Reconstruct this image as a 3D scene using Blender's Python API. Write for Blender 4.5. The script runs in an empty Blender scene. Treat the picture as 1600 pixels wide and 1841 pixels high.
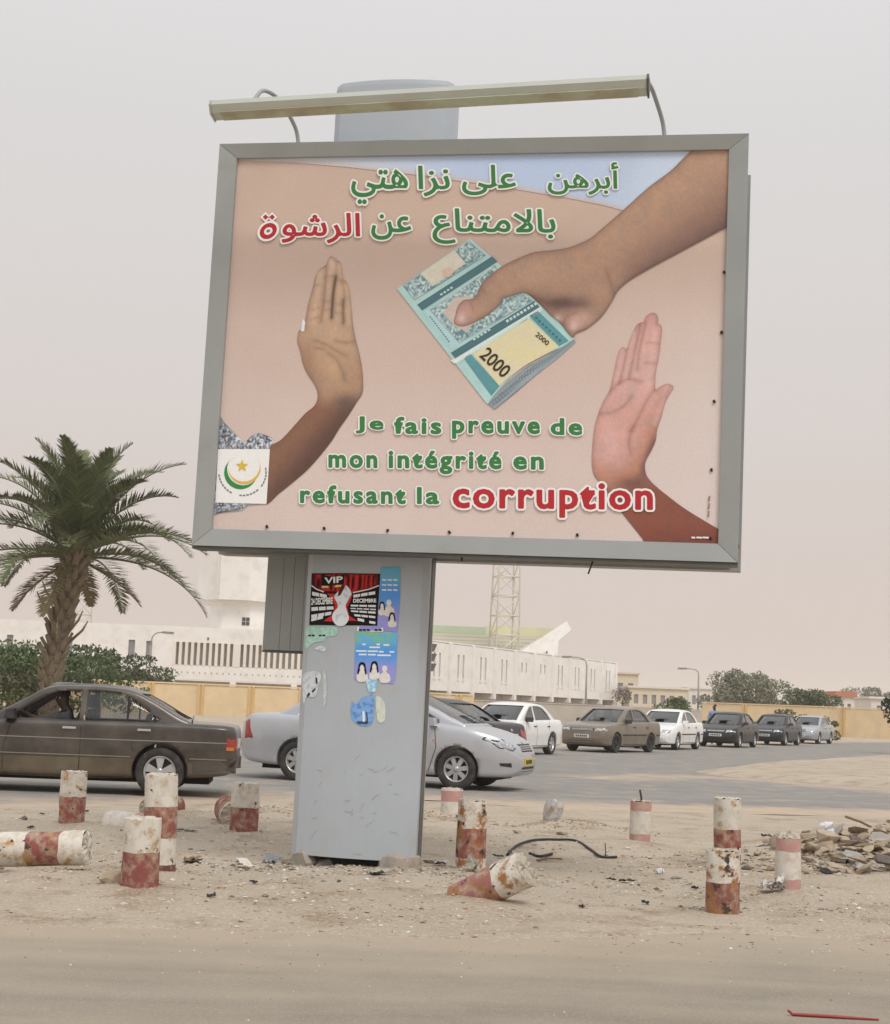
import bpy, bmesh, math, random
import numpy as np
from mathutils import Vector, Matrix
from mathutils.geometry import delaunay_2d_cdt
from mathutils.bvhtree import BVHTree

R = math.radians
rng = np.random.default_rng(7)
random.seed(7)
SC = bpy.context.scene
COL = SC.collection

# ------------------------------------------------------------------ camera
FPX, HZ, ROLL, CAMH = 2750.0, 1262.0, 0.041, 1.38        # photo is 1600 x 1841
PITCH = math.atan((HZ - 920.5) / FPX)
_f = np.array([0, math.cos(PITCH), math.sin(PITCH)])
_u = np.array([0, -math.sin(PITCH), math.cos(PITCH)])
_r = np.array([1.0, 0, 0])
CR = _r * math.cos(ROLL) + _u * math.sin(ROLL)
CU = -_r * math.sin(ROLL) + _u * math.cos(ROLL)
CF = _f
cam = bpy.data.cameras.new('camera')
cam_o = bpy.data.objects.new('camera', cam)
COL.objects.link(cam_o)
cam.sensor_fit = 'HORIZONTAL'; cam.sensor_width = 36; cam.lens = 36 * FPX / 1600
cam.clip_start = 0.1; cam.clip_end = 9000
mw = Matrix.Identity(4)
for i in range(3):
    mw[i][0] = CR[i]; mw[i][1] = CU[i]; mw[i][2] = -CF[i]
mw[2][3] = CAMH
cam_o.matrix_world = mw
SC.camera = cam_o

# ------------------------------------------------------------------ world and sun
SUN_EL, SUN_AZ = R(55), R(152)          # azimuth measured from +Y towards +X: behind the camera, right
W = bpy.data.worlds.new('World'); SC.world = W; W.use_nodes = True
nt = W.node_tree; nt.nodes.clear()
o_ = nt.nodes.new('ShaderNodeOutputWorld'); bg = nt.nodes.new('ShaderNodeBackground')
sky = nt.nodes.new('ShaderNodeTexSky'); sky.sky_type = 'NISHITA'; sky.sun_disc = False
sky.sun_elevation = SUN_EL; sky.sun_rotation = SUN_AZ
sky.dust_density = 8; sky.air_density = 1.0; sky.ozone_density = 1.0
tc = nt.nodes.new('ShaderNodeTexCoord'); sp = nt.nodes.new('ShaderNodeSeparateXYZ')
rp = nt.nodes.new('ShaderNodeValToRGB')
nt.links.new(tc.outputs['Generated'], sp.inputs[0]); nt.links.new(sp.outputs['Z'], rp.inputs[0])
DUST = [(0.0, (.625, .525, .475)), (.06, (.645, .56, .52)), (.18, (.675, .625, .60)), (.36, (.70, .685, .68)), (.62, (.82, .82, .825)), (1.0, (.92, .93, .94))]
rp.color_ramp.elements[0].position = DUST[0][0]; rp.color_ramp.elements[0].color = (*DUST[0][1], 1)
rp.color_ramp.elements[1].position = 1; rp.color_ramp.elements[1].color = (*DUST[-1][1], 1)
for p_, c_ in DUST[1:-1]:
    e_ = rp.color_ramp.elements.new(p_); e_.color = (*c_, 1)
sc_ = nt.nodes.new('ShaderNodeVectorMath'); sc_.operation = 'SCALE'; sc_.inputs['Scale'].default_value = 10.0
nt.links.new(rp.outputs[0], sc_.inputs[0])
mx = nt.nodes.new('ShaderNodeMix'); mx.data_type = 'RGBA'; mx.inputs['Factor'].default_value = 0.93
nt.links.new(sky.outputs[0], mx.inputs[6]); nt.links.new(sc_.outputs[0], mx.inputs[7])
nt.links.new(mx.outputs[2], bg.inputs['Color']); bg.inputs['Strength'].default_value = 0.1
nt.links.new(bg.outputs[0], o_.inputs['Surface'])
sun = bpy.data.lights.new('sun', 'SUN'); sun.energy = 1.5; sun.angle = R(22); sun.color = (1.0, .965, .91)
sun_o = bpy.data.objects.new('sun', sun); COL.objects.link(sun_o)
sd = Vector((math.sin(SUN_AZ) * math.cos(SUN_EL), math.cos(SUN_AZ) * math.cos(SUN_EL), math.sin(SUN_EL)))
sun_o.rotation_euler = (-sd).to_track_quat('-Z', 'Y').to_euler()
sun_o.location = (0, -20, 40)
vs = SC.view_settings
vs.view_transform = 'Standard'; vs.look = 'None'; vs.exposure = 0.10; vs.gamma = 1; vs.use_curve_mapping = False

SC.cycles.volume_bounces = 3; SC.cycles.max_bounces = 10; SC.cycles.transparent_max_bounces = 12; SC.cycles.volume_step_rate = 4

# ------------------------------------------------------------------ helpers
def lin(r, g, b):
    c = np.array([r, g, b], float) / 255
    return tuple(np.where(c <= .04045, c / 12.92, ((c + .055) / 1.055) ** 2.4))

def ray(px, py):
    d = CF + CR * ((px - 800) / FPX) - CU * ((py - 920.5) / FPX)
    return d
def G(px, py, z=0.0):
    d = ray(px, py); t = (z - CAMH) / d[2]
    return (d[0] * t, d[1] * t)
def AT(px, py, Y):
    d = ray(px, py); t = Y / d[1]
    return Vector((d[0] * t, Y, CAMH + d[2] * t))

def tag(o, label=None, cat=None, group=None, kind=None):
    if label: o['label'] = label
    if cat: o['category'] = cat
    if group: o['group'] = group
    if kind: o['kind'] = kind
    return o
def empty(name, loc=(0, 0, 0), rz=0, label=None, cat=None, group=None):
    o = bpy.data.objects.new(name, None); COL.objects.link(o)
    o.location = loc; o.rotation_euler = (0, 0, rz); o.empty_display_size = .2
    return tag(o, label, cat, group)
def link(name, me, m=None, parent=None, loc=None, rot=None):
    o = bpy.data.objects.new(name, me); COL.objects.link(o)
    if m is not None:
        if isinstance(m, (list, tuple)):
            for k in m: me.materials.append(k)
        else: me.materials.append(m)
    if parent is not None: o.parent = parent
    if loc is not None: o.location = loc
    if rot is not None: o.rotation_euler = rot
    return o
def dup(o, parent=None):
    c = o.copy(); COL.objects.link(c); c.parent = parent
    for ch in list(o.children): dup(ch, c)
    return c

class MB:
    """collects shapes into one mesh"""
    def __init__(s): s.v = []; s.f = []; s.mi = []; s.sm = []
    def add(s, vs, fs, mi=0, smooth=False):
        k = len(s.v); s.v += [tuple(v) for v in vs]
        for f in fs: s.f.append(tuple(i + k for i in f)); s.mi.append(mi); s.sm.append(smooth)
        return s
    def box(s, x0, x1, y0, y1, z0, z1, mi=0):
        v = [(x0, y0, z0), (x1, y0, z0), (x1, y1, z0), (x0, y1, z0), (x0, y0, z1), (x1, y0, z1), (x1, y1, z1), (x0, y1, z1)]
        return s.add(v, [(0, 3, 2, 1), (4, 5, 6, 7), (0, 1, 5, 4), (1, 2, 6, 5), (2, 3, 7, 6), (3, 0, 4, 7)], mi)
    def prism(s, poly, axis, a, b, mi=0):
        """poly: 2D points; extruded along axis (0,1,2) from a to b"""
        n = len(poly)
        def mk(p, t):
            return {0: (t, p[0], p[1]), 1: (p[0], t, p[1]), 2: (p[0], p[1], t)}[axis]
        v = [mk(p, a) for p in poly] + [mk(p, b) for p in poly]
        ar = sum(poly[i][0] * poly[(i + 1) % n][1] - poly[(i + 1) % n][0] * poly[i][1] for i in range(n))
        fl = (ar > 0) != (axis == 1)
        if b < a: fl = not fl
        f = [tuple(range(n)), tuple(range(2 * n - 1, n - 1, -1))] + [(i, n + i, n + (i + 1) % n, (i + 1) % n) for i in range(n)]
        if fl: f = [t[::-1] for t in f]
        return s.add(v, f, mi)
    def tube(s, pts, r, n=8, mi=0, cap=True, smooth=True):
        pts = [Vector(p) for p in pts]; m = len(pts)
        rr = r if hasattr(r, '__len__') else [r] * m
        v = []; f = []
        ref = None
        for i, p in enumerate(pts):
            t = (pts[min(i + 1, m - 1)] - pts[max(i - 1, 0)]).normalized()
            if ref is None: ref = Vector((0, 0, 1)) if abs(t.z) < .9 else Vector((1, 0, 0))
            a = t.cross(ref); a = a.normalized() if a.length > 1e-6 else Vector((1, 0, 0))
            b = a.cross(t).normalized(); ref = b
            for k in range(n):
                an = 2 * math.pi * k / n
                v.append(p + a * (math.cos(an) * rr[i]) + b * (math.sin(an) * rr[i]))
        for i in range(m - 1):
            for k in range(n):
                f.append((i * n + k, i * n + (k + 1) % n, (i + 1) * n + (k + 1) % n, (i + 1) * n + k))
        if cap: f += [tuple(range(n - 1, -1, -1)), tuple(range((m - 1) * n, m * n))]
        return s.add(v, f, mi, smooth)
    def lathe(s, prof, n=32, axis=2, mi=0, smooth=True, c=(0, 0, 0)):
        """prof: (radius, height) pairs; closed ends when radius 0"""
        v = []; f = []
        for r_, h_ in prof:
            for k in range(n):
                a = 2 * math.pi * k / n
                x, y = r_ * math.cos(a), r_ * math.sin(a)
                p = (x, y, h_) if axis == 2 else ((x, h_, -y) if axis == 1 else (h_, x, y))
                v.append((p[0] + c[0], p[1] + c[1], p[2] + c[2]))
        for i in range(len(prof) - 1):
            for k in range(n):
                f.append((i * n + k, i * n + (k + 1) % n, (i + 1) * n + (k + 1) % n, (i + 1) * n + k))
        return s.add(v, f, mi, smooth)
    def mesh(s, name):
        me = bpy.data.meshes.new(name); me.from_pydata(s.v, [], s.f)
        me.polygons.foreach_set('material_index', s.mi); me.polygons.foreach_set('use_smooth', s.sm)
        me.update(); return me
    def build(s, name, m=None, parent=None, loc=None, rot=None):
        return link(name, s.mesh(name), m, parent, loc, rot)

def np_mesh(name, V, F, smooth=False):
    """V (n,3) float array, F (m,k) int array"""
    V = np.asarray(V, np.float32); F = np.asarray(F, np.int32)
    me = bpy.data.meshes.new(name); n, k = F.shape
    me.vertices.add(len(V)); me.vertices.foreach_set('co', V.ravel())
    me.loops.add(n * k); me.loops.foreach_set('vertex_index', F.ravel())
    me.polygons.add(n); me.polygons.foreach_set('loop_start', np.arange(0, n * k, k, dtype=np.int32))
    me.polygons.foreach_set('use_smooth', np.full(n, smooth))
    me.update(calc_edges=True); me.validate(); return me
def set_col(me, C, name='Col', dom='POINT'):
    a = me.color_attributes.new(name, 'FLOAT_COLOR', dom)
    C = np.asarray(C, np.float32)
    if C.shape[1] == 3: C = np.concatenate([C, np.ones((len(C), 1), np.float32)], 1)
    a.data.foreach_set('color', C.ravel())

# value noise, vectorised
def _hash(ix, iy, seed):
    h = (ix * 374761393 + iy * 668265263 + seed * 1442695041) & 0x7fffffff
    h = ((h ^ (h >> 13)) * 1274126177) & 0x7fffffff
    return ((h ^ (h >> 16)) & 0xffff) / 65535.0
def vnoise(x, y, seed=0):
    x = np.asarray(x, float); y = np.asarray(y, float)
    ix = np.floor(x).astype(np.int64); iy = np.floor(y).astype(np.int64)
    fx = x - ix; fy = y - iy; fx = fx * fx * (3 - 2 * fx); fy = fy * fy * (3 - 2 * fy)
    a = _hash(ix, iy, seed); b = _hash(ix + 1, iy, seed); c = _hash(ix, iy + 1, seed); d = _hash(ix + 1, iy + 1, seed)
    return (a * (1 - fx) + b * fx) * (1 - fy) + (c * (1 - fx) + d * fx) * fy
def fbm(x, y, o=4, seed=0):
    s = 0; a = .5; t = 0
    for k in range(o):
        s = s + a * vnoise(x * 2 ** k, y * 2 ** k, seed + k); t += a; a *= .5
    return s / t
def sdist(P, poly):
    """signed distance of points (n,2) to polygon: positive inside"""
    P = np.asarray(P, float); Q = np.asarray(poly, float); A = Q; B = np.roll(Q, -1, 0)
    best = np.full(len(P), 1e18); ins = np.zeros(len(P), bool)
    for a, b in zip(A, B):
        d = b - a; L = d @ d + 1e-12
        t = np.clip(((P - a) @ d) / L, 0, 1)
        q = a + t[:, None] * d; e = ((P - q) ** 2).sum(1); best = np.minimum(best, e)
        c = ((a[1] > P[:, 1]) != (b[1] > P[:, 1]))
        with np.errstate(divide='ignore', invalid='ignore'):
            xx = (b[0] - a[0]) * (P[:, 1] - a[1]) / (b[1] - a[1]) + a[0]
        ins ^= c & (P[:, 0] < xx)
    d = np.sqrt(best); return np.where(ins, d, -d)
def ldist(P, line):
    P = np.asarray(P, float); Q = np.asarray(line, float); best = np.full(len(P), 1e18)
    for a, b in zip(Q[:-1], Q[1:]):
        d = b - a; L = d @ d + 1e-12; t = np.clip(((P - a) @ d) / L, 0, 1)
        q = a + t[:, None] * d; best = np.minimum(best, ((P - q) ** 2).sum(1))
    return np.sqrt(best)
def sstep(a, b, x):
    t = np.clip((x - a) / (b - a), 0, 1); return t * t * (3 - 2 * t)
def catmull(pts, n=6, closed=True):
    P = np.asarray(pts, float); m = len(P); out = []
    for i in range(m if closed else m - 1):
        if closed: p0, p1, p2, p3 = P[i - 1], P[i], P[(i + 1) % m], P[(i + 2) % m]
        else: p0, p1, p2, p3 = P[max(i - 1, 0)], P[i], P[i + 1], P[min(i + 2, m - 1)]
        for k in range(n):
            t = k / n
            out.append(.5 * (2 * p1 + (p2 - p0) * t + (2 * p0 - 5 * p1 + 4 * p2 - p3) * t * t + (3 * p1 - p0 - 3 * p2 + p3) * t ** 3))
    if not closed: out.append(P[-1])
    return np.array(out)
def cdt_fill(poly, step, extra=()):
    """triangulate polygon with interior grid points; returns verts (n,2), tris"""
    poly = np.asarray(poly, float); lo = poly.min(0); hi = poly.max(0)
    gx, gy = np.meshgrid(np.arange(lo[0], hi[0], step), np.arange(lo[1], hi[1], step))
    gx = gx + (np.arange(gx.shape[0])[:, None] % 2) * step / 2
    P = np.stack([gx.ravel(), gy.ravel()], 1)
    P = P[sdist(P, poly) > step * .35]
    n = len(poly)
    vs_ = [Vector(p) for p in poly] + [Vector(p) for p in P]
    r = delaunay_2d_cdt(vs_, [], [list(range(n))], 1, 1e-7)
    return np.array([tuple(v) for v in r[0]]), np.array([f for f in r[2] if len(f) == 3])

# ------------------------------------------------------------------ materials
def new_mat(name):
    m = bpy.data.materials.new(name); m.use_nodes = True
    return m, m.node_tree, m.node_tree.nodes['Principled BSDF']
def _n(nt, t, **k):
    n = nt.nodes.new(t)
    for a, b in k.items(): setattr(n, a, b)
    return n
def noise_mask(nt, scale, lo, hi, detail=6, coord='Object', rough=.6, vec=None):
    nz = _n(nt, 'ShaderNodeTexNoise'); nz.inputs['Scale'].default_value = scale; nz.inputs['Detail'].default_value = detail
    nz.inputs['Roughness'].default_value = rough
    if vec is None:
        t = _n(nt, 'ShaderNodeTexCoord'); vec = t.outputs[coord]
    nt.links.new(vec, nz.inputs['Vector'])
    mr = _n(nt, 'ShaderNodeMapRange'); mr.inputs[1].default_value = lo; mr.inputs[2].default_value = hi
    nt.links.new(nz.outputs[0], mr.inputs[0]); return mr.outputs[0]
def mixc(nt, fac, a, b):
    m = _n(nt, 'ShaderNodeMix', data_type='RGBA')
    if isinstance(fac, (int, float)): m.inputs[0].default_value = fac
    else: nt.links.new(fac, m.inputs[0])
    for i, c in ((6, a), (7, b)):
        if isinstance(c, tuple): m.inputs[i].default_value = (*c[:3], 1)
        else: nt.links.new(c, m.inputs[i])
    return m.outputs[2]
def bump(nt, b, scale, strength, dist=.01, coord='Object', detail=6):
    f = noise_mask(nt, scale, 0, 1, detail, coord)
    bp = _n(nt, 'ShaderNodeBump'); bp.inputs['Strength'].default_value = strength; bp.inputs['Distance'].default_value = dist
    nt.links.new(f, bp.inputs['Height']); nt.links.new(bp.outputs[0], b.inputs['Normal'])
_mats = {}
def mat(name, c, rough=.6, metal=0, var=.12, vscale=3, dirt=None, dscale=2.5, dlo=.5, dhi=.75, dmax=1.0, bmp=0, bscale=40, coat=0, spec=.5, coord='Object'):
    """paint-like surface: base colour with slow variation, optional dirt/wear patches, optional relief"""
    if name in _mats: return _mats[name]
    m, nt, b = new_mat(name)
    c = np.array(c[:3]); lo = tuple(c * (1 - var)); hi = tuple(np.clip(c * (1 + var), 0, .95))
    col = mixc(nt, noise_mask(nt, vscale, .3, .7, coord=coord), lo, hi)
    if dirt is not None:
        f = noise_mask(nt, dscale, dlo, dhi, 9, coord)
        mm = _n(nt, 'ShaderNodeMath', operation='MULTIPLY'); nt.links.new(f, mm.inputs[0]); mm.inputs[1].default_value = dmax
        cl = _n(nt, 'ShaderNodeClamp'); nt.links.new(mm.outputs[0], cl.inputs[0])
        col = mixc(nt, cl.outputs[0], col, tuple(dirt))
    nt.links.new(col, b.inputs['Base Color'])
    b.inputs['Roughness'].default_value = rough; b.inputs['Metallic'].default_value = metal
    b.inputs['Coat Weight'].default_value = coat; b.inputs['Coat Roughness'].default_value = .12
    b.inputs['Specular IOR Level'].default_value = spec
    if bmp: bump(nt, b, bscale, bmp, coord=coord)
    _mats[name] = m; return m
def attr_mat(name, rough=.6, spec=.4, bmp=0, bscale=40, var=0.0, vscale=6, attr='Col'):
    if name in _mats: return _mats[name]
    m, nt, b = new_mat(name)
    a = _n(nt, 'ShaderNodeAttribute', attribute_name=attr); col = a.outputs['Color']
    if var:
        f = noise_mask(nt, vscale, .3, .7); mr = _n(nt, 'ShaderNodeMapRange'); mr.inputs[3].default_value = 1 - var; mr.inputs[4].default_value = 1 + var
        nt.links.new(f, mr.inputs[0]); vm = _n(nt, 'ShaderNodeVectorMath', operation='SCALE'); nt.links.new(col, vm.inputs[0]); nt.links.new(mr.outputs[0], vm.inputs['Scale']); col = vm.outputs[0]
    nt.links.new(col, b.inputs['Base Color']); b.inputs['Roughness'].default_value = rough; b.inputs['Specular IOR Level'].default_value = spec
    if bmp: bump(nt, b, bscale, bmp)
    _mats[name] = m; return m
SAND = (.50, .395, .285)
# ------------------------------------------------------------------ ground, roads, haze
def wpoly(px): return np.array([G(*p) for p in px])
def rough_edge(poly, step=.35, amp=.18, seed=3):
    P = np.asarray(poly, float); out = []
    for a, b in zip(P, np.roll(P, -1, 0)):
        L = np.linalg.norm(b - a); n = max(1, int(L / step)); n = min(n, 60)
        for k in range(n): out.append(a + (b - a) * k / n)
    Q = np.array(out)
    d = np.roll(Q, -1, 0) - np.roll(Q, 1, 0); nrm = np.stack([d[:, 1], -d[:, 0]], 1); nrm /= np.linalg.norm(nrm, axis=1)[:, None] + 1e-9
    w = (fbm(Q[:, 0] * .7, Q[:, 1] * .7, 4, seed) - .5) * 2 * amp
    return Q + nrm * w[:, None]
NEAR_EDGE = [(-500, 1446), (-100, 1450), (120, 1452), (260, 1452), (400, 1444), (520, 1436), (660, 1436), (790, 1441), (920, 1451), (1060, 1458), (1200, 1463), (1400, 1466), (1600, 1472), (2100, 1488)]
FAR_EDGE = [(2100, 1332), (1750, 1333), (1600, 1334), (1500, 1333), (1300, 1336), (1150, 1340), (1000, 1341), (850, 1342), (650, 1341), (430, 1340), (200, 1336), (-100, 1330), (-600, 1318)]
ROAD_P = rough_edge(wpoly(NEAR_EDGE + FAR_EDGE), .4, .22)
FORE_P = rough_edge(np.array([(-7, 4)] + [G(*p) for p in [(-900, 1630), (-200, 1648), (60, 1656), (260, 1662), (480, 1668), (700, 1676), (900, 1678), (1100, 1676), (1290, 1674), (1450, 1684), (1650, 1692), (2300, 1730)]] + [(7, 4)]), .25, .30, 9)
SPIT_P = rough_edge(wpoly([(1240, 1388), (1300, 1380), (1400, 1371), (1500, 1365), (1620, 1358), (1800, 1352), (2100, 1346), (2100, 1440), (1800, 1432), (1620, 1422), (1500, 1412), (1400, 1404), (1300, 1397)]), .4, .15, 5)
MOUNDS = [(G(490, 1472), .75, .10), (G(560, 1462), .6, .10), (G(1030, 1492), .75, .09), (G(190, 1505), .9, .10), (G(1550, 1548), 1.5, .20), (G(1400, 1520), 1.0, .08), (G(640, 1580), 1.4, .06), (G(760, 1470), .6, .07), (G(350, 1490), .8, .05)]
for q in ((127, 1486), (284, 1581), (250, 1612), (437, 1505), (811, 1468), (845, 1577), (1150, 1523), (1306, 1562), (1298, 1647), (1416, 1609), (842, 1632)): MOUNDS.append((G(*q), .42, .035))
for q in ((60, 1590), (130, 1586), (375, 1480), (322, 1478), (230, 1505)): MOUNDS.append((G(*q), .5, .045))
def ground_h(x, y):
    x = np.asarray(x, float); y = np.asarray(y, float); P = np.stack([x.ravel(), y.ravel()], 1)
    med = sstep(8.8, 10.2, P[:, 1]) * (1 - sstep(17, 21, P[:, 1])) * (1 - sstep(9, 14, np.abs(P[:, 0])))
    h = (fbm(P[:, 0] * .55, P[:, 1] * .55, 3, 11) - .5) * .10 * med
    h += (fbm(P[:, 0] * 2.2, P[:, 1] * 2.2, 4, 21) - .5) * .045 * (med * .9 + .1)
    h += (fbm(P[:, 0] * 9, P[:, 1] * 9, 2, 31) - .5) * .016 * med
    for (mx_, my_), r_, a_ in MOUNDS:
        h += a_ * np.exp(-((P[:, 0] - mx_) ** 2 + (P[:, 1] - my_) ** 2) / (r_ * .6) ** 2)
    h += .02 * med
    for poly in (ROAD_P, FORE_P):
        near = (P[:, 1] < 90)
        s = np.full(len(P), -9.0); s[near] = sdist(P[near], poly)
        e = sstep(-1.0, -.1, s); h = h * (1 - e) + np.maximum(h * .3, .014) * e
        k = sstep(.05, .5, s)
        h = h * (1 - k) + (-.05) * k
    far = sstep(60, 110, P[:, 1]); h = h * (1 - far) - .05 * far
    return h.reshape(x.shape)
def gz(x, y): return float(ground_h(np.array([x]), np.array([y]))[0])

def graded(a, b, step, far_lo, far_hi, g=1.22):
    c = list(np.arange(a, b + 1e-6, step)); s = step; p = a; lo = []
    while p > far_lo: s *= g; p -= s; lo.append(p)
    s = step; p = b; hi = []
    while p < far_hi: s *= g; p += s; hi.append(p)
    return np.array(lo[::-1] + c + hi)
gx = graded(-5.2, 5.6, .055, -2500, 2500); gy = graded(9.0, 19.6, .055, -60, 3200)
GX, GY = np.meshgrid(gx, gy); GZ = ground_h(GX, GY)
n_x, n_y = len(gx), len(gy)
idx = np.arange(n_x * n_y).reshape(n_y, n_x)
F = np.stack([idx[:-1, :-1], idx[:-1, 1:], idx[1:, 1:], idx[1:, :-1]], -1).reshape(-1, 4)
me = np_mesh('ground', np.stack([GX.ravel(), GY.ravel(), GZ.ravel()], 1), F, True)

m_ground, nt, b = new_mat('sandy_ground')
c1 = mixc(nt, noise_mask(nt, .55, .35, .65, 5), (.445, .375, .29), (.53, .456, .365))
c2 = mixc(nt, noise_mask(nt, 1.9, .50, .68, 9), c1, (.345, .26, .18))
c3 = mixc(nt, noise_mask(nt, 34, .5, .72, 4), c2, (.62, .545, .46))
c4 = mixc(nt, noise_mask(nt, 60, .60, .72, 3), c3, (.22, .18, .14))
nt.links.new(c4, b.inputs['Base Color']); b.inputs['Roughness'].default_value = .95; b.inputs['Specular IOR Level'].default_value = .1
f1 = noise_mask(nt, 28, 0, 1, 9)
bp = _n(nt, 'ShaderNodeBump'); bp.inputs['Strength'].default_value = .9; bp.inputs['Distance'].default_value = .035
nt.links.new(f1, bp.inputs['Height']); nt.links.new(bp.outputs[0], b.inputs['Normal'])
tag(link('ground', me, m_ground), kind='structure')

def road_mat(name, base, base2, streak, dustc, speck, patchy=.9):
    m, nt, b = new_mat(name)
    t = _n(nt, 'ShaderNodeTexCoord'); mp = _n(nt, 'ShaderNodeMapping'); mp.inputs['Scale'].default_value = streak[0]; mp.inputs['Rotation'].default_value = (0, 0, streak[1])
    # bend the streaks a little so that they follow turning wheels
    nz = _n(nt, 'ShaderNodeTexNoise'); nz.inputs['Scale'].default_value = .12; nz.inputs['Detail'].default_value = 1
    nt.links.new(t.outputs['Object'], nz.inputs['Vector'])
    ad = _n(nt, 'ShaderNodeVectorMath', operation='MULTIPLY_ADD'); ad.inputs[1].default_value = (0, 3.5, 0)
    nt.links.new(nz.outputs['Color'], ad.inputs[0]); nt.links.new(t.outputs['Object'], ad.inputs[2])
    nt.links.new(ad.outputs[0], mp.inputs['Vector'])
    c1 = mixc(nt, noise_mask(nt, 1, .3, .7, 4, vec=mp.outputs[0]), base, base2)
    c1 = mixc(nt, noise_mask(nt, 160, .50, .70, 4), c1, tuple(np.array(base) * .72)); c2 = mixc(nt, noise_mask(nt, 90, .56, .72, 3), c1, speck)
    a = _n(nt, 'ShaderNodeAttribute', attribute_name='dust')
    add = _n(nt, 'ShaderNodeMath', operation='ADD'); nt.links.new(a.outputs['Fac'], add.inputs[0])
    nm = noise_mask(nt, 1.7, .3, .7, 8); sb = _n(nt, 'ShaderNodeMath', operation='MULTIPLY_ADD'); nt.links.new(nm, sb.inputs[0]); sb.inputs[1].default_value = patchy; sb.inputs[2].default_value = -patchy / 2
    nt.links.new(sb.outputs[0], add.inputs[1]); cl = _n(nt, 'ShaderNodeClamp'); nt.links.new(add.outputs[0], cl.inputs[0])
    c3 = mixc(nt, cl.outputs[0], c2, dustc)
    nt.links.new(c3, b.inputs['Base Color']); b.inputs['Roughness'].default_value = .9; b.inputs['Specular IOR Level'].default_value = .15
    bump(nt, b, 55, .6, .012, detail=9); return m
def sheet(name, poly, z, step, m, dust_w, dust_lo=0.0, extra=None, height=0.0, skirt=0.0):
    V, T = cdt_fill(poly, step)
    sd_ = sdist(V, poly); d = np.maximum(1 - sd_ / dust_w, 0) ** 1.3 * .95 + dust_lo
    if extra is not None: d = np.clip(d + extra(V), 0, 1)
    Z = z + height * sstep(0, .9, sd_) * (.7 + .6 * fbm(V[:, 0] * .6, V[:, 1] * .6, 3, 4)) - skirt * (sd_ < 1e-4)
    me = np_mesh(name, np.stack([V[:, 0], V[:, 1], Z], 1), T, True)
    a = me.attributes.new('dust', 'FLOAT', 'POINT'); a.data.foreach_set('value', d.astype(np.float32))
    return tag(link(name, me, m), kind='structure')
m_road = road_mat('dusty_asphalt', (.24, .232, .222), (.295, .283, .268), ((.12, .9, 1), .05), (.50, .40, .30), (.36, .33, .30))
m_fore = road_mat('sand_dusted_asphalt', (.24, .214, .174), (.325, .29, .24), ((.10, 2.4, 1), -.06), (.42, .352, .275), (.42, .375, .31), .35)
lanes = [catmull([G(430, 1352), G(600, 1352), G(760, 1358)], 6, False), catmull([G(1090, 1400), G(1240, 1397), G(1420, 1408), G(1650, 1428)], 6, False), catmull([G(980, 1452), G(1200, 1456), G(1600, 1464)], 6, False)]
def drift(V):
    d = 0
    for L_ in lanes: d = d + .7 * np.exp(-(ldist(V, L_) / .8) ** 2)
    return d
sheet('road', ROAD_P, .010, .45, m_road, 2.2, 0.05, drift)
TRACKS = [catmull([(-6, y0 - .5 + .1 * k), (-2, y0 + .05), (1.5, y0 + .1), (6, y0 - .35)], 10, False) for k, y0 in enumerate((6.15, 6.45, 6.95, 7.2, 7.75, 8.05, 8.5, 8.75))]
def fore_dust(V):
    d = .20 * (fbm(V[:, 0] * .16 + 3, V[:, 1] * 2.4, 4, 51) - .5) + .22 * (fbm(V[:, 0] * 2.3, V[:, 1] * 3.6, 3, 57) - .45)
    for k, L_ in enumerate(TRACKS): d = d + (.16 if k % 2 else -.20) * np.exp(-(ldist(V, L_) / .085) ** 2) * (.4 + .9 * vnoise(V[:, 0] * .7 + k * 5, V[:, 1] * .3, 60 + k))
    return d
sheet('foreground_road', FORE_P, .006, .10, m_fore, 2.2, 0.22, fore_dust)
sheet('traffic_island', SPIT_P, .016, .4, m_ground, 1, height=.12, skirt=.05)

# low pale kerb along the far side of the road, left of the sign
def ribbon_kerb(name, px, w, h, m):
    P = np.array([G(*p) for p in px]); mb = MB(); v = []; f = []
    for i, p in enumerate(P):
        t = P[min(i + 1, len(P) - 1)] - P[max(i - 1, 0)]; t = t / np.linalg.norm(t); n = np.array([-t[1], t[0]])
        for k, (o, z) in enumerate(((0, -.06), (0, h), (w, h), (w, -.06))):
            q = p + n * o; v.append((q[0], q[1], z))
    for i in range(len(P) - 1):
        for k in range(3): f.append((i * 4 + k, i * 4 + k + 1, (i + 1) * 4 + k + 1, (i + 1) * 4 + k))
    mb.add(v, f); return tag(mb.build(name, m), kind='structure')
m_kerb = mat('dusty_kerb_concrete', (.55, .47, .38), .9, var=.15, bmp=.3)
ribbon_kerb('kerb', [(-400, 1327), (-100, 1333), (200, 1340), (430, 1344), (650, 1345), (850, 1346), (1000, 1345)][::1], .35, .13, m_kerb)

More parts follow.
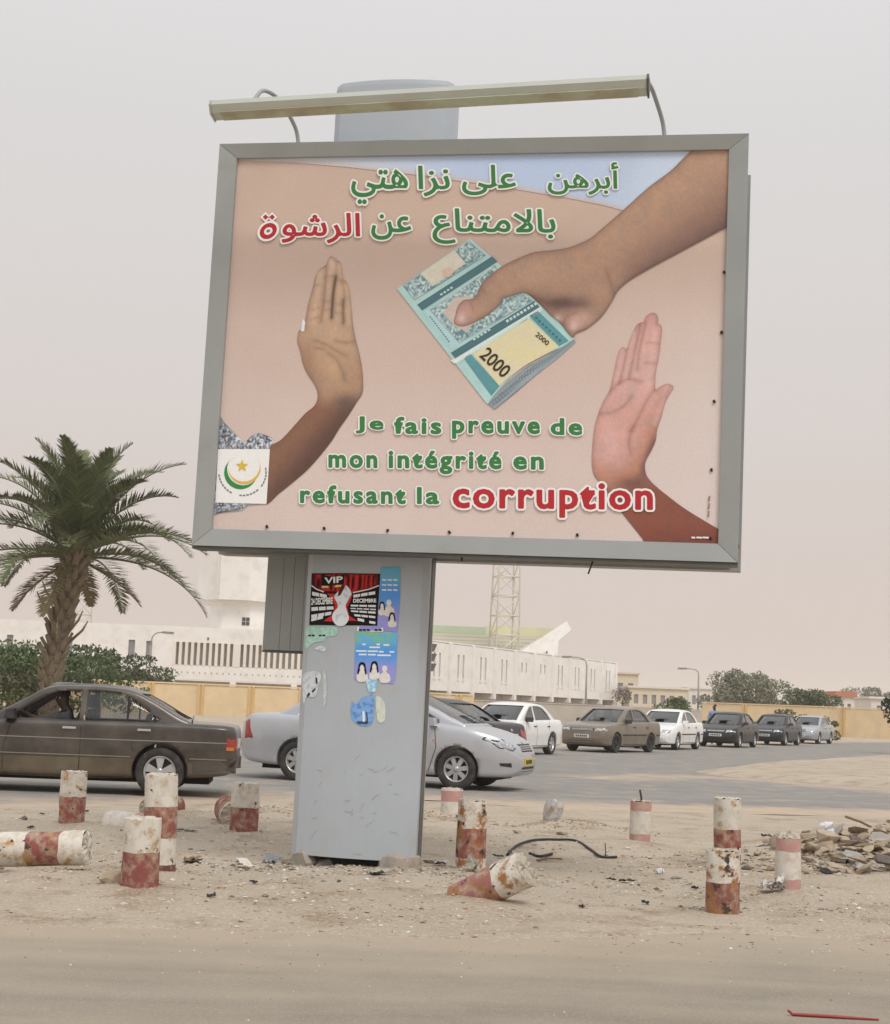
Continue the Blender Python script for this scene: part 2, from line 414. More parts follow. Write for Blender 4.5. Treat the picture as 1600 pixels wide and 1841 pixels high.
# loose gravel between the bollards
def pebble_mesh(kind):
    V = np.array([(0, 0, 1), (.9, 0, .3), (.28, .85, .3), (-.72, .53, .3), (-.72, -.53, .3), (.28, -.85, .3), (.72, .53, -.35), (-.28, .85, -.35), (-.9, 0, -.35), (-.28, -.85, -.35), (.72, -.53, -.35), (0, 0, -.8)], float)
    Fc = np.array([(0, 1, 2), (0, 2, 3), (0, 3, 4), (0, 4, 5), (0, 5, 1), (1, 6, 2), (2, 7, 3), (3, 8, 4), (4, 9, 5), (5, 10, 1), (6, 7, 2), (7, 8, 3), (8, 9, 4), (9, 10, 5), (10, 6, 1)])
    return V, Fc
PV, PF = pebble_mesh(0)
def scatter_gravel(name, pts, sizes, cols, m, flat=.6):
    n = len(pts); a = rng.uniform(0, 6.28, n); ca, sa = np.cos(a), np.sin(a)
    V = np.repeat(PV[None], n, 0) * (1 + rng.normal(0, .22, (n, 12, 3)))
    V *= sizes[:, None, None] * np.stack([np.ones(n), rng.uniform(.5, 1, n), rng.uniform(.35, 1, n) * flat], 1)[:, None, :]
    X = V[..., 0] * ca[:, None] - V[..., 1] * sa[:, None]; Y = V[..., 0] * sa[:, None] + V[..., 1] * ca[:, None]
    z = ground_h(pts[:, 0], pts[:, 1]); z = np.maximum(z, .006)
    V = np.stack([X + pts[:, 0:1], Y + pts[:, 1:2], V[..., 2] + z[:, None] + sizes[:, None] * .15], -1).reshape(-1, 3)
    Fc = (PF[None] + (np.arange(n) * 12)[:, None, None]).reshape(-1, 3)
    me = np_mesh(name, V, Fc); set_col(me, np.repeat(cols, 12, 0)); return link(name, me, m)
N = 7500
gp = np.stack([rng.uniform(-5.2, 5.4, N), 9.2 + 8.5 * rng.beta(1.25, 2.6, N)], 1)
keep = fbm(gp[:, 0] * .8, gp[:, 1] * .8, 3, 77) > rng.uniform(.30, .62, N); gp = gp[keep]
sz = .007 + .028 * rng.beta(1, 5, len(gp)) * (1 + .3 * (gp[:, 1] - 9) / 5)
pal = np.array([(.50, .42, .33), (.42, .33, .24), (.62, .56, .49), (.27, .22, .18), (.55, .50, .46), (.72, .69, .64), (.16, .14, .13)])
cc = pal[rng.choice(7, len(gp), p=[.28, .25, .16, .13, .08, .05, .05])]
tag(scatter_gravel('gravel', gp, sz, cc, attr_mat('gravel_stone', .95, .1)), 'loose small gravel scattered over the sandy verge', 'gravel', kind='stuff')
# sparse grit on the foreground road
N = 420
gp = np.stack([rng.uniform(-3.5, 3.6, N), 6.2 + 3.4 * rng.beta(3.2, 1.2, N)], 1)
tag(scatter_gravel('road_grit', gp, .004 + .007 * rng.beta(1, 3, N), pal[rng.choice(7, N)], attr_mat('gravel_stone')), 'sparse grit lying on the dusty foreground road', 'grit', kind='stuff')

# dust in the air
hz = MB().box(-3200, 3200, -160, 4200, -1.2, 60).build('haze')
m_hz = bpy.data.materials.new('dust_haze'); m_hz.use_nodes = True; nt = m_hz.node_tree; nt.nodes.clear()
oo = nt.nodes.new('ShaderNodeOutputMaterial'); pv = nt.nodes.new('ShaderNodeVolumePrincipled')
pv.inputs['Color'].default_value = (.97, .918, .882, 1); pv.inputs['Density'].default_value = .00055; pv.inputs['Anisotropy'].default_value = .2
nt.links.new(pv.outputs[0], oo.inputs['Volume'])
hz.data.materials.append(m_hz); tag(hz, 'thin tan dust haze filling the air over the street', 'haze', kind='stuff')
# ------------------------------------------------------------------ the billboard
BL, BX, BZ, BA, BY = 0.0087, 0.1187, 4.1955, 0.1878, 11.854
_cy, _sy, _cz, _sz = math.cos(BL), math.sin(BL), math.cos(-BA), math.sin(-BA)
BM = np.array([[_cz, -_sz, 0], [_sz, _cz, 0], [0, 0, 1]]) @ np.array([[_cy, 0, _sy], [0, 1, 0], [-_sy, 0, _cy]])
BC = np.array([BX, BY, BZ]); BO = np.array([.80, -.52, 4.19])
board = empty('billboard', BC + BM @ (-BO), 0, 'large grey double-sided billboard on a broad column, anti-bribery poster with hands and banknotes', 'billboard')
board.rotation_euler = (0, BL, -BA)
def bpart(mb, name, m, parent=None):
    o = mb.build(name, m) if isinstance(mb, MB) else link(name, mb, m)
    if parent is None: o.parent = board; o.location = BO
    else: o.parent = parent
    return o
def PP(px, py, dy=0.0):
    """a point of the poster plane, in the board's own metres (x, z)"""
    px = np.asarray(px, float); py = np.asarray(py, float)
    d = CF + CR * ((px - 800) / FPX)[..., None] - CU * ((py - 920.5) / FPX)[..., None]
    n = BM[:, 1]; o = BC + n * dy - np.array([0, 0, CAMH])
    t = (n @ o) / (d @ n); q = d * t[..., None] - (BC - np.array([0, 0, CAMH]))
    l = q @ BM; return l[..., 0], l[..., 2]
m_grey = mat('grey_painted_steel', lin(157, 161, 160), .45, .1, .06, 1.5, dirt=(.30, .27, .23), dscale=5, dlo=.58, dhi=.8, dmax=.5)
m_colm = mat('light_grey_column_paint', lin(178, 186, 194), .4, .05, .05, 1.2, dirt=(.46, .44, .38), dscale=3.5, dlo=.56, dhi=.78, dmax=.6)
m_dgrey = mat('dark_grey_steel', lin(92, 92, 90), .5, .1, .08, 3)
m_black = mat('black_matte', (.012, .012, .012), .7, 0, .1)
m_conc = mat('grey_concrete', (.36, .33, .29), .95, 0, .2, 6, dirt=(.45, .37, .28), dscale=5, bmp=.6)
OW, OT, OB, IW, IT, IB = 2.15, 1.672, -1.672, 2.0, 1.555, -1.530
# mitred frame rails: an outer lip, a sloping face and an inner return
prof = [(0.0, .16), (0.0, -.045), (.012, -.058), (.985, -.030), (1.0, -.022), (1.0, .012)]
def rail(o0, o1, i0, i1):
    mb = MB(); v = []
    for e in range(2):
        o = (o0, o1)[e]; i = (i0, i1)[e]
        for t, y in prof: v.append((o[0] + (i[0] - o[0]) * t, y, o[1] + (i[1] - o[1]) * t))
    n = len(prof); f = [(k, k + 1, n + k + 1, n + k) for k in range(n - 1)] + [(n - 1, 0, n, 2 * n - 1)]
    mb.add(v, f); return mb
TL, TR, BR_, BL_ = (-OW, OT), (OW, OT), (OW, OB), (-OW, OB); tl, tr, br, bl = (-IW, IT), (IW, IT), (IW, IB), (-IW, IB)
g_ = .0018
for a, b_, c, d in ((TL, TR, tl, tr), (BR_, BL_, br, bl), (BL_, TL, bl, tl), (TR, BR_, tr, br)):
    # a hairline gap at the mitres
    A_ = np.array(a); B_ = np.array(b_); u_ = (B_ - A_) / np.linalg.norm(B_ - A_)
    bpart(rail(tuple(A_ + u_ * g_), tuple(B_ - u_ * g_), tuple(np.array(c) + u_ * g_), tuple(np.array(d) - u_ * g_)), 'frame_rail', m_grey)
bpart(MB().box(-2.10, 2.10, .165, .60, OB + .03, OT - .03), 'housing', m_dgrey)
rb = MB(); rb.box(-2.15, 2.175, .605, .80, OB - .0, OT - .10); bpart(rb, 'rear_frame', m_grey)
lipm = MB(); lipm.box(-2.15, 2.15, -.040, .155, OB - .022, OB - .004); bpart(lipm, 'drip_edge', m_dgrey)
# column: gently convex faces with chamfered flanks
CX0, CX1 = -1.305, -.285
def col_front(x):
    t = (x - (CX0 + CX1) / 2) / ((CX1 - CX0) / 2); return .285 + .075 * t * t
def col_section():
    xs = np.linspace(CX0 + .06, CX1 - .05, 15)
    fr = [(x, col_front(x)) for x in xs]
    fr = [(CX0, col_front(CX0) + .05)] + fr + [(CX1, col_front(CX1) + .05)]
    bk = [(x, 1.06 - y) for x, y in fr[::-1]]
    return fr + bk
cs = col_section()
def column(z0, z1):
    n = len(cs); mb = MB(); v = []
    for z in (z0, z1): v += [(x, y, z) for x, y in cs]
    f = [(k, n + k, n + (k + 1) % n, (k + 1) % n)[::-1] for k in range(n)] + [tuple(range(n - 1, -1, -1)), tuple(range(n, 2 * n))]
    return mb.add(v, f)
bpart(column(-4.075, 1.80), 'column', m_colm)
capm = MB(); n = len(cs)
cxm = (CX0 + CX1) / 2
sec = lambda s, z: [(cxm + (x - cxm) * s, .53 + (y - .53) * s, z + (.0)) for x, y in cs]
v = sec(1.0, 1.805) + sec(1.0, 2.30) + sec(.985, 2.335) + sec(.93, 2.345)
f = []
for r_ in range(3): f += [(r_ * n + k, r_ * n + (k + 1) % n, (r_ + 1) * n + (k + 1) % n, (r_ + 1) * n + k) for k in range(n)]
f += [tuple(range(n - 1, -1, -1)), tuple(range(3 * n, 4 * n))]
capm.add(v, f); bpart(capm, 'column_cap', m_colm)
# seam strip on the flank of the column
bpart(MB().box(CX1 - .004, CX1 + .006, .47, .60, -4.06, 1.8), 'flank_strip', m_dgrey)
# ribbed rear panel that hangs behind the column
for k, (a, b_) in enumerate(((-1.745, -1.700), (-1.697, -1.600), (-1.597, -1.505), (-1.502, -1.410), (-1.407, -1.315), (-1.312, -1.22))):
    bpart(MB().box(a, b_, .70 + (.012 if k == 0 else 0), .86, -2.455, -1.60), 'rear_panel_board', m_grey)
bpart(MB().box(-1.75, -1.2, .72, .85, -2.475, -2.457), 'rear_panel_trim', m_dgrey)
# footing: two concrete pads, and a black block as the gap's painted shade
def rock(sx, sy, sz, seed, sub=2, rough=.18):
    bm = bmesh.new(); bmesh.ops.create_icosphere(bm, subdivisions=sub, radius=1)
    r_ = np.random.default_rng(seed); off = r_.uniform(0, 50, 3)
    planes = [Vector(r_.normal(0, 1, 3)).normalized() for _ in range(7)]
    ds = r_.uniform(.55, .85, 7)
    for v in bm.verts:
        p = v.co.copy()
        for q, d in zip(planes, ds):
            e = p.dot(q) - d
            if e > 0: p -= q * e
        s = 1 + rough * (vnoise(p.x * 2 + off[0] + p.z, p.y * 2 + off[1] - p.z, seed) - .5)
        v.co = Vector((p.x * sx, p.y * sy, p.z * sz)) * float(s)
    me = bpy.data.meshes.new('rock'); bm.to_mesh(me); bm.free(); return me
for (x, w_) in ((-1.21, .17), (-.42, .25)):
    me = rock(w_ * .75, .30, .17, int(abs(x) * 100)); o = bpart(me, 'footing_block', m_conc); o.location = BO + np.array([x, .50, -4.13])
bpart(MB().box(-1.1, -.45, .42, .7, -4.30, -4.08), 'anchor_plate', m_black)
# lamp bar held over the poster on bent arms
lb = MB()
def barsec(x, zt): return [(x, -.62, zt), (x, -.79, zt - .012), (x, -.80, zt - .05), (x, -.765, zt - .105), (x, -.66, zt - .125), (x, -.62, zt - .06)]
v = barsec(-1.97, 1.755) + barsec(1.395, 1.868); f = [(k, 6 + k, 6 + (k + 1) % 6, (k + 1) % 6)[::-1] for k in range(6)] + [tuple(range(5, -1, -1)), tuple(range(6, 12))]
lb.add(v, f); m_lamp = mat('lamp_housing_grey', lin(192, 198, 190), .4, .1, .05, 2)
bar = bpart(lb, 'lamp_bar', m_lamp)
m_diff = mat('greenish_lamp_diffuser', lin(182, 194, 170), .3, 0, .12, 2, dirt=lin(160, 142, 118), dscale=3, dlo=.45, dhi=.6, dmax=.6)
df = MB(); v = []
for x, zt in ((-1.90, 1.757), (1.33, 1.866)): v += [(x, -.775, zt - .099), (x, -.668, zt - .1262), (x, -.668, zt - .133), (x, -.777, zt - .106)]
df.add(v, [(0, 1, 5, 4), (1, 2, 6, 5), (2, 3, 7, 6), (3, 0, 4, 7), (0, 3, 2, 1), (4, 5, 6, 7)]); o = df.build('diffuser', m_diff); o.parent = bar
ec = MB(); ec.prism([(-.615, 1.755), (-.80, 1.742), (-.81, 1.705), (-.77, 1.64), (-.65, 1.62), (-.615, 1.70)], 0, -1.985, -1.972); o = ec.build('end_cap', m_lamp); o.parent = bar
ec = MB(); ec.prism([(-.615, 1.872), (-.80, 1.860), (-.81, 1.82), (-.77, 1.75), (-.65, 1.73), (-.615, 1.81)], 0, 1.397, 1.412); o = ec.build('end_cap', m_dgrey); o.parent = bar
for lx, s in ((-1.50, 1), (1.50, 1)):
    path = catmull([(lx, .05, 1.66), (lx - .02, .02, 1.80), (lx - .06, -.12, 1.90), (lx - .10, -.34, 1.95), (lx - .13, -.58, 1.90), (lx - .15, -.70, 1.80 + .015 * lx)], 5, False)
    bpart(MB().tube(path, .017, 8), 'lamp_arm', m_grey)
for lx in (-1.22, 1.58):
    path = catmull([(lx - .12, .75, 1.55), (lx - .10, .77, 1.88), (lx, .92, 2.03), (lx + .14, 1.10, 1.99), (lx + .2, 1.25, 1.78)], 5, False)
    bpart(MB().tube(path, .017, 8), 'rear_lamp_arm', m_grey)
bpart(MB().box(-1.9, 1.9, 1.2, 1.36, 1.66, 1.76), 'rear_lamp_bar', m_lamp)
# loose ties hanging under the frame
bpart(MB().tube([(1.06, .0, OB - .02), (1.05, -.02, OB - .06), (1.03, -.02, OB - .12)], .007, 6), 'cable_tie', m_black)
bpart(MB().tube([(.04, .0, OB - .02), (.045, -.01, OB - .05)], .008, 6), 'cable_tie', m_black)

# ------------------------------------------------------------------ the printed poster
PG = 1.12
def pc(*c):     # a print colour
    return np.clip(np.array(lin(*c)) * PG * np.array([.98, 1.06, 1.16]), 0, .93)
m_print = attr_mat('poster_print', .55, .25, bmp=.12, bscale=3.0, var=.055, vscale=70)
def print_shape(name, poly_px, colfn, step, layer, parent, smooth=0):
    """a printed area: outline in photo pixels on the poster plane, colours per vertex"""
    P = catmull(poly_px, smooth) if smooth else np.asarray(poly_px, float)
    V, T = cdt_fill(P, step)
    x, z = PP(V[:, 0], V[:, 1]); C = colfn(V) if callable(colfn) else np.tile(colfn, (len(V), 1))
    # face the viewer
    a = np.stack([x, z], 1); t = a[T]; ar = (t[:, 1, 0] - t[:, 0, 0]) * (t[:, 2, 1] - t[:, 0, 1]) - (t[:, 2, 0] - t[:, 0, 0]) * (t[:, 1, 1] - t[:, 0, 1])
    T = np.where(ar[:, None] > 0, T, T[:, ::-1])
    me = np_mesh(name, np.stack([x, np.full(len(x), -.0012 * layer), z], 1), T); set_col(me, np.clip(C, 0, .95))
    return bpart(me, name, m_print, parent)
def lerp(a, b, t): return a + (b - a) * np.asarray(t)[:, None]
# background sheet: hazy dunes
ux = np.linspace(-2.03, 2.03, 200); uz = np.linspace(-1.56, 1.575, 150); UX, UZ = np.meshgrid(ux, uz)
def dune(x, z):
    top = pc(203, 174, 155); mid = pc(207, 181, 165); low = pc(214, 191, 178); band = pc(190, 163, 146)
    t = sstep(1.2, -1.5, z); C = lerp(np.tile(top, (len(x), 1)), mid, sstep(0, .45, t)); C = lerp(C, low, sstep(.45, 1, t))
    e = .93 - .06 * (x + 2) + .05 * np.sin(x * 1.1)           # second dune crest
    k = sstep(.10, -.02, z - e) * sstep(-.75, -.05, z - e); C = lerp(C, band, .55 * k)
    C = lerp(C, pc(196, 172, 160), .35 * sstep(-1.2, -2, x) * sstep(.4, -1, z))
    C = lerp(C, pc(222, 205, 196), .5 * sstep(.9, 2, x) * sstep(.8, -.6, z))
    return C * (1 + .03 * (fbm(x * 6, z * 6, 3, 3) - .5))[:, None]
i_ = np.arange(200 * 150).reshape(150, 200); F = np.stack([i_[:-1, :-1], i_[:-1, 1:], i_[1:, 1:], i_[1:, :-1]], -1).reshape(-1, 4)
wr = .004 * (fbm(UX.ravel() * 2.2, UZ.ravel() * 1.4, 3, 8) - .5) * sstep(-.9, -1.5, UZ.ravel())
me = np_mesh('poster', np.stack([UX.ravel(), wr + .002, UZ.ravel()], 1), F, True); set_col(me, dune(UX.ravel(), UZ.ravel()))
poster = bpart(me, 'poster', m_print); poster['label'] = 'printed campaign poster with dunes, hands, banknotes, Arabic and French lettering'
# sky above the dune crest
def skyc(V):
    C = lerp(np.tile(pc(214, 215, 224), (len(V), 1)), pc(187, 199, 222), sstep(500, 900, V[:, 0])); C = lerp(C, pc(208, 214, 226), sstep(1000, 1240, V[:, 0]) * .6); d = ldist(V, [(1125, 380), (1085, 369), (1020, 356), (960, 346), (890, 334), (830, 326), (760, 316), (700, 309), (620, 300), (520, 292), (424, 288)]); return lerp(C, pc(204, 184, 174), .85 * np.exp(-(d / 7.0) ** 2))
print_shape('printed_sky', [(424, 268), (700, 262), (1000, 258), (1260, 254), (1262, 300), (1125, 380), (1085, 369), (1020, 356), (960, 346), (890, 334), (830, 326), (760, 316), (700, 309), (620, 300), (520, 292), (424, 288)], skyc, 4, 1, poster)

# shading helpers for the printed hands
def skin(V, P, base, edge, hi, light=(-.4, -1), ew=14, hw=30):
    d = sdist(V, P); C = np.tile(base, (len(V), 1))
    C = lerp(C, edge, .75 * np.exp(-np.maximum(d, 0) / ew)); return C, d
def mott(C, V):
    m1 = fbm(V[:, 0] * .05, V[:, 1] * .05, 4, 41) - .5; m2 = fbm(V[:, 0] * .30, V[:, 1] * .22, 2, 43) - .5
    C = C * (1 + .16 * m1 + .17 * m2)[:, None]; g = C.mean(1, keepdims=True); return g + (C - g) * (.86 + .3 * m1)[:, None]
def crease(C, V, lines, col, w, k):
    for L_ in lines:
        d = ldist(V, catmull(L_, 4, False) if len(L_) > 2 else L_); C = lerp(C, col, k * (.40 * np.exp(-(d / (w * 1.1)) ** 2) + .30 * np.exp(-(d / (w * 3.6)) ** 2)))
    return C
# left hand and forearm
LH = [(546, 592), (549, 575), (552.6, 554), (555, 543), (562, 518), (567, 497), (574, 485), (581, 480), (586, 476), (589.6, 467), (595, 461), (601.6, 464), (606, 468), (612, 472), (615, 486), (617, 501), (623, 506.5), (627.4, 519), (630, 536), (632, 558), (635, 586), (640, 612), (647, 639.5), (651.5, 667), (653, 695), (650.5, 709.6), (642, 722.5), (627, 746.6), (609, 772.5), (597, 792), (576, 819), (551.5, 846), (522.6, 870.6), (502, 887), (476, 906), (474, 850), (478, 806), (484.5, 801.5), (502, 793), (516, 780), (533, 761), (549.5, 742.7), (564, 731), (571, 717), (570, 702), (563, 687.5), (552, 671), (544, 652), (540, 632), (535, 617), (535, 604), (538, 594)]
LHs = catmull(LH, 4)
def lhcol(V):
    x, y = V[:, 0], V[:, 1]
    base = lerp(np.tile(pc(199, 160, 127), (len(V), 1)), pc(184, 140, 106), sstep(600, 690, y))
    base = lerp(base, pc(214, 172, 148), sstep(520, 470, y))
    base = lerp(base, pc(142, 98, 74), sstep(705, 745, y - .2 * (x - 600)))
    d = sdist(V, LHs)
    side = sstep(-30, 34, (x - 560) * .75 + (y - 790) * .66)           # shaded underside of the forearm
    base = lerp(base, pc(78, 54, 52), .8 * side * sstep(700, 745, y))
    base = lerp(base, pc(112, 80, 62), .55 * np.exp(-np.maximum(d, 0) / 5))
    base = lerp(base, pc(150, 104, 84), .5 * np.exp(-(((x - 552) / 16) ** 2 + ((y - 640) / 40) ** 2)))
    base = lerp(base, pc(92, 72, 70), .7 * np.exp(-(((x - 622) / 26) ** 2 + ((y - 722) / 16) ** 2)))
    base = lerp(base, pc(206, 164, 122), .6 * np.exp(-(((x - 600) / 16) ** 2 + ((y - 660) / 30) ** 2)))
    for L_ in ([(577, 490), (569, 540), (563, 580)], [(596, 472), (592, 520), (589, 570)], [(610, 480), (609, 530), (607, 575)], [(624, 515), (626, 550), (626, 580)]): base = lerp(base, pc(222, 184, 152), .45 * np.exp(-(ldist(V, L_) / 6.0) ** 2))
    dark = pc(50, 36, 38)
    base = crease(base, V, [[(604, 497), (599, 530), (596, 572)]] , dark, 1.9, 1.3)
    base = crease(base, V, [[(617.5, 540), (617, 560), (618, 581)]], dark, 2.0, .95)
    base = crease(base, V, [[(587, 480), (584, 520), (581, 552), (577, 578)]], pc(120, 84, 66), 2.0, .75)
    base = crease(base, V, [[(606, 470), (604, 497)], [(613, 505), (619, 520), (618, 540)]], pc(140, 98, 76), 1.6, .6)
    cr = pc(128, 88, 68)
    base = crease(base, V, [[(566, 612), (590, 621), (608, 632), (622, 640)], [(602, 612), (620, 616), (639, 614)], [(590, 634), (606, 648), (616, 668), (620, 682)], [(568, 625), (582, 628)]], cr, 1.6, .7)
    for yy in (497, 540, 556): base = crease(base, V, [[(560, yy + 18), (575, yy + 14)], [(584, yy + 2), (598, yy)], [(604, yy + 6), (616, yy + 8)]], cr, 1.2, .45)
    return mott(base, V)
print_shape('printed_left_hand', LHs, lhcol, 3.0, 2, poster)
print_shape('printed_ring', [(541, 596), (543, 578), (546, 573), (549, 580), (547, 596)], pc(226, 222, 216), 5, 3, poster)
# flowered sleeve and the white emblem
def blouse(V):
    n1 = fbm(V[:, 0] * .22, V[:, 1] * .22, 3, 5); n2 = fbm(V[:, 0] * .5 + 9, V[:, 1] * .5, 2, 15)
    C = lerp(np.tile(pc(150, 150, 156), (len(V), 1)), pc(70, 70, 80), sstep(.5, .62, n1)); C = lerp(C, pc(222, 222, 226), sstep(.56, .7, n2)); return lerp(C, pc(60, 58, 68), .4 * sstep(440, 380, V[:, 0]))
print_shape('printed_sleeve', [(380, 738), (391, 738), (403, 759), (421, 778), (440, 796), (452, 784), (465, 778), (487, 786), (492, 794), (484, 806), (480, 905), (446, 908), (436, 917), (401, 921), (380, 926), (368, 926)], blouse, 2.6, 3, poster)
EM = lambda x, y: (370 + x / 4.848, 720 + y / 4.848)
emb = print_shape('printed_emblem', [EM(110, 425), EM(560, 425), EM(530, 902), EM(85, 890)], pc(236, 236, 240), 20, 4, poster)
def crescent(c0, r0, c1, r1, a0, a1, n=30):
    P = []
    for k in range(n + 1):
        a = a0 + (a1 - a0) * k / n; P.append((c0[0] + r0 * math.cos(a), c0[1] + r0 * math.sin(a)))
    for k in range(n + 1):
        a = a1 + (a0 - a1) * k / n
        q = np.array([math.cos(a), math.sin(a)]); o = np.array(c0) - np.array(c1); bq = o @ q; D = bq * bq - (o @ o - r1 * r1); t = -bq + math.sqrt(max(D, 0)); t = min(t, r0 - 1.0)
        P.append((c0[0] + q[0] * t, c0[1] + q[1] * t))
    return [EM(*p) for p in P]
print_shape('emblem_green_crescent', crescent((305, 632), 143, (330, 598), 142, R(8), R(253)), pc(58, 132, 72), 6, 5, poster)
print_shape('emblem_gold_crescent', crescent((338, 588), 142, (333, 566), 141, R(-42), R(175)), pc(222, 176, 78), 6, 6, poster)
print_shape('emblem_star', [EM(318 + (58 if k % 2 == 0 else 24) * math.sin(k * math.pi / 5), 572 - (58 if k % 2 == 0 else 24) * math.cos(k * math.pi / 5)) for k in range(10)], pc(214, 180, 62), 8, 6, poster)
for k in range(22):        # the ring of tiny unreadable lettering
    if k in (7, 8, 15): continue
    a = R(172 - k * 8.6); c = (322 + 205 * math.cos(a), 628 + 200 * math.sin(a)); t = np.array([-math.sin(a), math.cos(a)]) * 11; q = np.array([math.cos(a), math.sin(a)]) * 6
    print_shape('emblem_letter_mark', [EM(*(np.array(c) + s1 * t + s2 * q)) for s1, s2 in ((-1, -1), (1, -1), (1, 1), (-1, 1))], pc(120, 120, 128), 20, 6, poster)
# right hand
RH = [(1084, 872), (1074, 862.7), (1066.7, 850.5), (1064, 828.5), (1065.5, 796.7), (1069, 767), (1076.5, 740.5), (1085, 721), (1096, 701), (1103, 672), (1109.5, 642.7), (1114, 629), (1121, 623.6), (1127, 627), (1134, 606), (1143.7, 586), (1151, 580), (1157, 579), (1162, 568), (1172, 562.5), (1180, 564.5), (1183.5, 574), (1183, 581), (1189, 586), (1190, 597), (1187.7, 616), (1184, 645), (1179.6, 667), (1178, 686), (1178.5, 700), (1186.5, 695), (1198.7, 690), (1209, 693), (1209.7, 700), (1201, 713.6), (1195, 728), (1189, 750), (1181.6, 772), (1179, 792), (1170.6, 811), (1160.5, 831), (1161, 850.5), (1172, 867.6), (1201, 892), (1238, 919), (1300, 956), (1318, 966), (1318, 990), (1168, 985), (1156, 970), (1135, 943.5), (1115.6, 919), (1098, 894.5)]
RHs = catmull(RH, 4)
def rhcol(V):
    x, y = V[:, 0], V[:, 1]
    C = lerp(np.tile(pc(214, 154, 138), (len(V), 1)), pc(219, 165, 150), sstep(760, 690, y)); C = lerp(C, pc(206, 140, 132), sstep(640, 570, y) * .6)
    C = lerp(C, pc(176, 118, 84), .75 * sstep(-8, 34, (x - 1128) * .8 + (y - 812) * .35) * sstep(690, 760, y))
    C = lerp(C, pc(186, 124, 92), .8 * sstep(815, 862, y)); C = lerp(C, pc(146, 80, 58), sstep(862, 902, y + .2 * (x - 1100)))
    C = lerp(C, pc(128, 66, 52), .7 * sstep(930, 975, y)); C = lerp(C, pc(80, 60, 76), .75 * sstep(-6, 12, (x - 1172) + (y - 780) * .36) * sstep(770, 800, y) * sstep(880, 840, y))
    C = lerp(C, pc(84, 60, 66), .6 * np.exp(-(((x - 1135) / 30) ** 2 + ((y - 868) / 13) ** 2)))
    d = sdist(V, RHs); C = lerp(C, pc(136, 86, 78), .5 * np.exp(-np.maximum(d, 0) / 4.5))
    C = lerp(C, pc(184, 122, 96), .6 * np.exp(-(((x - 1192) / 9) ** 2 + ((y - 728) / 34) ** 2)))
    for L_ in ([(1121, 632), (1110, 690)], [(1141, 600), (1124, 680)], [(1160, 590), (1144, 670)], [(1178, 595), (1166, 690)], [(1200, 700), (1178, 760)]): C = lerp(C, pc(230, 180, 166), .42 * np.exp(-(ldist(V, L_) / 7.0) ** 2))
    k1 = pc(130, 76, 70)
    C = crease(C, V, [[(1127, 628), (1121, 660), (1113, 690)], [(1151, 583), (1141, 632), (1131, 678)], [(1161, 582), (1150, 630), (1146, 664)]], k1, 1.7, .7)
    C = crease(C, V, [[(1178, 700), (1164, 718), (1152, 742), (1140, 766), (1132, 776)], [(1077, 744), (1098, 742), (1122, 730), (1135, 712)], [(1098, 704), (1112, 690), (1130, 682), (1152, 686)], [(1140, 766), (1131, 790), (1134, 816)]], k1, 1.8, .62)
    C = crease(C, V, [[(1163, 616), (1186, 618)], [(1160, 652), (1182, 654)], [(1197, 715), (1202, 700), (1206, 696)]], pc(160, 100, 92), 1.4, .55)
    C = lerp(C, pc(226, 176, 166), .5 * np.exp(-(((x - 1098) / 20) ** 2 + ((y - 790) / 40) ** 2))); return mott(C, V)
print_shape('printed_right_hand', RHs, rhcol, 3.0, 2, poster)
# stack of notes
NT = lambda x, y: (700 + x / 3.636, 420 + y / 3.636)
stack_side = [NT(640, 1113), NT(690, 1150), NT(820, 1045), NT(970, 915), NT(1100, 815), NT(1216, 712), NT(1208, 686), NT(1080, 770), NT(900, 870), NT(760, 985)]
def sidec(V):
    n1 = vnoise((V[:, 0] * .8 + V[:, 1]) * .55, V[:, 0] * .02, 4); return lerp(np.tile(pc(96, 104, 112), (len(V), 1)), pc(168, 178, 178), n1)
print_shape('printed_note_edges', stack_side, sidec, 3, 2, poster)
note_main = [NT(50, 362), NT(530, 33), NT(655, 145), NT(705, 185), NT(760, 240), NT(900, 392), NT(1060, 528), NT(1212, 688), NT(1130, 742), NT(1000, 800), NT(880, 868), NT(770, 960), NT(700, 1040), NT(640, 1116)]
def notec(V): return lerp(np.tile(pc(186, 214, 204), (len(V), 1)), pc(152, 186, 180), .6 * fbm(V[:, 0] * .06, V[:, 1] * .06, 3, 2))
print_shape('printed_note', note_main, notec, 6, 3, poster)
def quad(name, pts, col, layer, step=6):
    f = col if callable(col) else (lambda V, c=col: np.tile(c, (len(V), 1)) * (1 + .25 * (fbm(V[:, 0] * .35, V[:, 1] * .35, 3, 6) - .5))[:, None])
    return print_shape(name, [NT(*p) for p in pts], f, step, layer, poster)
teal = pc(98, 150, 152); dteal = pc(84, 116, 120)
def orn(V):
    n1 = fbm(V[:, 0] * .30, V[:, 1] * .30, 3, 61); C = lerp(np.tile(pc(158, 182, 180), (len(V), 1)), pc(112, 132, 140), sstep(.46, .56, n1)); return lerp(C, pc(206, 216, 204), sstep(.55, .66, fbm(V[:, 0] * .4, V[:, 1] * .4, 2, 67)))
quad('note_pattern', [(85, 340), (520, 45), (632, 145), (165, 438)], orn, 4, 3)
quad('note_field', [(205, 262), (425, 110), (500, 195), (285, 345)], pc(214, 204, 182), 5)
quad('note_rosette', [(345, 240), (395, 215), (430, 245), (395, 285), (355, 290)], pc(214, 186, 164), 6)
quad('note_band', [(183, 465), (672, 150), (708, 184), (215, 503)], dteal, 5)
quad('note_pattern', [(262, 500), (690, 205), (940, 440), (455, 720)], orn, 4, 3)
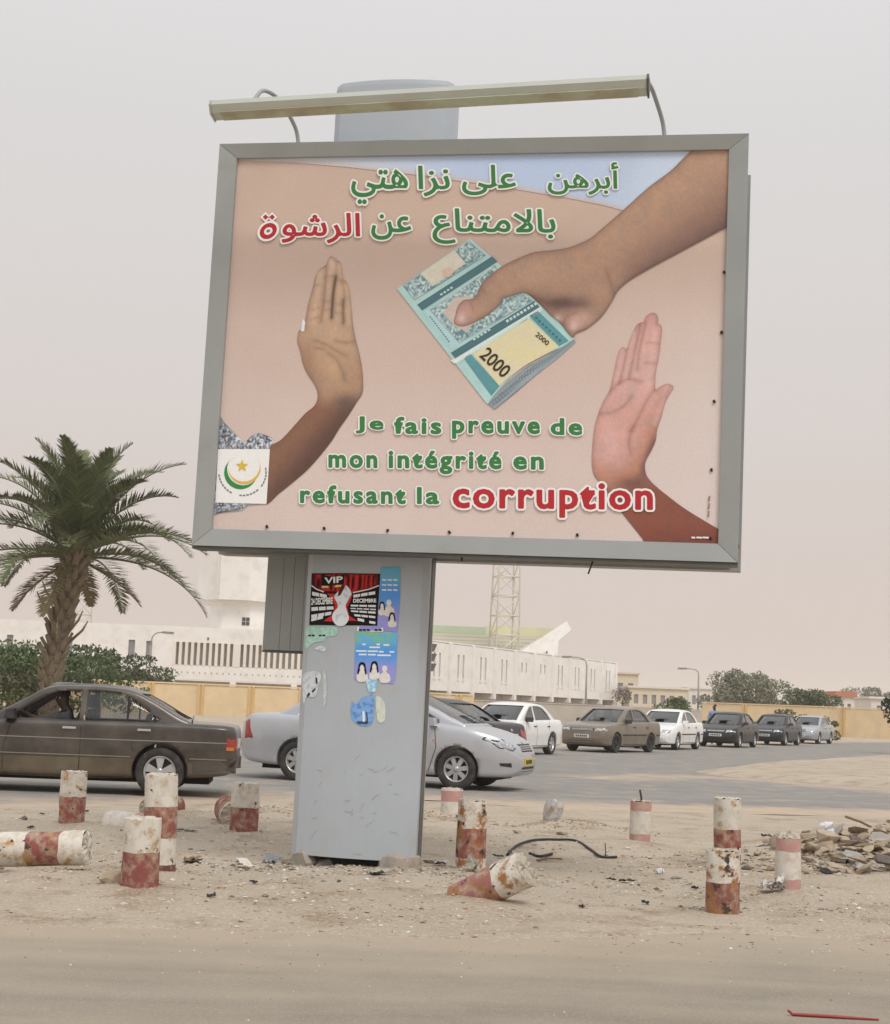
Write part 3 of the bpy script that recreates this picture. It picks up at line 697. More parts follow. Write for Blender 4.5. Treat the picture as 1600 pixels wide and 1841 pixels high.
quad('note_rosette', [(355, 520), (420, 425), (520, 405), (590, 450), (585, 560), (500, 640), (420, 600)], pc(206, 184, 168), 5)
quad('note_margin', [(215, 503), (262, 500), (455, 720), (415, 770)], pc(178, 206, 204), 4)
quad('note_band', [(403, 780), (948, 440), (982, 482), (432, 815)], dteal, 5)
quad('note_strip', [(428, 838), (995, 490), (1000, 505), (440, 852)], pc(206, 226, 216), 5)
quad('note_field', [(545, 790), (905, 553), (1110, 742), (900, 855), (770, 945), (722, 998)], lambda V: lerp(np.tile(pc(226, 212, 156), (len(V), 1)), pc(222, 206, 178), fbm(V[:, 0] * .05, V[:, 1] * .05, 2, 2)), 5)
quad('note_side_band', [(487, 815), (530, 787), (720, 998), (668, 1060)], teal, 5)
quad('note_side_band', [(915, 540), (972, 508), (1172, 702), (1112, 735)], teal, 5)
quad('note_fold_line', [(400, 830), (432, 818), (990, 478), (1000, 486), (470, 822), (428, 852)], pc(222, 232, 226), 6)
for k in range(12): quad('note_letter_mark', [(262 + k * 11, 542 + k * 14.5), (269 + k * 11, 540 + k * 14.5), (275 + k * 11, 549 + k * 14.5), (268 + k * 11, 552 + k * 14.5)], pc(92, 110, 112), 5, 20)
for k in range(4): quad('note_letter_mark', [(330 + k * 22, 398 - k * 14), (344 + k * 22, 389 - k * 14), (352 + k * 22, 398 - k * 14), (338 + k * 22, 407 - k * 14)], pc(196, 214, 208), 6, 20)
for k in range(5): quad('note_letter_mark', [(545 + k * 24, 692 - k * 15), (560 + k * 24, 683 - k * 15), (568 + k * 24, 692 - k * 15), (553 + k * 24, 701 - k * 15)], pc(196, 214, 208), 6, 20)
for k in range(9): quad('note_letter_mark', [(760 + k * 23, 570 - k * 14), (775 + k * 23, 560 - k * 14), (785 + k * 23, 574 - k * 14), (770 + k * 23, 585 - k * 14)], pc(200, 212, 206), 6, 20)
for k in range(8): quad('note_letter_mark', [(950 + k * 22, 548 + k * 21), (962 + k * 22, 542 + k * 21), (972 + k * 22, 556 + k * 21), (960 + k * 22, 562 + k * 21)], pc(70, 112, 118), 6, 20)
# the giving hand and forearm
GH = [(817, 582), (819, 566), (824, 550), (834, 540), (848, 538), (857, 530), (866, 511), (879, 497), (903.5, 479), (934, 464), (961, 454), (997, 450), (1024.5, 445), (1057.5, 431), (1076, 417), (1113, 385), (1164, 339), (1204, 309), (1224.5, 289), (1243, 271), (1254, 257), (1330, 254), (1332, 330), (1330, 396), (1299, 412), (1258, 434), (1214, 457.5), (1164, 484.5), (1130, 505), (1111.5, 521.6), (1104, 535), (1096, 549), (1079.5, 571), (1055, 590.5), (1035.5, 599), (1031, 607), (1022, 600), (1008, 582), (993, 570), (980.5, 557.5), (956, 533), (939, 527), (917, 533), (904, 538), (898, 549), (881.5, 563), (865, 574), (848.5, 582), (832, 587)]
GHs = catmull(GH, 4)
def ghcol(V):
    x, y = V[:, 0], V[:, 1]
    t = (x - 900) * .84 - (y - 500) * .54                      # along the forearm
    s = (x - 900) * .54 + (y - 500) * .84                      # across: + is the shaded lower side
    C = lerp(np.tile(pc(176, 134, 108), (len(V), 1)), pc(168, 126, 102), sstep(150, 330, t))
    C = lerp(C, pc(190, 148, 118), .6 * np.exp(-((s - 30) / 40) ** 2)); C = lerp(C, pc(106, 78, 72), .75 * sstep(60, 150, s) * sstep(150, 220, t))
    C = lerp(C, pc(74, 56, 64), .7 * sstep(250, 440, t) * sstep(110, 190, s)); C = lerp(C, pc(206, 152, 140), .75 * sstep(865, 825, x))
    C = lerp(C, pc(196, 152, 124), .7 * np.exp(-(((x - 950) / 60) ** 2 + ((y - 485) / 20) ** 2)))
    C = lerp(C, pc(92, 66, 62), .85 * np.exp(-(((x - 1010) / 40) ** 2 + ((y - 545) / 12) ** 2))); C = lerp(C, pc(110, 80, 70), .7 * np.exp(-ldist(V, [(956, 533), (1000, 552), (1050, 548)]) / 9))
    C = lerp(C, pc(206, 158, 142), .8 * np.exp(-(((x - 1040) / 26) ** 2 + ((y - 574) / 14) ** 2))); C = lerp(C, pc(232, 196, 182), .8 * np.exp(-(((x - 1002) / 7) ** 2 + ((y - 574) / 6) ** 2)) + .6 * np.exp(-(((x - 1032) / 8) ** 2 + ((y - 588) / 8) ** 2)))
    C = crease(C, V, [[(1012, 584), (1020, 570), (1036, 562)], [(1104, 530), (1098, 508), (1090, 488)]], pc(112, 80, 70), 2.4, .6)
    d = sdist(V, GHs); C = lerp(C, pc(88, 62, 58), .55 * np.exp(-np.maximum(d, 0) / 4.5))
    C = lerp(C, pc(222, 190, 180), .7 * np.exp(-(((x - 830) / 8) ** 2 + ((y - 572) / 8) ** 2))); C = crease(C, V, [[(846, 545), (852, 556)], [(866, 520), (876, 530)]], pc(140, 98, 84), 1.6, .5)
    return mott(C, V)
print_shape('printed_giving_hand', GHs, ghcol, 3.2, 7, poster)
# ---- lettering
ARF = {'\u0627': (0xFE8D, 0xFE8E, 0, 0), '\u0623': (0xFE83, 0xFE84, 0, 0), '\u0628': (0xFE8F, 0xFE90, 0xFE91, 0xFE92), '\u0631': (0xFEAD, 0xFEAE, 0, 0), '\u0647': (0xFEE9, 0xFEEA, 0xFEEB, 0xFEEC), '\u0646': (0xFEE5, 0xFEE6, 0xFEE7, 0xFEE8), '\u0639': (0xFEC9, 0xFECA, 0xFECB, 0xFECC), '\u0644': (0xFEDD, 0xFEDE, 0xFEDF, 0xFEE0), '\u0649': (0xFEEF, 0xFEF0, 0, 0), '\u0632': (0xFEAF, 0xFEB0, 0, 0), '\u062a': (0xFE95, 0xFE96, 0xFE97, 0xFE98), '\u064a': (0xFEF1, 0xFEF2, 0xFEF3, 0xFEF4), '\u0645': (0xFEE1, 0xFEE2, 0xFEE3, 0xFEE4), '\u0634': (0xFEB5, 0xFEB6, 0xFEB7, 0xFEB8), '\u0648': (0xFEED, 0xFEEE, 0, 0), '\u0629': (0x0629, 0xFE94, 0, 0), '\ufefb': (0xFEFB, 0xFEFC, 0, 0)}
def arabic(s):
    s = s.replace('\u0644\u0627', '\ufefb'); out = []
    for i, ch in enumerate(s):
        pv = i > 0 and s[i - 1] in ARF and ARF[s[i - 1]][2]; nx = i + 1 < len(s) and s[i + 1] in ARF and ARF[ch][2]
        f = ARF[ch]; out.append(chr(f[3] if pv and nx else f[1] if pv else f[2] if nx else f[0]))
    return ''.join(reversed(out))
def text_mesh(s, bold, spacing=1.0):
    """filled letters thickened by `bold` (font units) on every side, as one flat triangulated sheet"""
    c = bpy.data.curves.new('lettering', 'FONT'); c.body = s; c.size = 1; c.space_character = spacing; c.resolution_u = 3
    o = bpy.data.objects.new('lettering', c); COL.objects.link(o)
    dg = bpy.context.evaluated_depsgraph_get(); me = bpy.data.meshes.new_from_object(o.evaluated_get(dg))
    bpy.data.objects.remove(o); bpy.data.curves.remove(c)
    bm = bmesh.new(); bm.from_mesh(me); bpy.data.meshes.remove(me)
    bmesh.ops.remove_doubles(bm, verts=bm.verts, dist=1e-4); bmesh.ops.triangulate(bm, faces=bm.faces); bm.verts.index_update()
    vs_ = [Vector((v.co.x, v.co.y)) for v in bm.verts]; fs = [[v.index for v in f.verts] for f in bm.faces]
    fs = [f if (vs_[f[1]] - vs_[f[0]]).cross(vs_[f[2]] - vs_[f[0]]) > 0 else f[::-1] for f in fs]; bm.free()
    cnt = {}
    for f in fs:
        for k in range(3): cnt[(f[k], f[(k + 1) % 3])] = cnt.get((f[k], f[(k + 1) % 3]), 0) + 1
    be = [e for e in cnt if (e[1], e[0]) not in cnt]                     # boundary, letter on the left
    A = np.array([tuple(v) for v in vs_]); tri = np.array(fs)
    nxt = {}; prv = {}
    for a, b_ in be: nxt.setdefault(a, []).append(b_); prv.setdefault(b_, []).append(a)
    pts = []; edges = []; first = {}; last = {}
    def nrm(a, b_):
        d = A[b_] - A[a]; l = np.hypot(*d) + 1e-12; return np.array([d[1], -d[0]]) / l
    for v in nxt:
        if v not in prv: continue
        for q, p in zip(nxt[v], prv[v]):
            n1, n2 = nrm(p, v), nrm(v, q); cr = n1[0] * n2[1] - n1[1] * n2[0]; dt = float(n1 @ n2); k0 = len(pts)
            if cr > .25:                       # convex corner: short arc
                for t in (0, .33, .67, 1):
                    n_ = n1 * (1 - t) + n2 * t; n_ /= np.hypot(*n_) + 1e-9; pts.append(A[v] + n_ * bold)
            else:
                n_ = n1 + n2; l = np.hypot(*n_) + 1e-9; n_ /= l; pts.append(A[v] + n_ * bold * min(1 / max(l / 2, .35), 1.6))
            for k in range(k0, len(pts) - 1): edges.append((k, k + 1))
            last[(v, q)] = len(pts) - 1; first[(p, v)] = k0
    for e in be:
        if e in last and e in first: edges.append((last[e], first[e]))
    r_ = delaunay_2d_cdt([Vector(p) for p in pts], edges, [], 0, 1e-6, False)
    V = np.array([(p.x, p.y, 0) for p in r_[0]]); T = np.array([f for f in r_[2] if len(f) == 3])
    Cn = V[T].mean(1)[:, :2]; best = np.full(len(Cn), 1e9); ins = np.zeros(len(Cn), bool)
    for a, b_ in be:
        d = A[b_] - A[a]; t = np.clip(((Cn - A[a]) @ d) / (d @ d + 1e-12), 0, 1); best = np.minimum(best, ((Cn - A[a] - t[:, None] * d) ** 2).sum(1))
    for i, j, k in tri:
        p, q, r2 = A[i], A[j], A[k]
        c1_ = (q[0] - p[0]) * (Cn[:, 1] - p[1]) - (q[1] - p[1]) * (Cn[:, 0] - p[0]); c2_ = (r2[0] - q[0]) * (Cn[:, 1] - q[1]) - (r2[1] - q[1]) * (Cn[:, 0] - q[0]); c3_ = (p[0] - r2[0]) * (Cn[:, 1] - r2[1]) - (p[1] - r2[1]) * (Cn[:, 0] - r2[0])
        ins |= (c1_ >= -1e-9) & (c2_ >= -1e-9) & (c3_ >= -1e-9)
    T = T[ins | (best < (bold * 1.0) ** 2)]
    u_, inv = np.unique(T.ravel(), return_inverse=True)
    return np_mesh('lettering', V[u_], inv.reshape(T.shape))
def coords(me):
    a = np.empty(len(me.vertices) * 3); me.vertices.foreach_get('co', a); return a.reshape(-1, 3)
m_let = {}
def let_mat(name, c): return mat('print_' + name, tuple(np.clip(c, 0, .93)), .55, 0, .05, 4, spec=.25)
def word(s, box, colname, col, bev=.03, outl=.05, outc=(240, 240, 232), spacing=1.0, layer=9, parent=None, place=None):
    """lettering fitted into a box of photo pixels (x0,y0,x1,y1) on the poster; white contour behind"""
    f = text_mesh(s, bev, spacing); A = coords(f); lo, hi = A.min(0), A.max(0)
    jobs = [(f, 'lettering', let_mat(colname, col), layer)]
    if outl: jobs.append((text_mesh(s, bev + outl, spacing), 'lettering_outline', let_mat('outline_white', pc(*outc)), layer - 1))
    x0, y0, x1, y1 = box
    for me, nm, m, ly in jobs:
        B = coords(me); u = (B[:, 0] - lo[0]) / (hi[0] - lo[0]); v = (B[:, 1] - lo[1]) / (hi[1] - lo[1])
        px = x0 + (x1 - x0) * u; py = y1 + (y0 - y1) * v + .010 * (px - (x0 + x1) / 2) * 1.0
        X, Z = PP(px, py); B2 = np.stack([X, np.full(len(X), -.0012 * ly), Z], 1)
        me.vertices.foreach_set('co', B2.astype(np.float32).ravel()); me.update()
        bpart(me, nm, m, poster)
green, red = pc(62, 122, 66), pc(180, 44, 48)
AW = [('\u0623\u0628\u0631\u0647\u0646', (985, 292, 1112, 351), 0), ('\u0639\u0644\u0649', (831, 297, 928, 352), 0), ('\u0646\u0632\u0627', (752, 299, 809, 354), 0), ('\u0647\u062a\u064a', (632, 305, 734, 368), 0),
      ('\u0628\u0627\u0644\u0627\u0645\u062a\u0646\u0627\u0639', (778, 376, 999, 440), 0), ('\u0639\u0646', (668, 386, 740, 432), 0), ('\u0627\u0644\u0631\u0634\u0648', (507, 383, 648, 438), 1)]
for s, bx, k in AW: word(arabic(s), bx, ('green', 'red')[k], (green, red)[k], .016, .05, (236, 238, 226))
def ringpoly(cx, cy, rx, ry, w, lean=.25):
    a = np.linspace(0, 2 * math.pi, 25) + math.pi / 2
    o = [(cx + rx * math.cos(t) + lean * ry * math.sin(t), cy - ry * math.sin(t)) for t in a]; i = [(cx + (rx - w) * math.cos(t) + lean * (ry - w) * math.sin(t), cy - (ry - w) * math.sin(t)) for t in a[::-1]]
    o[-1] = (o[-1][0] + .15, o[-1][1]); i[0] = (i[0][0] + .15, i[0][1]); return o + i
for grow, nm, c_, ly in ((0, 'lettering', red, 9), (4.2, 'lettering_outline', pc(236, 238, 226), 8)):      # the closing letter with its two dots
    print_shape(nm, ringpoly(483, 416, 15 + grow, 14.5 + grow, 7.5 + 2 * grow), c_, 30, ly, poster)
    for dx in (478, 490): print_shape(nm, [(dx - 5 - grow, 391), (dx, 386 - grow), (dx + 5 + grow, 391), (dx, 396 + grow)], c_, 30, ly + .1, poster)
for s, bx in (('Je', (640, 749, 690, 780)), ('fais', (709, 750, 794, 781)), ('preuve', (813, 757, 971, 790)), ('de', (990, 752, 1047, 783)), ('mon', (591, 818, 679, 842)), ('int\u00e9grit\u00e9', (699, 811, 902, 853)), ('en', (923, 821, 978, 845)), ('refusant', (540, 873, 730, 906)), ('la', (750, 876, 790, 907))):
    word(s, bx, 'green', green, .038, .055, spacing=1.24)
word('corruption', (814, 868, 1174, 931), 'red', red, .028, .055, spacing=1.12)
# numerals on the notes, turned with the bundle
def turned(s, o, ex, ey, colname, col, bev, layer):
    me = text_mesh(s, bev); A = coords(me); lo, hi = A.min(0), A.max(0)
    u = (A[:, 0] - lo[0]) / (hi[0] - lo[0]); v = (A[:, 1] - lo[1]) / (hi[1] - lo[1])
    X, Z = PP(o[0] + ex[0] * u + ey[0] * v, o[1] + ex[1] * u + ey[1] * v)
    me.vertices.foreach_set('co', np.stack([X, np.full(len(X), -.0012 * layer), Z], 1).astype(np.float32).ravel()); me.update(); bpart(me, 'lettering', let_mat(colname, col), poster)
def d2(a, b_): return (b_[0] - a[0], b_[1] - a[1])
p0 = NT(585, 805); turned('2000', p0, d2(p0, NT(742, 950)), d2(p0, NT(648, 738)), 'note_ink', pc(62, 52, 44), .015, 8)
p0 = NT(952, 668); turned('2000', p0, d2(p0, NT(1030, 736)), d2(p0, NT(972, 642)), 'note_ink', pc(62, 52, 44), .015, 8)
# imprint lines too small to read
for k, (a, b_) in enumerate(((1243, 1250), (1252, 1262), (1263, 1275))): print_shape('imprint_mark', [(a, 965), (b_, 965.4), (b_, 968.6), (a, 968)], pc(232, 220, 214), 20, 8, poster)
for k, (a, b_) in enumerate(((892, 902), (905, 916), (919, 930))): print_shape('imprint_mark', [(1274 - k * .6, a), (1277 - k * .6, a), (1276 - k * .6, b_), (1273 - k * .6, b_)], pc(150, 120, 100), 20, 8, poster)
# staples along the border of the sheet
st = MB().box(-.009, .009, -.008, .0, -.012, .012).mesh('staple')
st.materials.append(m_black)
for q in [(480, 947), (583, 950), (697, 954), (808, 957), (922, 959), (1038, 962), (1302, 490), (1297, 598), (1284, 722), (1279, 845), (1277, 968), (398, 613), (412, 420)]:
    x, z = PP(*q); o = bpart(st, 'staple', None, poster); o.location = (float(x), -.002, float(z)); o.rotation_euler = (0, random.uniform(-.8, .8), 0)
# ------------------------------------------------------------------ bills pasted on the column
m_bill = attr_mat('pasted_paper', .75, .2, bmp=.08, bscale=30, var=.03)
def CPT(px, py, layer):
    px = np.asarray(px, float); py = np.asarray(py, float)
    x, z = PP(px, py, .30); y = col_front(x) - .0025 - .0009 * layer
    return np.stack([x, y, z], -1)
def cbill(name, poly, col, step, layer, parent=None, origin=None, label=None, cat='poster'):
    """paper or print following the curved column; the first sheet of a bill is a thing, the rest its parts"""
    V, T = cdt_fill(np.asarray(poly, float), step); L = CPT(V[:, 0], V[:, 1], layer)
    C = col(V) if callable(col) else np.tile(col, (len(V), 1))
    W_ = L @ BM.T + BC
    a = L[:, [0, 2]]; t = a[T]; ar = (t[:, 1, 0] - t[:, 0, 0]) * (t[:, 2, 1] - t[:, 0, 1]) - (t[:, 2, 0] - t[:, 0, 0]) * (t[:, 1, 1] - t[:, 0, 1]); T = np.where(ar[:, None] > 0, T, T[:, ::-1])
    if parent is None: origin = W_.mean(0)
    else: origin = np.array(parent['o'])
    me = np_mesh(name, W_ - origin, T); set_col(me, np.clip(C, 0, .95)); o = link(name, me, m_bill)
    if parent is None: o.location = origin; o['o'] = [float(k) for k in origin]; tag(o, label, cat)
    else: o.parent = parent
    return o
def cword(s, corners, col, parent, layer, bold=.01, nm='white'):
    """lettering bent onto the column: corners bottom-left, bottom-right, top-left in photo pixels"""
    me = text_mesh(s, bold); A = coords(me); lo, hi = A.min(0), A.max(0); u = (A[:, 0] - lo[0]) / (hi[0] - lo[0]); v = (A[:, 1] - lo[1]) / (hi[1] - lo[1])
    b0, b1, t0 = [np.array(c, float) for c in corners]; P = b0 + u[:, None] * (b1 - b0) + v[:, None] * (t0 - b0)
    W_ = CPT(P[:, 0], P[:, 1], layer) @ BM.T + BC - np.array(parent['o']); me.vertices.foreach_set('co', W_.astype(np.float32).ravel()); me.update()
    o = link('lettering', me, let_mat('bill_' + nm, col)); o.parent = parent
Z8 = lambda x, y: (540 + x / 8, 1010 + y / 8)
def Q8(*p): return [Z8(*q) for q in p]
white = pc(232, 232, 228)
vip = cbill('event_poster', Q8((145, 160), (650, 166), (1155, 175), (1130, 560), (1110, 920), (600, 915), (110, 905), (128, 530)), pc(24, 18, 18), 6, 6, label='red and black event poster reading VIP with a pale dancer, pasted on the grey column', cat='poster')
def curtain(V):
    n1 = vnoise(V[:, 0] * .32 + .02 * V[:, 1], V[:, 1] * .04, 3); C = lerp(np.tile(pc(196, 44, 44), (len(V), 1)), pc(60, 14, 16), sstep(.35, .75, n1)); return lerp(C, pc(26, 16, 18), sstep(15, 2, np.minimum(np.abs(V[:, 0] - 558), np.abs(V[:, 0] - 684))) * .9)
cbill('red_curtain', Q8((160, 172), (650, 176), (1135, 186), (1120, 330), (1000, 385), (760, 440), (560, 440), (330, 415), (220, 370), (150, 320)), curtain, 2, 7, vip)
cbill('red_glow', Q8((385, 455), (560, 470), (760, 470), (730, 560), (680, 660), (715, 780), (830, 850), (700, 850), (450, 860), (330, 850), (470, 760), (500, 640), (470, 560)), pc(204, 48, 46), 4, 7, vip)
cbill('arc_line', Q8((140, 325), (230, 385), (340, 425), (330, 440), (220, 400), (140, 345)), pc(226, 210, 200), 4, 8, vip)
cbill('arc_line', Q8((1140, 335), (1000, 390), (760, 440), (770, 455), (1005, 405), (1140, 352)), pc(226, 210, 200), 4, 8, vip)
cbill('title_box', Q8((292, 178), (640, 186), (632, 330), (305, 362)), pc(20, 18, 18), 6, 8, vip)
cword('VIP', (Z8(345, 318), Z8(618, 300), Z8(345, 226)), white, vip, 10, .03)
cbill('title_rule', Q8((300, 345), (600, 335), (590, 360), (305, 375)), pc(214, 202, 120), 6, 9, vip)
rows = [[(152, 425), (385, 475), (385, 520), (152, 480)], None, [(140, 650), (490, 640), (490, 685), (140, 705)], [(140, 760), (460, 715), (450, 760), (140, 810)], [(140, 815), (330, 770), (325, 815), (140, 855)],
        [(770, 480), (1095, 425), (1095, 470), (770, 520)], None, [(730, 620), (1105, 625), (1105, 655), (730, 645)], [(725, 665), (1105, 680), (1105, 700), (725, 680)], [(730, 700), (1100, 720), (1100, 750), (735, 722)], [(775, 755), (1095, 785), (1095, 815), (790, 785)], [(830, 810), (930, 830), (930, 870), (835, 850)], [(1000, 850), (1090, 865), (1088, 900), (1000, 885)]]
for r_ in rows:
    if r_ is None: continue
    p = np.array(r_, float); nseg = max(1, int((p[1, 0] - p[0, 0]) / 95)); cuts = np.linspace(0, 1, nseg + 1)
    for k in range(nseg):        # rows of small print, unreadable in the photograph
        a, b_ = cuts[k] + .01, cuts[k + 1] - .03
        cbill('small_print', Q8(*(p[0] + (p[1] - p[0]) * a, p[0] + (p[1] - p[0]) * b_, p[3] + (p[2] - p[3]) * b_, p[3] + (p[2] - p[3]) * a)), pc(222, 220, 216), 20, 8, vip)
cword('24 DECEMBRE', (Z8(140, 618), Z8(470, 608), Z8(140, 520)), white, vip, 9, .035)
cword('DECEMBRE', (Z8(770, 592), Z8(1100, 588), Z8(770, 535)), white, vip, 9, .035)
def dancer(V): return lerp(np.tile(pc(226, 224, 224), (len(V), 1)), pc(176, 186, 196), .8 * sstep(.5, .75, fbm(V[:, 0] * .18, V[:, 1] * .14, 3, 12)))
cbill('dancer_figure', [tuple(q) for q in catmull(Q8((650, 340), (690, 360), (745, 455), (715, 520), (680, 585), (660, 640), (690, 740), (705, 830), (640, 915), (530, 915), (465, 830), (470, 740), (540, 660), (530, 590), (490, 500), (560, 420), (610, 370)), 4)], dancer, 3, 9, vip)
cbill('dancer_hair', Q8((560, 410), (600, 340), (655, 335), (640, 380), (585, 480), (540, 500)), pc(92, 30, 26), 4, 10, vip)
def bluebg(y0, y1):
    def f(V):
        t = np.clip((V[:, 1] - y0) / (y1 - y0), 0, 1); C = lerp(np.tile(pc(112, 176, 206), (len(V), 1)), pc(92, 150, 214), sstep(.1, .4, t)); C = lerp(C, pc(150, 146, 200), sstep(.45, .8, t))
        g = sstep(.45, .62, fbm(V[:, 0] * .09, V[:, 1] * .1, 3, 23)) * sstep(.32, .05, t); return lerp(C, pc(128, 190, 128), g)
    return f
b1 = cbill('blue_poster', Q8((1168, 80), (1440, 62), (1432, 500), (1400, 960), (1390, 1010), (830, 1000), (830, 930), (1112, 922), (1157, 180)), bluebg(1018, 1136), 3.5, 3, label='blue and green concert bill half covered by the red VIP poster', cat='poster')
cbill('caption_strip', Q8((825, 935), (1195, 950), (1195, 1010), (825, 1000)), pc(226, 230, 214), 8, 4, b1)
for k in range(6):
    if k == 3: continue
    cbill('caption_mark', Q8((850 + k * 56, 968), (896 + k * 56, 972), (894 + k * 56, 998), (850 + k * 56, 994)), pc(34, 34, 36), 20, 5, b1)
for r_ in range(3):
    for k in range(3): cbill('small_print', Q8((1180 + k * 78, 250 + r_ * 72), (1240 + k * 78, 254 + r_ * 72), (1240 + k * 78, 276 + r_ * 72), (1180 + k * 78, 272 + r_ * 72)), pc(224, 232, 240), 20, 4, b1)
def singer(parent, cx, cy, s, dark, lay, hair=True):
    body = [(0, -60), (26, -50), (34, -10), (22, 22), (62, 60), (70, 130), (30, 160), (-40, 160), (-66, 120), (-58, 60), (-20, 24), (-32, -10), (-24, -50)]
    cbill('singer_figure', [tuple(q) for q in catmull([(cx + x * s, cy + y * s) for x, y in body], 3)], lambda V: lerp(np.tile(pc(232, 222, 210), (len(V), 1)), pc(206, 196, 186), fbm(V[:, 0] * .2, V[:, 1] * .2, 2, 3)), 3, lay, parent)
    if hair: cbill('singer_hair', [tuple(q) for q in catmull([(cx + x * s, cy + y * s) for x, y in [(0, -84), (36, -66), (50, 0), (56, 60), (38, 70), (30, -6), (4, -52), (-22, -30), (-30, 20), (-44, 70), (-58, 50), (-46, -20), (-34, -66)]], 3)], dark, 3, lay + 1, parent)
singer(b1, *Z8(1275, 610), .135, pc(70, 80, 60), 4, False); singer(b1, *Z8(1320, 800), .11, pc(40, 34, 34), 5); singer(b1, *Z8(1180, 640), .10, pc(30, 28, 34), 4)
Y8 = lambda x, y: (540 + x / 8, 1120 + y / 8)
def QY(*p): return [Y8(*q) for q in p]
b2 = cbill('blue_poster', QY((805, 130), (1400, 135), (1385, 480), (1365, 800), (1330, 880), (1240, 860), (1130, 800), (960, 800), (860, 850), (785, 800), (790, 470)), bluebg(1137, 1225), 3.5, 2, label='blue concert bill with three singers, lower right on the grey column', cat='poster')
for (a, b_, y) in ((900, 1150, 310), (1200, 1280, 318), (1000, 1150, 352), (810, 960, 405), (975, 1120, 408), (1135, 1350, 416), (850, 960, 455), (980, 1090, 458), (1110, 1300, 466)):
    cbill('small_print', QY((a, y - 13), (b_, y - 11), (b_, y + 11), (a, y + 10)), pc(222, 232, 242), 20, 3, b2)
for cx, cy, s in ((895, 660, .145), (1070, 640, .135), (1215, 680, .14)): singer(b2, *Y8(cx, cy), s, pc(22, 20, 24), 4, cx < 1200)
def torn(label, pts, col, layer=2): return cbill('torn_paper', [tuple(q) for q in catmull(QY(*pts), 3)], col, 3, layer, label=label, cat='paper scrap')
def scrap(base, alt, sc=.3):
    return lambda V: lerp(np.tile(pc(*base), (len(V), 1)), pc(*alt), sstep(.45, .65, fbm(V[:, 0] * sc, V[:, 1] * sc, 3, 31)))
t1 = torn('torn green and blue strip of paper just under the red poster, left side of column', [(80, 60), (300, 50), (520, 60), (520, 180), (380, 200), (330, 260), (180, 280), (60, 370), (55, 200)], scrap((176, 204, 190), (150, 190, 160)))
for k in range(5):
    if k != 2: cbill('caption_mark', QY((95 + k * 54, 166), (138 + k * 54, 166), (138 + k * 54, 190), (95 + k * 54, 190)), pc(40, 40, 42), 20, 4, t1)
t2 = torn('whitish torn paper remnant with black scribble at the left edge of the column', [(20, 740), (120, 690), (290, 720), (260, 900), (200, 1060), (70, 1060), (30, 1180), (10, 960)], scrap((206, 204, 200), (176, 180, 182)))
for p in (((205, 780), (235, 790), (240, 880), (215, 870)), ((150, 980), (205, 930), (210, 960), (165, 1005)), ((70, 1050), (110, 990), (130, 1030), (90, 1065))): cbill('ink_mark', QY(*p), pc(52, 50, 54), 20, 3, t2)
torn('narrow pale paper strip left beside the scribbled remnant on the column', [(325, 690), (360, 740), (380, 960), (360, 1180), (320, 1190), (330, 960)], scrap((200, 202, 194), (178, 182, 176)))
torn('small crumpled white paper patch above the scribbled remnant', [(190, 370), (290, 325), (370, 370), (340, 410), (260, 390)], scrap((210, 210, 212), (182, 186, 190)))
t3 = torn('blue torn paper scrap with white lines, lowest on the column', [(745, 1120), (800, 1180), (880, 1090), (960, 1050), (1060, 1040), (1070, 1200), (1050, 1400), (980, 1480), (840, 1460), (740, 1350)], scrap((128, 166, 206), (96, 130, 186), .22))
for p in (((900, 1270), (930, 1270), (935, 1420), (905, 1420)), ((950, 1285), (968, 1285), (985, 1430), (962, 1430)), ((810, 1420), (950, 1405), (985, 1440), (960, 1460), (830, 1448))): cbill('line_mark', QY(*p), pc(226, 232, 238) if p[0][0] == 900 else pc(60, 72, 92), 20, 3, t3)
torn('cream strip of paper beside the lowest blue scrap on the column', [(1090, 1060), (1160, 1070), (1220, 1180), (1215, 1400), (1120, 1420), (1095, 1240)], scrap((206, 206, 186), (188, 190, 176)), 1)
torn('small light blue paper square hanging under the singers bill', [(960, 800), (1100, 800), (1085, 980), (990, 985)], scrap((134, 184, 206), (206, 222, 228), .25), 3)
# faint smears of old paste low on the column
m_smear = mat('paste_smear', (.41, .385, .29), .8, 0, .2, 30)
rs = np.random.default_rng(5)
for k in range(26):
    cx, cy = rs.uniform(560, 725), rs.normal(1430, 38); l = rs.uniform(3, 14); a = rs.uniform(-1.2, .4)
    t = np.array([math.cos(a), math.sin(a)]); q = np.array([-t[1], t[0]]); P = [np.array((cx, cy)) + t * l * u + q * rs.uniform(.25, .75) * s for u, s in ((-1, 0), (-.3, 1), (.4, .7), (1, 0), (.4, -1), (-.4, -.6))]
    V, T = cdt_fill(np.array(P), 30); L = CPT(V[:, 0], V[:, 1], .2)
    bpart(np_mesh('paste_smear', L, T), 'paste_smear', m_smear)
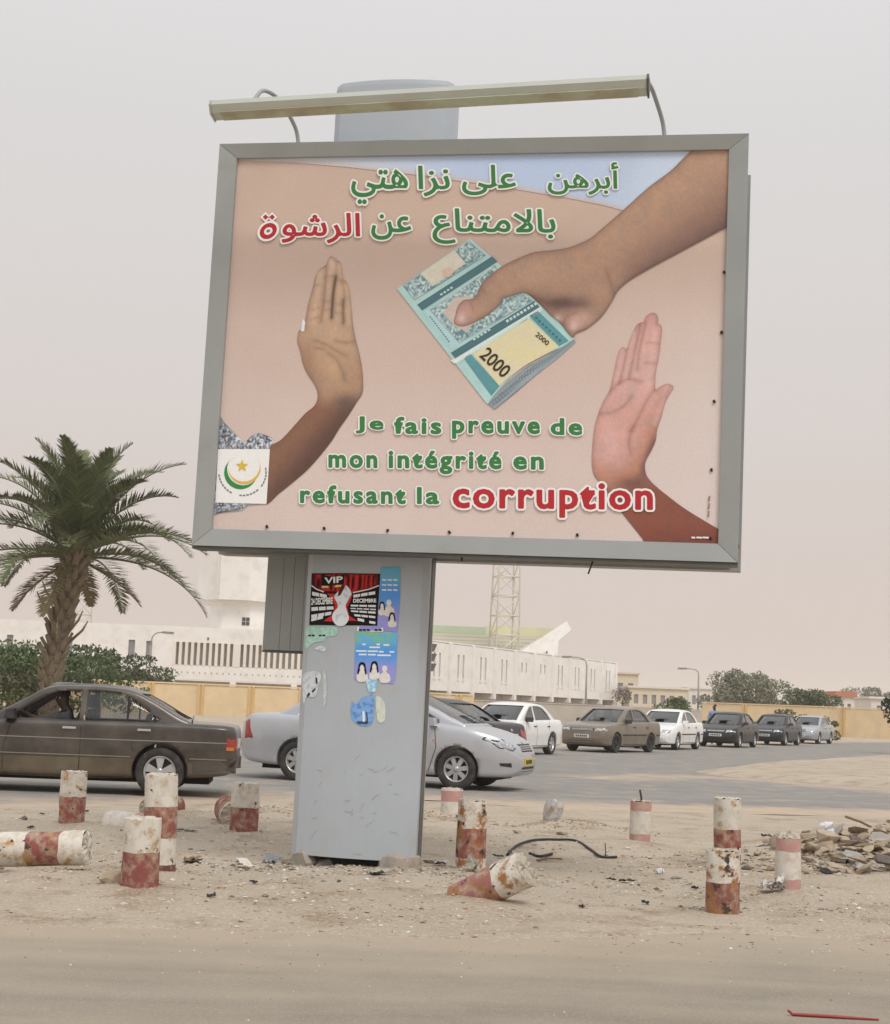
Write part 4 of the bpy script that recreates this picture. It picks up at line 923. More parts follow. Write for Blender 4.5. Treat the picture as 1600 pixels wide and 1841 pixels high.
# ------------------------------------------------------------------ cars
def interp(pts, x):
    """smooth monotone-ish interpolation of (x, v) pairs"""
    P = np.array(sorted(pts)); xs, ys = P[:, 0], P[:, 1]; x = np.asarray(x, float)
    d = np.diff(ys) / np.diff(xs); m = np.zeros(len(xs)); m[0], m[-1] = d[0], d[-1]
    for i in range(1, len(xs) - 1): m[i] = 0 if d[i - 1] * d[i] <= 0 else 2 * d[i - 1] * d[i] / (d[i - 1] + d[i])
    i = np.clip(np.searchsorted(xs, x) - 1, 0, len(xs) - 2); h = xs[i + 1] - xs[i]; t = np.clip((x - xs[i]) / h, 0, 1)
    return (2 * t ** 3 - 3 * t ** 2 + 1) * ys[i] + (t ** 3 - 2 * t ** 2 + t) * h * m[i] + (-2 * t ** 3 + 3 * t ** 2) * ys[i + 1] + (t ** 3 - t ** 2) * h * m[i + 1]
def loft(sections, mi_fn=None, smooth=True, caps=True):
    """sections: (m, n, 3) closed rings"""
    S = np.asarray(sections, float); m, n = S.shape[:2]; V = S.reshape(-1, 3); F = []
    for i in range(m - 1):
        for k in range(n): F.append((i * n + k, i * n + (k + 1) % n, (i + 1) * n + (k + 1) % n, (i + 1) * n + k))
    if caps: F += [tuple(range(n - 1, -1, -1)), tuple(range((m - 1) * n, m * n))]
    me = bpy.data.meshes.new('loft'); me.from_pydata(V.tolist(), [], F)
    me.polygons.foreach_set('use_smooth', [smooth] * len(F)); me.update()
    bm = bmesh.new(); bm.from_mesh(me); bmesh.ops.recalc_face_normals(bm, faces=bm.faces); bm.to_mesh(me); bm.free(); return me
def boolean(me, cutters, op='DIFFERENCE'):
    o = bpy.data.objects.new('tmp', me); COL.objects.link(o); tmp = [o]
    for c in cutters:
        q = bpy.data.objects.new('cut', c); COL.objects.link(q); tmp.append(q)
        md = o.modifiers.new('b', 'BOOLEAN'); md.object = q; md.operation = op; md.solver = 'MANIFOLD'
    dg = bpy.context.evaluated_depsgraph_get(); r_ = bpy.data.meshes.new_from_object(o.evaluated_get(dg), depsgraph=dg)
    for q in tmp: bpy.data.objects.remove(q)
    return r_
def cutter(mb, m):
    me = mb.mesh('cutter'); me.materials.append(m)
    bm = bmesh.new(); bm.from_mesh(me); bmesh.ops.recalc_face_normals(bm, faces=bm.faces); bm.to_mesh(me); bm.free(); return me
m_tyre = mat('tyre_rubber', (.028, .027, .026), .85, 0, .2, 8, dirt=(.14, .12, .10), dscale=9, dlo=.45, dhi=.8, dmax=.6)
m_rim = mat('alloy_silver', (.52, .52, .53), .35, .6, .08, 6, dirt=(.30, .27, .24), dscale=12, dlo=.5, dhi=.8, dmax=.5)
m_dark = mat('dark_plastic', (.02, .02, .021), .6, 0, .2, 8, dirt=(.12, .105, .09), dscale=4, dlo=.5, dhi=.85, dmax=.5)
m_int = mat('dark_car_interior', (.035, .033, .032), .8, 0, .2, 6)
m_well = mat('wheel_well_black', (.01, .01, .01), .95, 0, .1)
m_red = mat('tail_lamp_red', (.32, .02, .015), .15, 0, .2, 12, coat=.6)
m_amber = mat('amber_lamp', (.55, .18, .03), .15, 0, .2, 12, coat=.6)
m_clear = mat('clear_headlamp', (.50, .52, .54), .08, .55, .45, 22, coat=.9)
m_chrome = mat('chrome_trim', (.62, .62, .62), .18, .9, .05, 6)
m_plate = mat('number_plate_white', (.62, .62, .60), .5, 0, .05, 6)
m_yplate = mat('number_plate_yellow', (.60, .48, .06), .5, 0, .05, 6)
def glass_mat(name, tint, alpha):
    if name in _mats: return _mats[name]
    m, nt, b = new_mat(name); b.inputs['Base Color'].default_value = (*tint, 1); b.inputs['Roughness'].default_value = .04; b.inputs['Specular IOR Level'].default_value = .9
    b.inputs['Coat Weight'].default_value = 1.0; b.inputs['Coat Roughness'].default_value = .03
    f = noise_mask(nt, 2.2, .35, .75); mr = _n(nt, 'ShaderNodeMapRange'); mr.inputs[3].default_value = alpha; mr.inputs[4].default_value = min(1, alpha + .12); nt.links.new(f, mr.inputs[0]); nt.links.new(mr.outputs[0], b.inputs['Alpha'])
    _mats[name] = m; return m
g_clear = glass_mat('tinted_car_glass', (.05, .065, .065), .42)
g_dark = glass_mat('dark_car_glass', (.02, .024, .026), .72)
def paint(name, c, dust=.45, metal=.25, coat=.45):
    m = mat(name, c, .32, metal, .05, 2.2, dirt=(.40, .33, .255), dscale=2.4, dlo=.42, dhi=.9, dmax=dust, coat=coat); return m

def make_car(name, S, label, cat='car', group=None):
    """S: dimensions and outlines of one sedan; x forward, y left, z up, wheels on z = 0"""
    root = empty(name, (0, 0, 0), 0, label, cat, group)
    L2, Wd = S['len'] / 2, S['wid'] / 2; xf, xr, zb, R0 = S['xf'], S['xr'], S['belt'], S['wr']
    top, bot = S['top'], S['bot']; pw, nose, tail = S.get('boxy', 3.0), S['nose'], S['tail']
    u = np.linspace(0, 1, 13); e = .5 - .5 * np.cos(np.pi * u)
    xs = np.concatenate([-L2 + tail * (e[:-1]), np.linspace(-L2 + tail, L2 - nose, 46), (L2 - nose + nose * e)[1:]])
    xs = np.unique(np.round(xs, 4)); xs = xs[(xs >= -L2 + .001) & (xs <= L2 - .001)]
    def wplan(x):
        a = np.clip((x - (L2 - nose)) / nose, 0, 1); b_ = np.clip(((-L2 + tail) - x) / tail, 0, 1)
        w = Wd * (1 - S.get('nt', .30) * a ** S.get('np', 3.0) - S.get('tt', .2) * b_ ** S.get('tp', 3.0))
        return w * (1 - .02 * (x / L2) ** 2)
    secs = []; sh = S.get('shoulder', .93); tw = S.get('tuck', .90)
    T_ = interp(top, xs); B_ = interp(bot, xs); W_ = wplan(xs)
    for x, zt, z0, w in zip(xs, T_, B_, W_):
        h = zt - z0; z1 = z0 + h * .5; z1 = min(z1, .62)
        r_ = min(.075 if pw > 3.5 else .13, h * .3); c_ = S.get('crown', .02)
        half = [(0, z0), (w * .80, z0), (w * (tw + .05), z0 + min(.03, h * .1)), (w * .975, z0 + h * .22), (w * .995, z0 + h * .42), (w * 1.0, z0 + h * .55), (w * .992, z0 + h * .72), (w * (sh + .045), zt - r_ * .9), (w * (sh + .02), zt - r_ * .42), (w * (sh - .025), zt - r_ * .08), (w * (sh - .12), zt + c_ * .25), (w * .45, zt + c_ * .8), (0, zt + c_)]
        H = np.array(half); Hs = catmull(H[1:-1], 3, False); H = np.concatenate([H[:1], Hs, H[-1:]])
        ring = [(x, y, z) for y, z in H] + [(x, -y, z) for y, z in H[-2:0:-1]]
        secs.append(ring)
    body = loft(secs)
    body.materials.append(S['paint']); mats_b = [S['paint']]
    if 'low' in S:
        body.materials.append(S['low'])
        for p in body.polygons:
            if p.center.z < S['lowz'] : p.material_index = 1
    # hollow cabin and wheel arches
    wy = Wd; cut = []
    for wx in (xf, xr):
        for s in (-1, 1):
            c = MB(); n = 40; ar = S.get('arch', 1.12) * R0
            pr = [(wx + ar * math.cos(2 * math.pi * k / n), R0 + .01 + ar * math.sin(2 * math.pi * k / n)) for k in range(n)]
            c.prism(pr, 1, s * (wy - .30), s * (wy + .2)); cut.append(cutter(c, m_well))
    gh = S['gh']; cab = MB(); cz = .30
    cab.prism([(S['cab'][0], cz), (S['cab'][1], cz), (S['cab'][1] + .05, zb + .4), (S['cab'][0] - .02, zb + .4)], 1, -(Wd - .12), Wd - .12); cut.append(cutter(cab, m_int))
    body2 = boolean(body, cut)
    bo = link('body', body2); bo.parent = root
    bvh = BVHTree.FromObject(bo, bpy.context.evaluated_depsgraph_get()) if False else BVHTree.FromPolygons([v.co for v in body2.vertices], [tuple(p.vertices) for p in body2.polygons])
    # greenhouse
    gx0, gx1 = gh[0][0], gh[-1][0]; gxs = np.linspace(gx0, gx1, 64)
    tum = S.get('tumble', .30); gw = S.get('gw', Wd * .935)
    def gsec(x, off, drop=0.0):
        zt = float(interp(gh, [x])[0]) - off; zb_ = zb - .05 - drop; w0 = gw - off
        a = np.clip((x - (gx1 - .5)) / .5, 0, 1); b_ = np.clip(((gx0 + .5) - x) / .5, 0, 1); w0 = w0 * (1 - .05 * a ** 2 - .05 * b_ ** 2)
        zt = max(zt, zb_ + .012); h = zt - zb_; we = w0 - max(h - .05, 0) * tum; r_ = min(S.get('roofr', .10), h * .45)
        H = [(w0, zb_)] + [(w0 - (h - r_) * tum * t - 0.02 * t * t * 0, zb_ + (h - r_) * t) for t in (.33, .66, 1)]
        xe = H[-1][0]
        H += [(xe - r_ * .10, zt - r_ * .55), (xe - r_ * .38, zt - r_ * .18), (xe - r_ * .95, zt - r_ * .02), (xe * .5, zt + .022 * min(1, h / .3)), (0, zt + .030 * min(1, h / .3))]
        ring = [(x, y, z) for y, z in H] + [(x, -y, z) for y, z in H[-2::-1]]
        return ring
    def gsolid(off, inset=0.0, drop=0.0): return loft([gsec(x, off, drop) for x in np.linspace(gx0 + inset, gx1 - inset, 64)])
    shell = boolean(gsolid(0), [gsolid(.045, .05, .12)])
    shell.materials.clear(); shell.materials.append(S.get('roofpaint', S['paint'])); shell.materials.append(m_int)
    cuts = []
    for w in S['side']: cuts.append(('side_window', cutter(MB().prism(w, 1, -1.4, 1.4), m_int)))
    ws = S['ws']; cuts.append(('windscreen', cutter(MB().prism(ws[0], 0, ws[1], 3), m_int)))
    rw = S['rw']; cuts.append(('rear_window', cutter(MB().prism(rw[0], 0, -3, rw[1]), m_int)))
    for nm, c in cuts: c.materials.clear(); c.materials.append(S.get('roofpaint', S['paint']))
    sh2 = boolean(shell, [c for _, c in cuts]); ro = link('greenhouse', sh2); ro.parent = root
    if not sh2.materials: sh2.materials.append(S['paint'])
    g_out = gsolid(.014, .014); g_in = gsolid(.022, .03, .10)
    pane0 = boolean(g_out, [g_in])
    for k, (nm, c) in enumerate(cuts):
        halves = [None] if nm != 'side_window' else [1, -1]
        for s in halves:
            if s == 1 and k in S.get('open', ()): continue
            cc = c
            if s is not None: cc = cutter(MB().prism(S['side'][k], 1, 0.05 * s, 1.4 * s), m_int)
            pm = boolean(pane0.copy(), [cc], 'INTERSECT'); pm.materials.clear()
            q = link(nm, pm, S.get('glass', g_clear)); q.parent = root
    # patches that follow the body: lamps, grille, plates, seams
    def patch(nm, poly, axis, sgn, m, lift=.006, depth=.03, step=.05, parent=None, smooth=0):
        P = catmull(poly, smooth) if smooth else np.asarray(poly, float)
        V, T = cdt_fill(P, step); out = []
        for a, b_ in V:
            if axis == 0: o = Vector((sgn * 4, a, b_)); d = Vector((-sgn, 0, 0))
            else: o = Vector((a, sgn * 3, b_)); d = Vector((0, -sgn, 0))
            if axis == 2: o = Vector((a, b_, 3)); d = Vector((0, 0, -1))
            h = bvh.ray_cast(o, d); out.append((h[0] if h[0] is not None else None, d))
        ok = [q for q, _ in out if q is not None]
        if not ok: return None
        ax = {0: 0, 1: 1, 2: 2}[axis]; mean = sum(q[ax] for q in ok) / len(ok); Vt = []
        for (q, d), (a, b_) in zip(out, V):
            if q is None: q = Vector((mean, a, b_)) if axis == 0 else (Vector((a, mean, b_)) if axis == 1 else Vector((a, b_, mean)))
            Vt.append(q - d * lift)
        n = len(Vt); d = out[0][1]; Vb = [q + d * (lift + depth) for q in Vt]; F = [tuple(t) for t in T] + [tuple(i + n for i in t[::-1]) for t in T]
        cnt = {}
        for t in T:
            for i in range(3): cnt[(t[i], t[(i + 1) % 3])] = 1
        for (i, j) in list(cnt):
            if (j, i) not in cnt: F.append((j, i, i + n, j + n))
        me = bpy.data.meshes.new(nm); me.from_pydata([tuple(q) for q in Vt + Vb], [], F)
        bm = bmesh.new(); bm.from_mesh(me); bmesh.ops.recalc_face_normals(bm, faces=bm.faces); bm.to_mesh(me); bm.free()
        q = link(nm, me, m); q.parent = parent or root; return q
    def patchd(nm, poly, anchor, phi, s, m, lift=.008, depth=.04, step=.05, parent=None):
        """a patch seen from a diagonal direction phi (degrees from +x), offsets relative to an anchor point (x, y, z)"""
        n_ = Vector((math.cos(R(phi)), s * math.sin(R(phi)), 0)); t_ = Vector((-math.sin(R(phi)), s * math.cos(R(phi)), 0)); p0 = Vector((anchor[0], s * anchor[1], anchor[2]))
        V, T = cdt_fill(np.asarray(poly, float), step); Vt = []
        for a, b_ in V:
            base = p0 + t_ * a + Vector((0, 0, b_)); h = bvh.ray_cast(base + n_ * 3, -n_)[0]; Vt.append((h if h is not None else base) + n_ * lift)
        k = len(Vt); Vb = [q - n_ * (lift + depth) for q in Vt]; F = [tuple(t) for t in T] + [tuple(i + k for i in t[::-1]) for t in T]; cnt = set()
        for t in T:
            for i in range(3): cnt.add((t[i], t[(i + 1) % 3]))
        F += [(j, i, i + k, j + k) for (i, j) in cnt if (j, i) not in cnt]
        me = bpy.data.meshes.new(nm); me.from_pydata([tuple(q) for q in Vt + Vb], [], F)
        bm = bmesh.new(); bm.from_mesh(me); bmesh.ops.recalc_face_normals(bm, faces=bm.faces); bm.to_mesh(me); bm.free()
        q = link(nm, me, m); q.parent = parent or root; return q
    S['patchd'] = patchd
    def seam(nm, pts, sgn=1, w=.006, m=m_dark, axis=1, lift=.002):
        P = np.array(pts, float); out = []
        for a, b_ in zip(P[:-1], P[1:]):
            k = max(2, int(np.linalg.norm(b_ - a) / .05)); out += [a + (b_ - a) * t / k for t in range(k)]
        out.append(P[-1]); out = np.array(out); t = np.gradient(out, axis=0); t /= np.linalg.norm(t, axis=1)[:, None] + 1e-9; nn = np.stack([-t[:, 1], t[:, 0]], 1)
        mb = MB(); v = []
        for p, q in zip(out, nn):
            for s in (-1, 1):
                a, b_ = p + q * w * s
                if axis == 1: h = bvh.ray_cast(Vector((a, sgn * 3, b_)), Vector((0, -sgn, 0)))[0]; v.append(h + Vector((0, sgn * lift, 0)) if h else Vector((a, sgn * Wd * .97, b_)))
                else: h = bvh.ray_cast(Vector((a, b_, 3)), Vector((0, 0, -1)))[0]; v.append(h + Vector((0, 0, lift)) if h else Vector((a, b_, zb)))
        mb.add(v, [(2 * i, 2 * i + 1, 2 * i + 3, 2 * i + 2) for i in range(len(out) - 1)]); q = mb.build(nm, m); q.parent = root; return q
    # wheels
    def wheel_mesh():
        R1, rr, wd = R0, S.get('rim', .70) * R0, .10
        t = MB(); t.lathe([(rr * .97, -wd), (R1 * .93, -wd), (R1 * .985, -wd * .8), (R1, -wd * .45), (R1, wd * .45), (R1 * .985, wd * .8), (R1 * .93, wd * .98), (rr * 1.04, wd), (rr * .97, wd * .8), (rr * .97, -wd)], 40, 1)
        r_ = MB(); r_.lathe([(rr * .99, -wd * .9), (rr * .99, wd * .72), (rr * .93, wd * .86), (rr * .86, wd * .72), (rr * .82, wd * .1), (rr * .2, wd * .1), (0.001, wd * .1)], 40, 1)
        ns, sw, so = S.get('spokes', (5, .20, .36))
        for k in range(ns):
            a = 2 * math.pi * k / ns + .3; ca, sa = math.cos(a), math.sin(a)
            pts = [(rr * .12, -sw * .5 * rr), (rr * .88, -so * .5 * rr), (rr * .88, so * .5 * rr), (rr * .12, sw * .5 * rr)]
            ptsr = [(x * ca - y * sa, x * sa + y * ca) for x, y in pts]
            r_.add([(x, wd * .62 if i in (1, 2) else wd * .72, z) for i, (x, z) in enumerate(ptsr)] + [(x, wd * .2, z) for x, z in ptsr], [(0, 1, 2, 3), (0, 4, 5, 1), (1, 5, 6, 2), (2, 6, 7, 3), (3, 7, 4, 0)], 0)
        r_.lathe([(rr * .24, wd * .5), (rr * .22, wd * .76), (rr * .1, wd * .82), (0.001, wd * .83)], 20, 1)
        h_ = MB(); h_.lathe([(rr * .83, wd * .14), (rr * .2, wd * .14)], 30, 1)  # dark disc painted as the shade behind the spokes
        return t.mesh('tyre'), r_.mesh('rim'), h_.mesh('brake_shadow')
    tm, rm, hm = wheel_mesh(); tm.materials.append(m_tyre); rm.materials.append(S.get('rimm', m_rim)); hm.materials.append(m_dark)
    for wx in (xf, xr):
        for s in (-1, 1):
            w = empty('wheel', (wx, s * (Wd - .125), R0), 0); w.parent = root
            for nm, me in (('tyre', tm), ('rim', rm), ('brake_disc', hm)):
                q = link(nm, me); q.parent = w
                if s < 0: q.rotation_euler = (0, 0, math.pi)
    # seats and dashboard
    for (sx_, sy_) in ((S['seat'], .36), (S['seat'], -.36)):
        sb = MB(); sb.prism([(sx_ - .05, .42), (sx_ + .42, .45), (sx_ + .45, .55), (sx_ + .05, .56), (sx_ - .20, zb + .17), (sx_ - .30, zb + .16)], 1, sy_ - .24, sy_ + .24)
        sb.prism([(sx_ - .30, zb + .19), (sx_ - .20, zb + .19), (sx_ - .22, zb + .36), (sx_ - .30, zb + .36)], 1, sy_ - .13, sy_ + .13)
        q = sb.build('front_seat', m_int); q.parent = root
    q = MB().prism([(S['cab'][0] + .12, .40), (S['cab'][0] + .62, .45), (S['cab'][0] + .62, .54), (S['cab'][0] + .30, .56), (S['cab'][0] + .12, zb + .14)], 1, -.62, .62).build('rear_bench', m_int); q.parent = root
    q = MB().prism([(S['cab'][1] - .02, .55), (S['cab'][1] - .32, .62), (S['cab'][1] - .30, zb - .02), (S['cab'][1] + .0, zb + .0)], 1, -.66, .66).build('dashboard', m_int); q.parent = root
    st_ = MB(); c0 = Vector((S['seat'] + .62, .36, zb + .02)); st_.tube([c0 + Vector((-.06 * math.sin(a), .185 * math.cos(a), .175 * math.sin(a))) for a in np.linspace(0, 2 * math.pi, 25)], .014, 6); st_.tube([c0 + Vector((0, -.18, 0)), c0 + Vector((0, .18, 0))], .02, 6); st_.tube([c0, c0 + Vector((.25, 0, -.12))], .025, 6)
    q = st_.build('steering_wheel', m_dark); q.parent = root
    # doors: seams and handles
    for s in (1, -1):
        for L_ in S['seams']: seam('door_seam', L_, s)
        for (hx, hz) in S['handles']: patch('door_handle', [(hx - .085, hz - .014), (hx + .085, hz - .014), (hx + .085, hz + .014), (hx - .085, hz + .014)], 1, s, S.get('handlem', m_dark), .022, .03, .2)
        mx0 = S['mirror']; mm = MB(); mm.prism([(mx0 - .03, zb + .02), (mx0 + .10, zb + .02), (mx0 + .08, zb + .13), (mx0 - .02, zb + .15)], 1, s * (gw - .02), s * (gw + .17)); q = mm.build('wing_mirror', S.get('mirrorm', m_dark)); q.parent = root
    # underbody
    q = MB().box(-L2 + .35, L2 - .4, -Wd + .33, Wd - .33, .16, .30).build('underbody', m_well); q.parent = root
    S['_f'](patch, seam, root) if '_f' in S else None
    return root
def sedan(**k):
    """a plain rounded four-door; outlines may be overridden"""
    d = dict(len=4.45, wid=1.70, xf=1.38, xr=-1.22, belt=.90, wr=.305, boxy=3.0, nose=.55, tail=.42, nt=.30, np=2.6, tt=.22, tp=2.8,
             top=[(-2.225, .70), (-2.20, .84), (-2.12, .955), (-1.9, .985), (-1.5, .99), (-1.2, .985), (.9, .945), (1.2, .915), (1.6, .85), (1.95, .76), (2.12, .68), (2.19, .60), (2.225, .50)],
             bot=[(-2.225, .42), (-2.18, .33), (-2.05, .26), (-1.6, .22), (0, .19), (1.6, .20), (2.05, .21), (2.18, .26), (2.225, .34)],
             gh=[(-1.72, .93), (-1.55, 1.03), (-1.30, 1.18), (-1.00, 1.335), (-.75, 1.405), (-.3, 1.43), (.05, 1.415), (.30, 1.36), (.60, 1.22), (.90, 1.06), (1.12, .93)],
             cab=(-1.25, .72), seat=-.12, mirror=.62,
             side=[[(.02, .935), (.75, .935), (.62, 1.05), (.36, 1.235), (.12, 1.335), (.02, 1.345)], [(-.06, .935), (-.06, 1.348), (-.45, 1.35), (-.78, 1.30), (-1.05, 1.13), (-1.22, .985), (-1.12, .945)]],
             ws=([(-.66, .955), (.66, .955), (.56, 1.355), (-.56, 1.355)], .28), rw=([(-.62, .985), (.62, .985), (.54, 1.35), (-.54, 1.35)], -.86),
             seams=[[(.70, .93), (.80, .60), (.78, .26)], [(-.02, .93), (-.02, .26)], [(-1.0, .95), (-.92, .70), (-.98, .60)], [(.78, .26), (-.85, .26)]],
             handles=[(.13, .80), (-.88, .80)], tumble=.30)
    d.update(k); return d
def front_kit(hl, grille, plate, fog=None, hlm=m_clear, plm=m_plate, gm=m_dark, bl=None):
    def f(patch, seam, root):
        for s in (1, -1):
            q = patch('headlamp', [(y * s, z) for y, z in hl], 0, 1, hlm, .006, .05, .04)
            if q is not None:
                cy = sum(y for y, z in hl) / len(hl) * s; cz = sum(z for y, z in hl) / len(hl)
                patch('lamp_reflector', [(cy + .055 * math.cos(a), cz + .04 * math.sin(a)) for a in np.linspace(0, 6.28, 12)[:-1]], 0, 1, m_chrome, .010, .01, .1, q)
            if fog: patch('fog_lamp', [(y * s, z) for y, z in fog], 0, 1, m_dark, .005, .03, .06)
        g = patch('grille', grille, 0, 1, gm, .006, .03, .05)
        zs = [z for _, z in grille]; ys = [y for y, _ in grille]
        if g is not None:
            for k in range(3):
                z = min(zs) + (max(zs) - min(zs)) * (k + 1) / 4; patch('grille_bar', [(min(ys) * .93, z - .006), (max(ys) * .93, z - .006), (max(ys) * .93, z + .006), (min(ys) * .93, z + .006)], 0, 1, m_chrome, .012, .012, .08, g)
        pz = plate; p = patch('number_plate', [(-.26, pz - .055), (.26, pz - .055), (.26, pz + .055), (-.26, pz + .055)], 0, 1, plm, .014, .02, .1)
        if p is not None:
            for k in range(6): patch('plate_character', [(-.20 + k * .07, pz - .03), (-.16 + k * .07, pz - .03), (-.16 + k * .07, pz + .03), (-.20 + k * .07, pz + .03)], 0, 1, m_black, .018, .004, .2, p)
        patch('air_intake', [(-.42, .27), (.42, .27), (.46, .36), (-.46, .36)], 0, 1, m_dark, .004, .03, .08)
        if bl: bl(patch, seam, root)
        for s in (1, -1):
            patch('bonnet_seam', [(.95, s * .62), (2.0, s * .55), (2.0, s * .557), (.95, s * .627)], 2, 1, m_dark, .002, .004, .15)
            patch('wiper', [(.98, s * .05 + .12), (1.02, s * .5 + .12), (1.00, s * .5 + .14), (.96, s * .05 + .14)], 2, 1, m_dark, .03, .02, .2)
    return f
HL1 = [(.42, .60), (.76, .62), (.80, .72), (.70, .745), (.44, .72)]
GR1 = [(-.36, .63), (.36, .63), (.38, .71), (-.38, .71)]
# ------------------------------------------------------------------ the cars in the street
def put(root, deg, wheel, px, py, dz=.012):
    """stand a car so that the given wheel (local x, y) touches the road at a photo pixel"""
    a = R(deg); P = np.array(G(px, py)); c, s = math.cos(a), math.sin(a)
    root.location = (P[0] - (c * wheel[0] - s * wheel[1]), P[1] - (s * wheel[0] + c * wheel[1]), dz); root.rotation_euler = (0, 0, a)
def rear_kit(patch, root, y0=.44, y1=.80, z0=.62, z1=.80, m=m_red, plate=.70):
    for s in (1, -1):
        q = patch('tail_lamp', [(y0 * s, z0), (y1 * s, z0), (y1 * s, z1), (y0 * s, z1)], 0, -1, m, .006, .05, .05)
        if q is not None: patch('indicator_lens', [((y1 - .10) * s, z0 + .02), (y1 * s, z0 + .02), (y1 * s, z0 + .08), ((y1 - .10) * s, z0 + .08)], 0, -1, m_amber, .012, .01, .1, q)
    patch('number_plate', [(-.26, plate - .06), (.26, plate - .06), (.26, plate + .06), (-.26, plate + .06)], 0, -1, m_plate, .014, .02, .1)
# 1. brown notchback in front, cut by the frame
p_brown = paint('brown_metallic_paint', (.060, .052, .046), .30, .3); p_olive = mat('olive_brown_cladding', (.115, .092, .058), .55, .1, .06, 2, dirt=(.33, .27, .2), dscale=2, dlo=.45, dhi=.85, dmax=.4)
m_pale = mat('pale_trim_strip', (.30, .27, .22), .4, .2, .05, 5)
def merc(patch, seam, root):
    for s in (1, -1):
        seam('side_trim', [(-2.12, .715), (2.05, .705)], s, .006, m_pale, 1, .006); seam('side_trim', [(-2.10, .500), (-1.62, .500)], s, .006, m_pale, 1, .006); seam('side_trim', [(-.86, .500), (1.05, .500)], s, .006, m_pale, 1, .006); seam('side_trim', [(1.8, .500), (2.1, .500)], s, .006, m_pale, 1, .006)
        patch('tail_lamp', [(-2.205, .62), (-2.08, .62), (-2.10, .76), (-2.195, .76)], 1, s, m_red, .008, .03, .05)
        patch('indicator_lens', [(-2.19, .62), (-2.09, .62), (-2.09, .665), (-2.19, .665)], 1, s, m_amber, .013, .02, .05)
        patch('rear_bumper_side', [(-2.23, .33), (-1.66, .30), (-1.66, .47), (-2.0, .49), (-2.23, .50)], 1, s, mat('bumper_grey', (.085, .075, .062), .6), .012, .03, .06)
    rear_kit(patch, root, .42, .80, .62, .79)
    an = MB().tube([(-1.62, .66, .93), (-1.62, .66, 1.0)], .012, 6); an.tube([(-1.62, .66, .99), (-1.64, .66, 1.06)], .004, 5); q = an.build('aerial', m_dark); q.parent = root
    q = MB().prism([(-1.30, 1.075), (-1.52, .965), (-1.53, .955), (-1.31, 1.06)], 1, -.5, .5).build('rear_shelf_vent', m_dark); q.parent = root
    front_kit([(.48, .60), (.78, .60), (.78, .76), (.48, .76)], [(-.34, .56), (.34, .56), (.34, .80), (-.34, .80)], .45)(patch, seam, root)
    rs_ = MB().lathe([(0.001, .03), (.08, .024), (.12, .0)], 20); q = rs_.build('roof_vent', p_brown); q.parent = root; q.location = (.13, .0, 1.392); q.scale = (1.7, 1.7, 1.3)
S = sedan(len=4.44, wid=1.68, xf=1.42, xr=-1.245, belt=.915, wr=.317, boxy=5, nose=.35, tail=.30, nt=.16, np=3.2, tt=.13, tp=3.2, shoulder=.945, crown=.012,
          top=[(-2.22, .62), (-2.215, .84), (-2.17, .925), (-2.0, .945), (-1.6, .955), (-1.3, .955), (.9, .93), (1.3, .905), (1.8, .865), (2.1, .825), (2.18, .79), (2.215, .62), (2.22, .5)],
          bot=[(-2.22, .50), (-2.20, .36), (-2.08, .29), (-1.7, .25), (0, .20), (1.7, .22), (2.1, .24), (2.2, .30), (2.22, .36)],
          gh=[(-1.66, .94), (-1.42, 1.05), (-1.12, 1.215), (-.86, 1.335), (-.70, 1.372), (-.3, 1.392), (.10, 1.385), (.28, 1.35), (.55, 1.20), (.85, 1.03), (1.02, .93)],
          cab=(-1.15, .70), seat=.04, mirror=.66, roofr=.07, tumble=.32,
          side=[[(-.17, .945), (.74, .945), (.62, 1.03), (.30, 1.245), (.16, 1.31), (-.17, 1.328)], [(-.25, .945), (-.25, 1.328), (-.62, 1.318), (-.80, 1.275), (-1.20, .985), (-1.17, .955)]],
          ws=([(-.66, .965), (.66, .965), (.57, 1.33), (-.57, 1.33)], .24), rw=([(-.62, .995), (.62, .995), (.55, 1.31), (-.55, 1.31)], -.80),
          seams=[[(.68, .92), (.76, .60), (.76, .24)], [(-.21, .92), (-.21, .24)], [(-1.05, .93), (-.86, .66), (-.90, .56)], [(.76, .23), (-.86, .23)]],
          handles=[(-.06, .845), (-1.02, .850)], handlem=m_chrome, open=(0,), paint=p_brown, low=p_olive, lowz=.475, glass=glass_mat('light_car_glass', (.05, .065, .065), .24), spokes=(5, .20, .55), rim=.68, arch=1.13, _f=merc)
merc_o = make_car('brown_sedan', S, 'dusty brown boxy sedan with olive lower panels, cut by the left frame edge', 'car'); put(merc_o, 185, (-1.245, .70), 285, 1433)
mb = MB().box(-.20, .20, 0, .008, -1, 1)
# quarter light bar in the rear side window
for s in (1, -1):
    q = MB().prism([(-.80, .95), (-.775, .95), (-.775, 1.275), (-.80, 1.265)], 1, s * .735, s * .750).build('window_divider', m_dark); q.parent = merc_o; q.location = (0, -s * .0, 0)
    q.rotation_euler = (0, 0, 0)
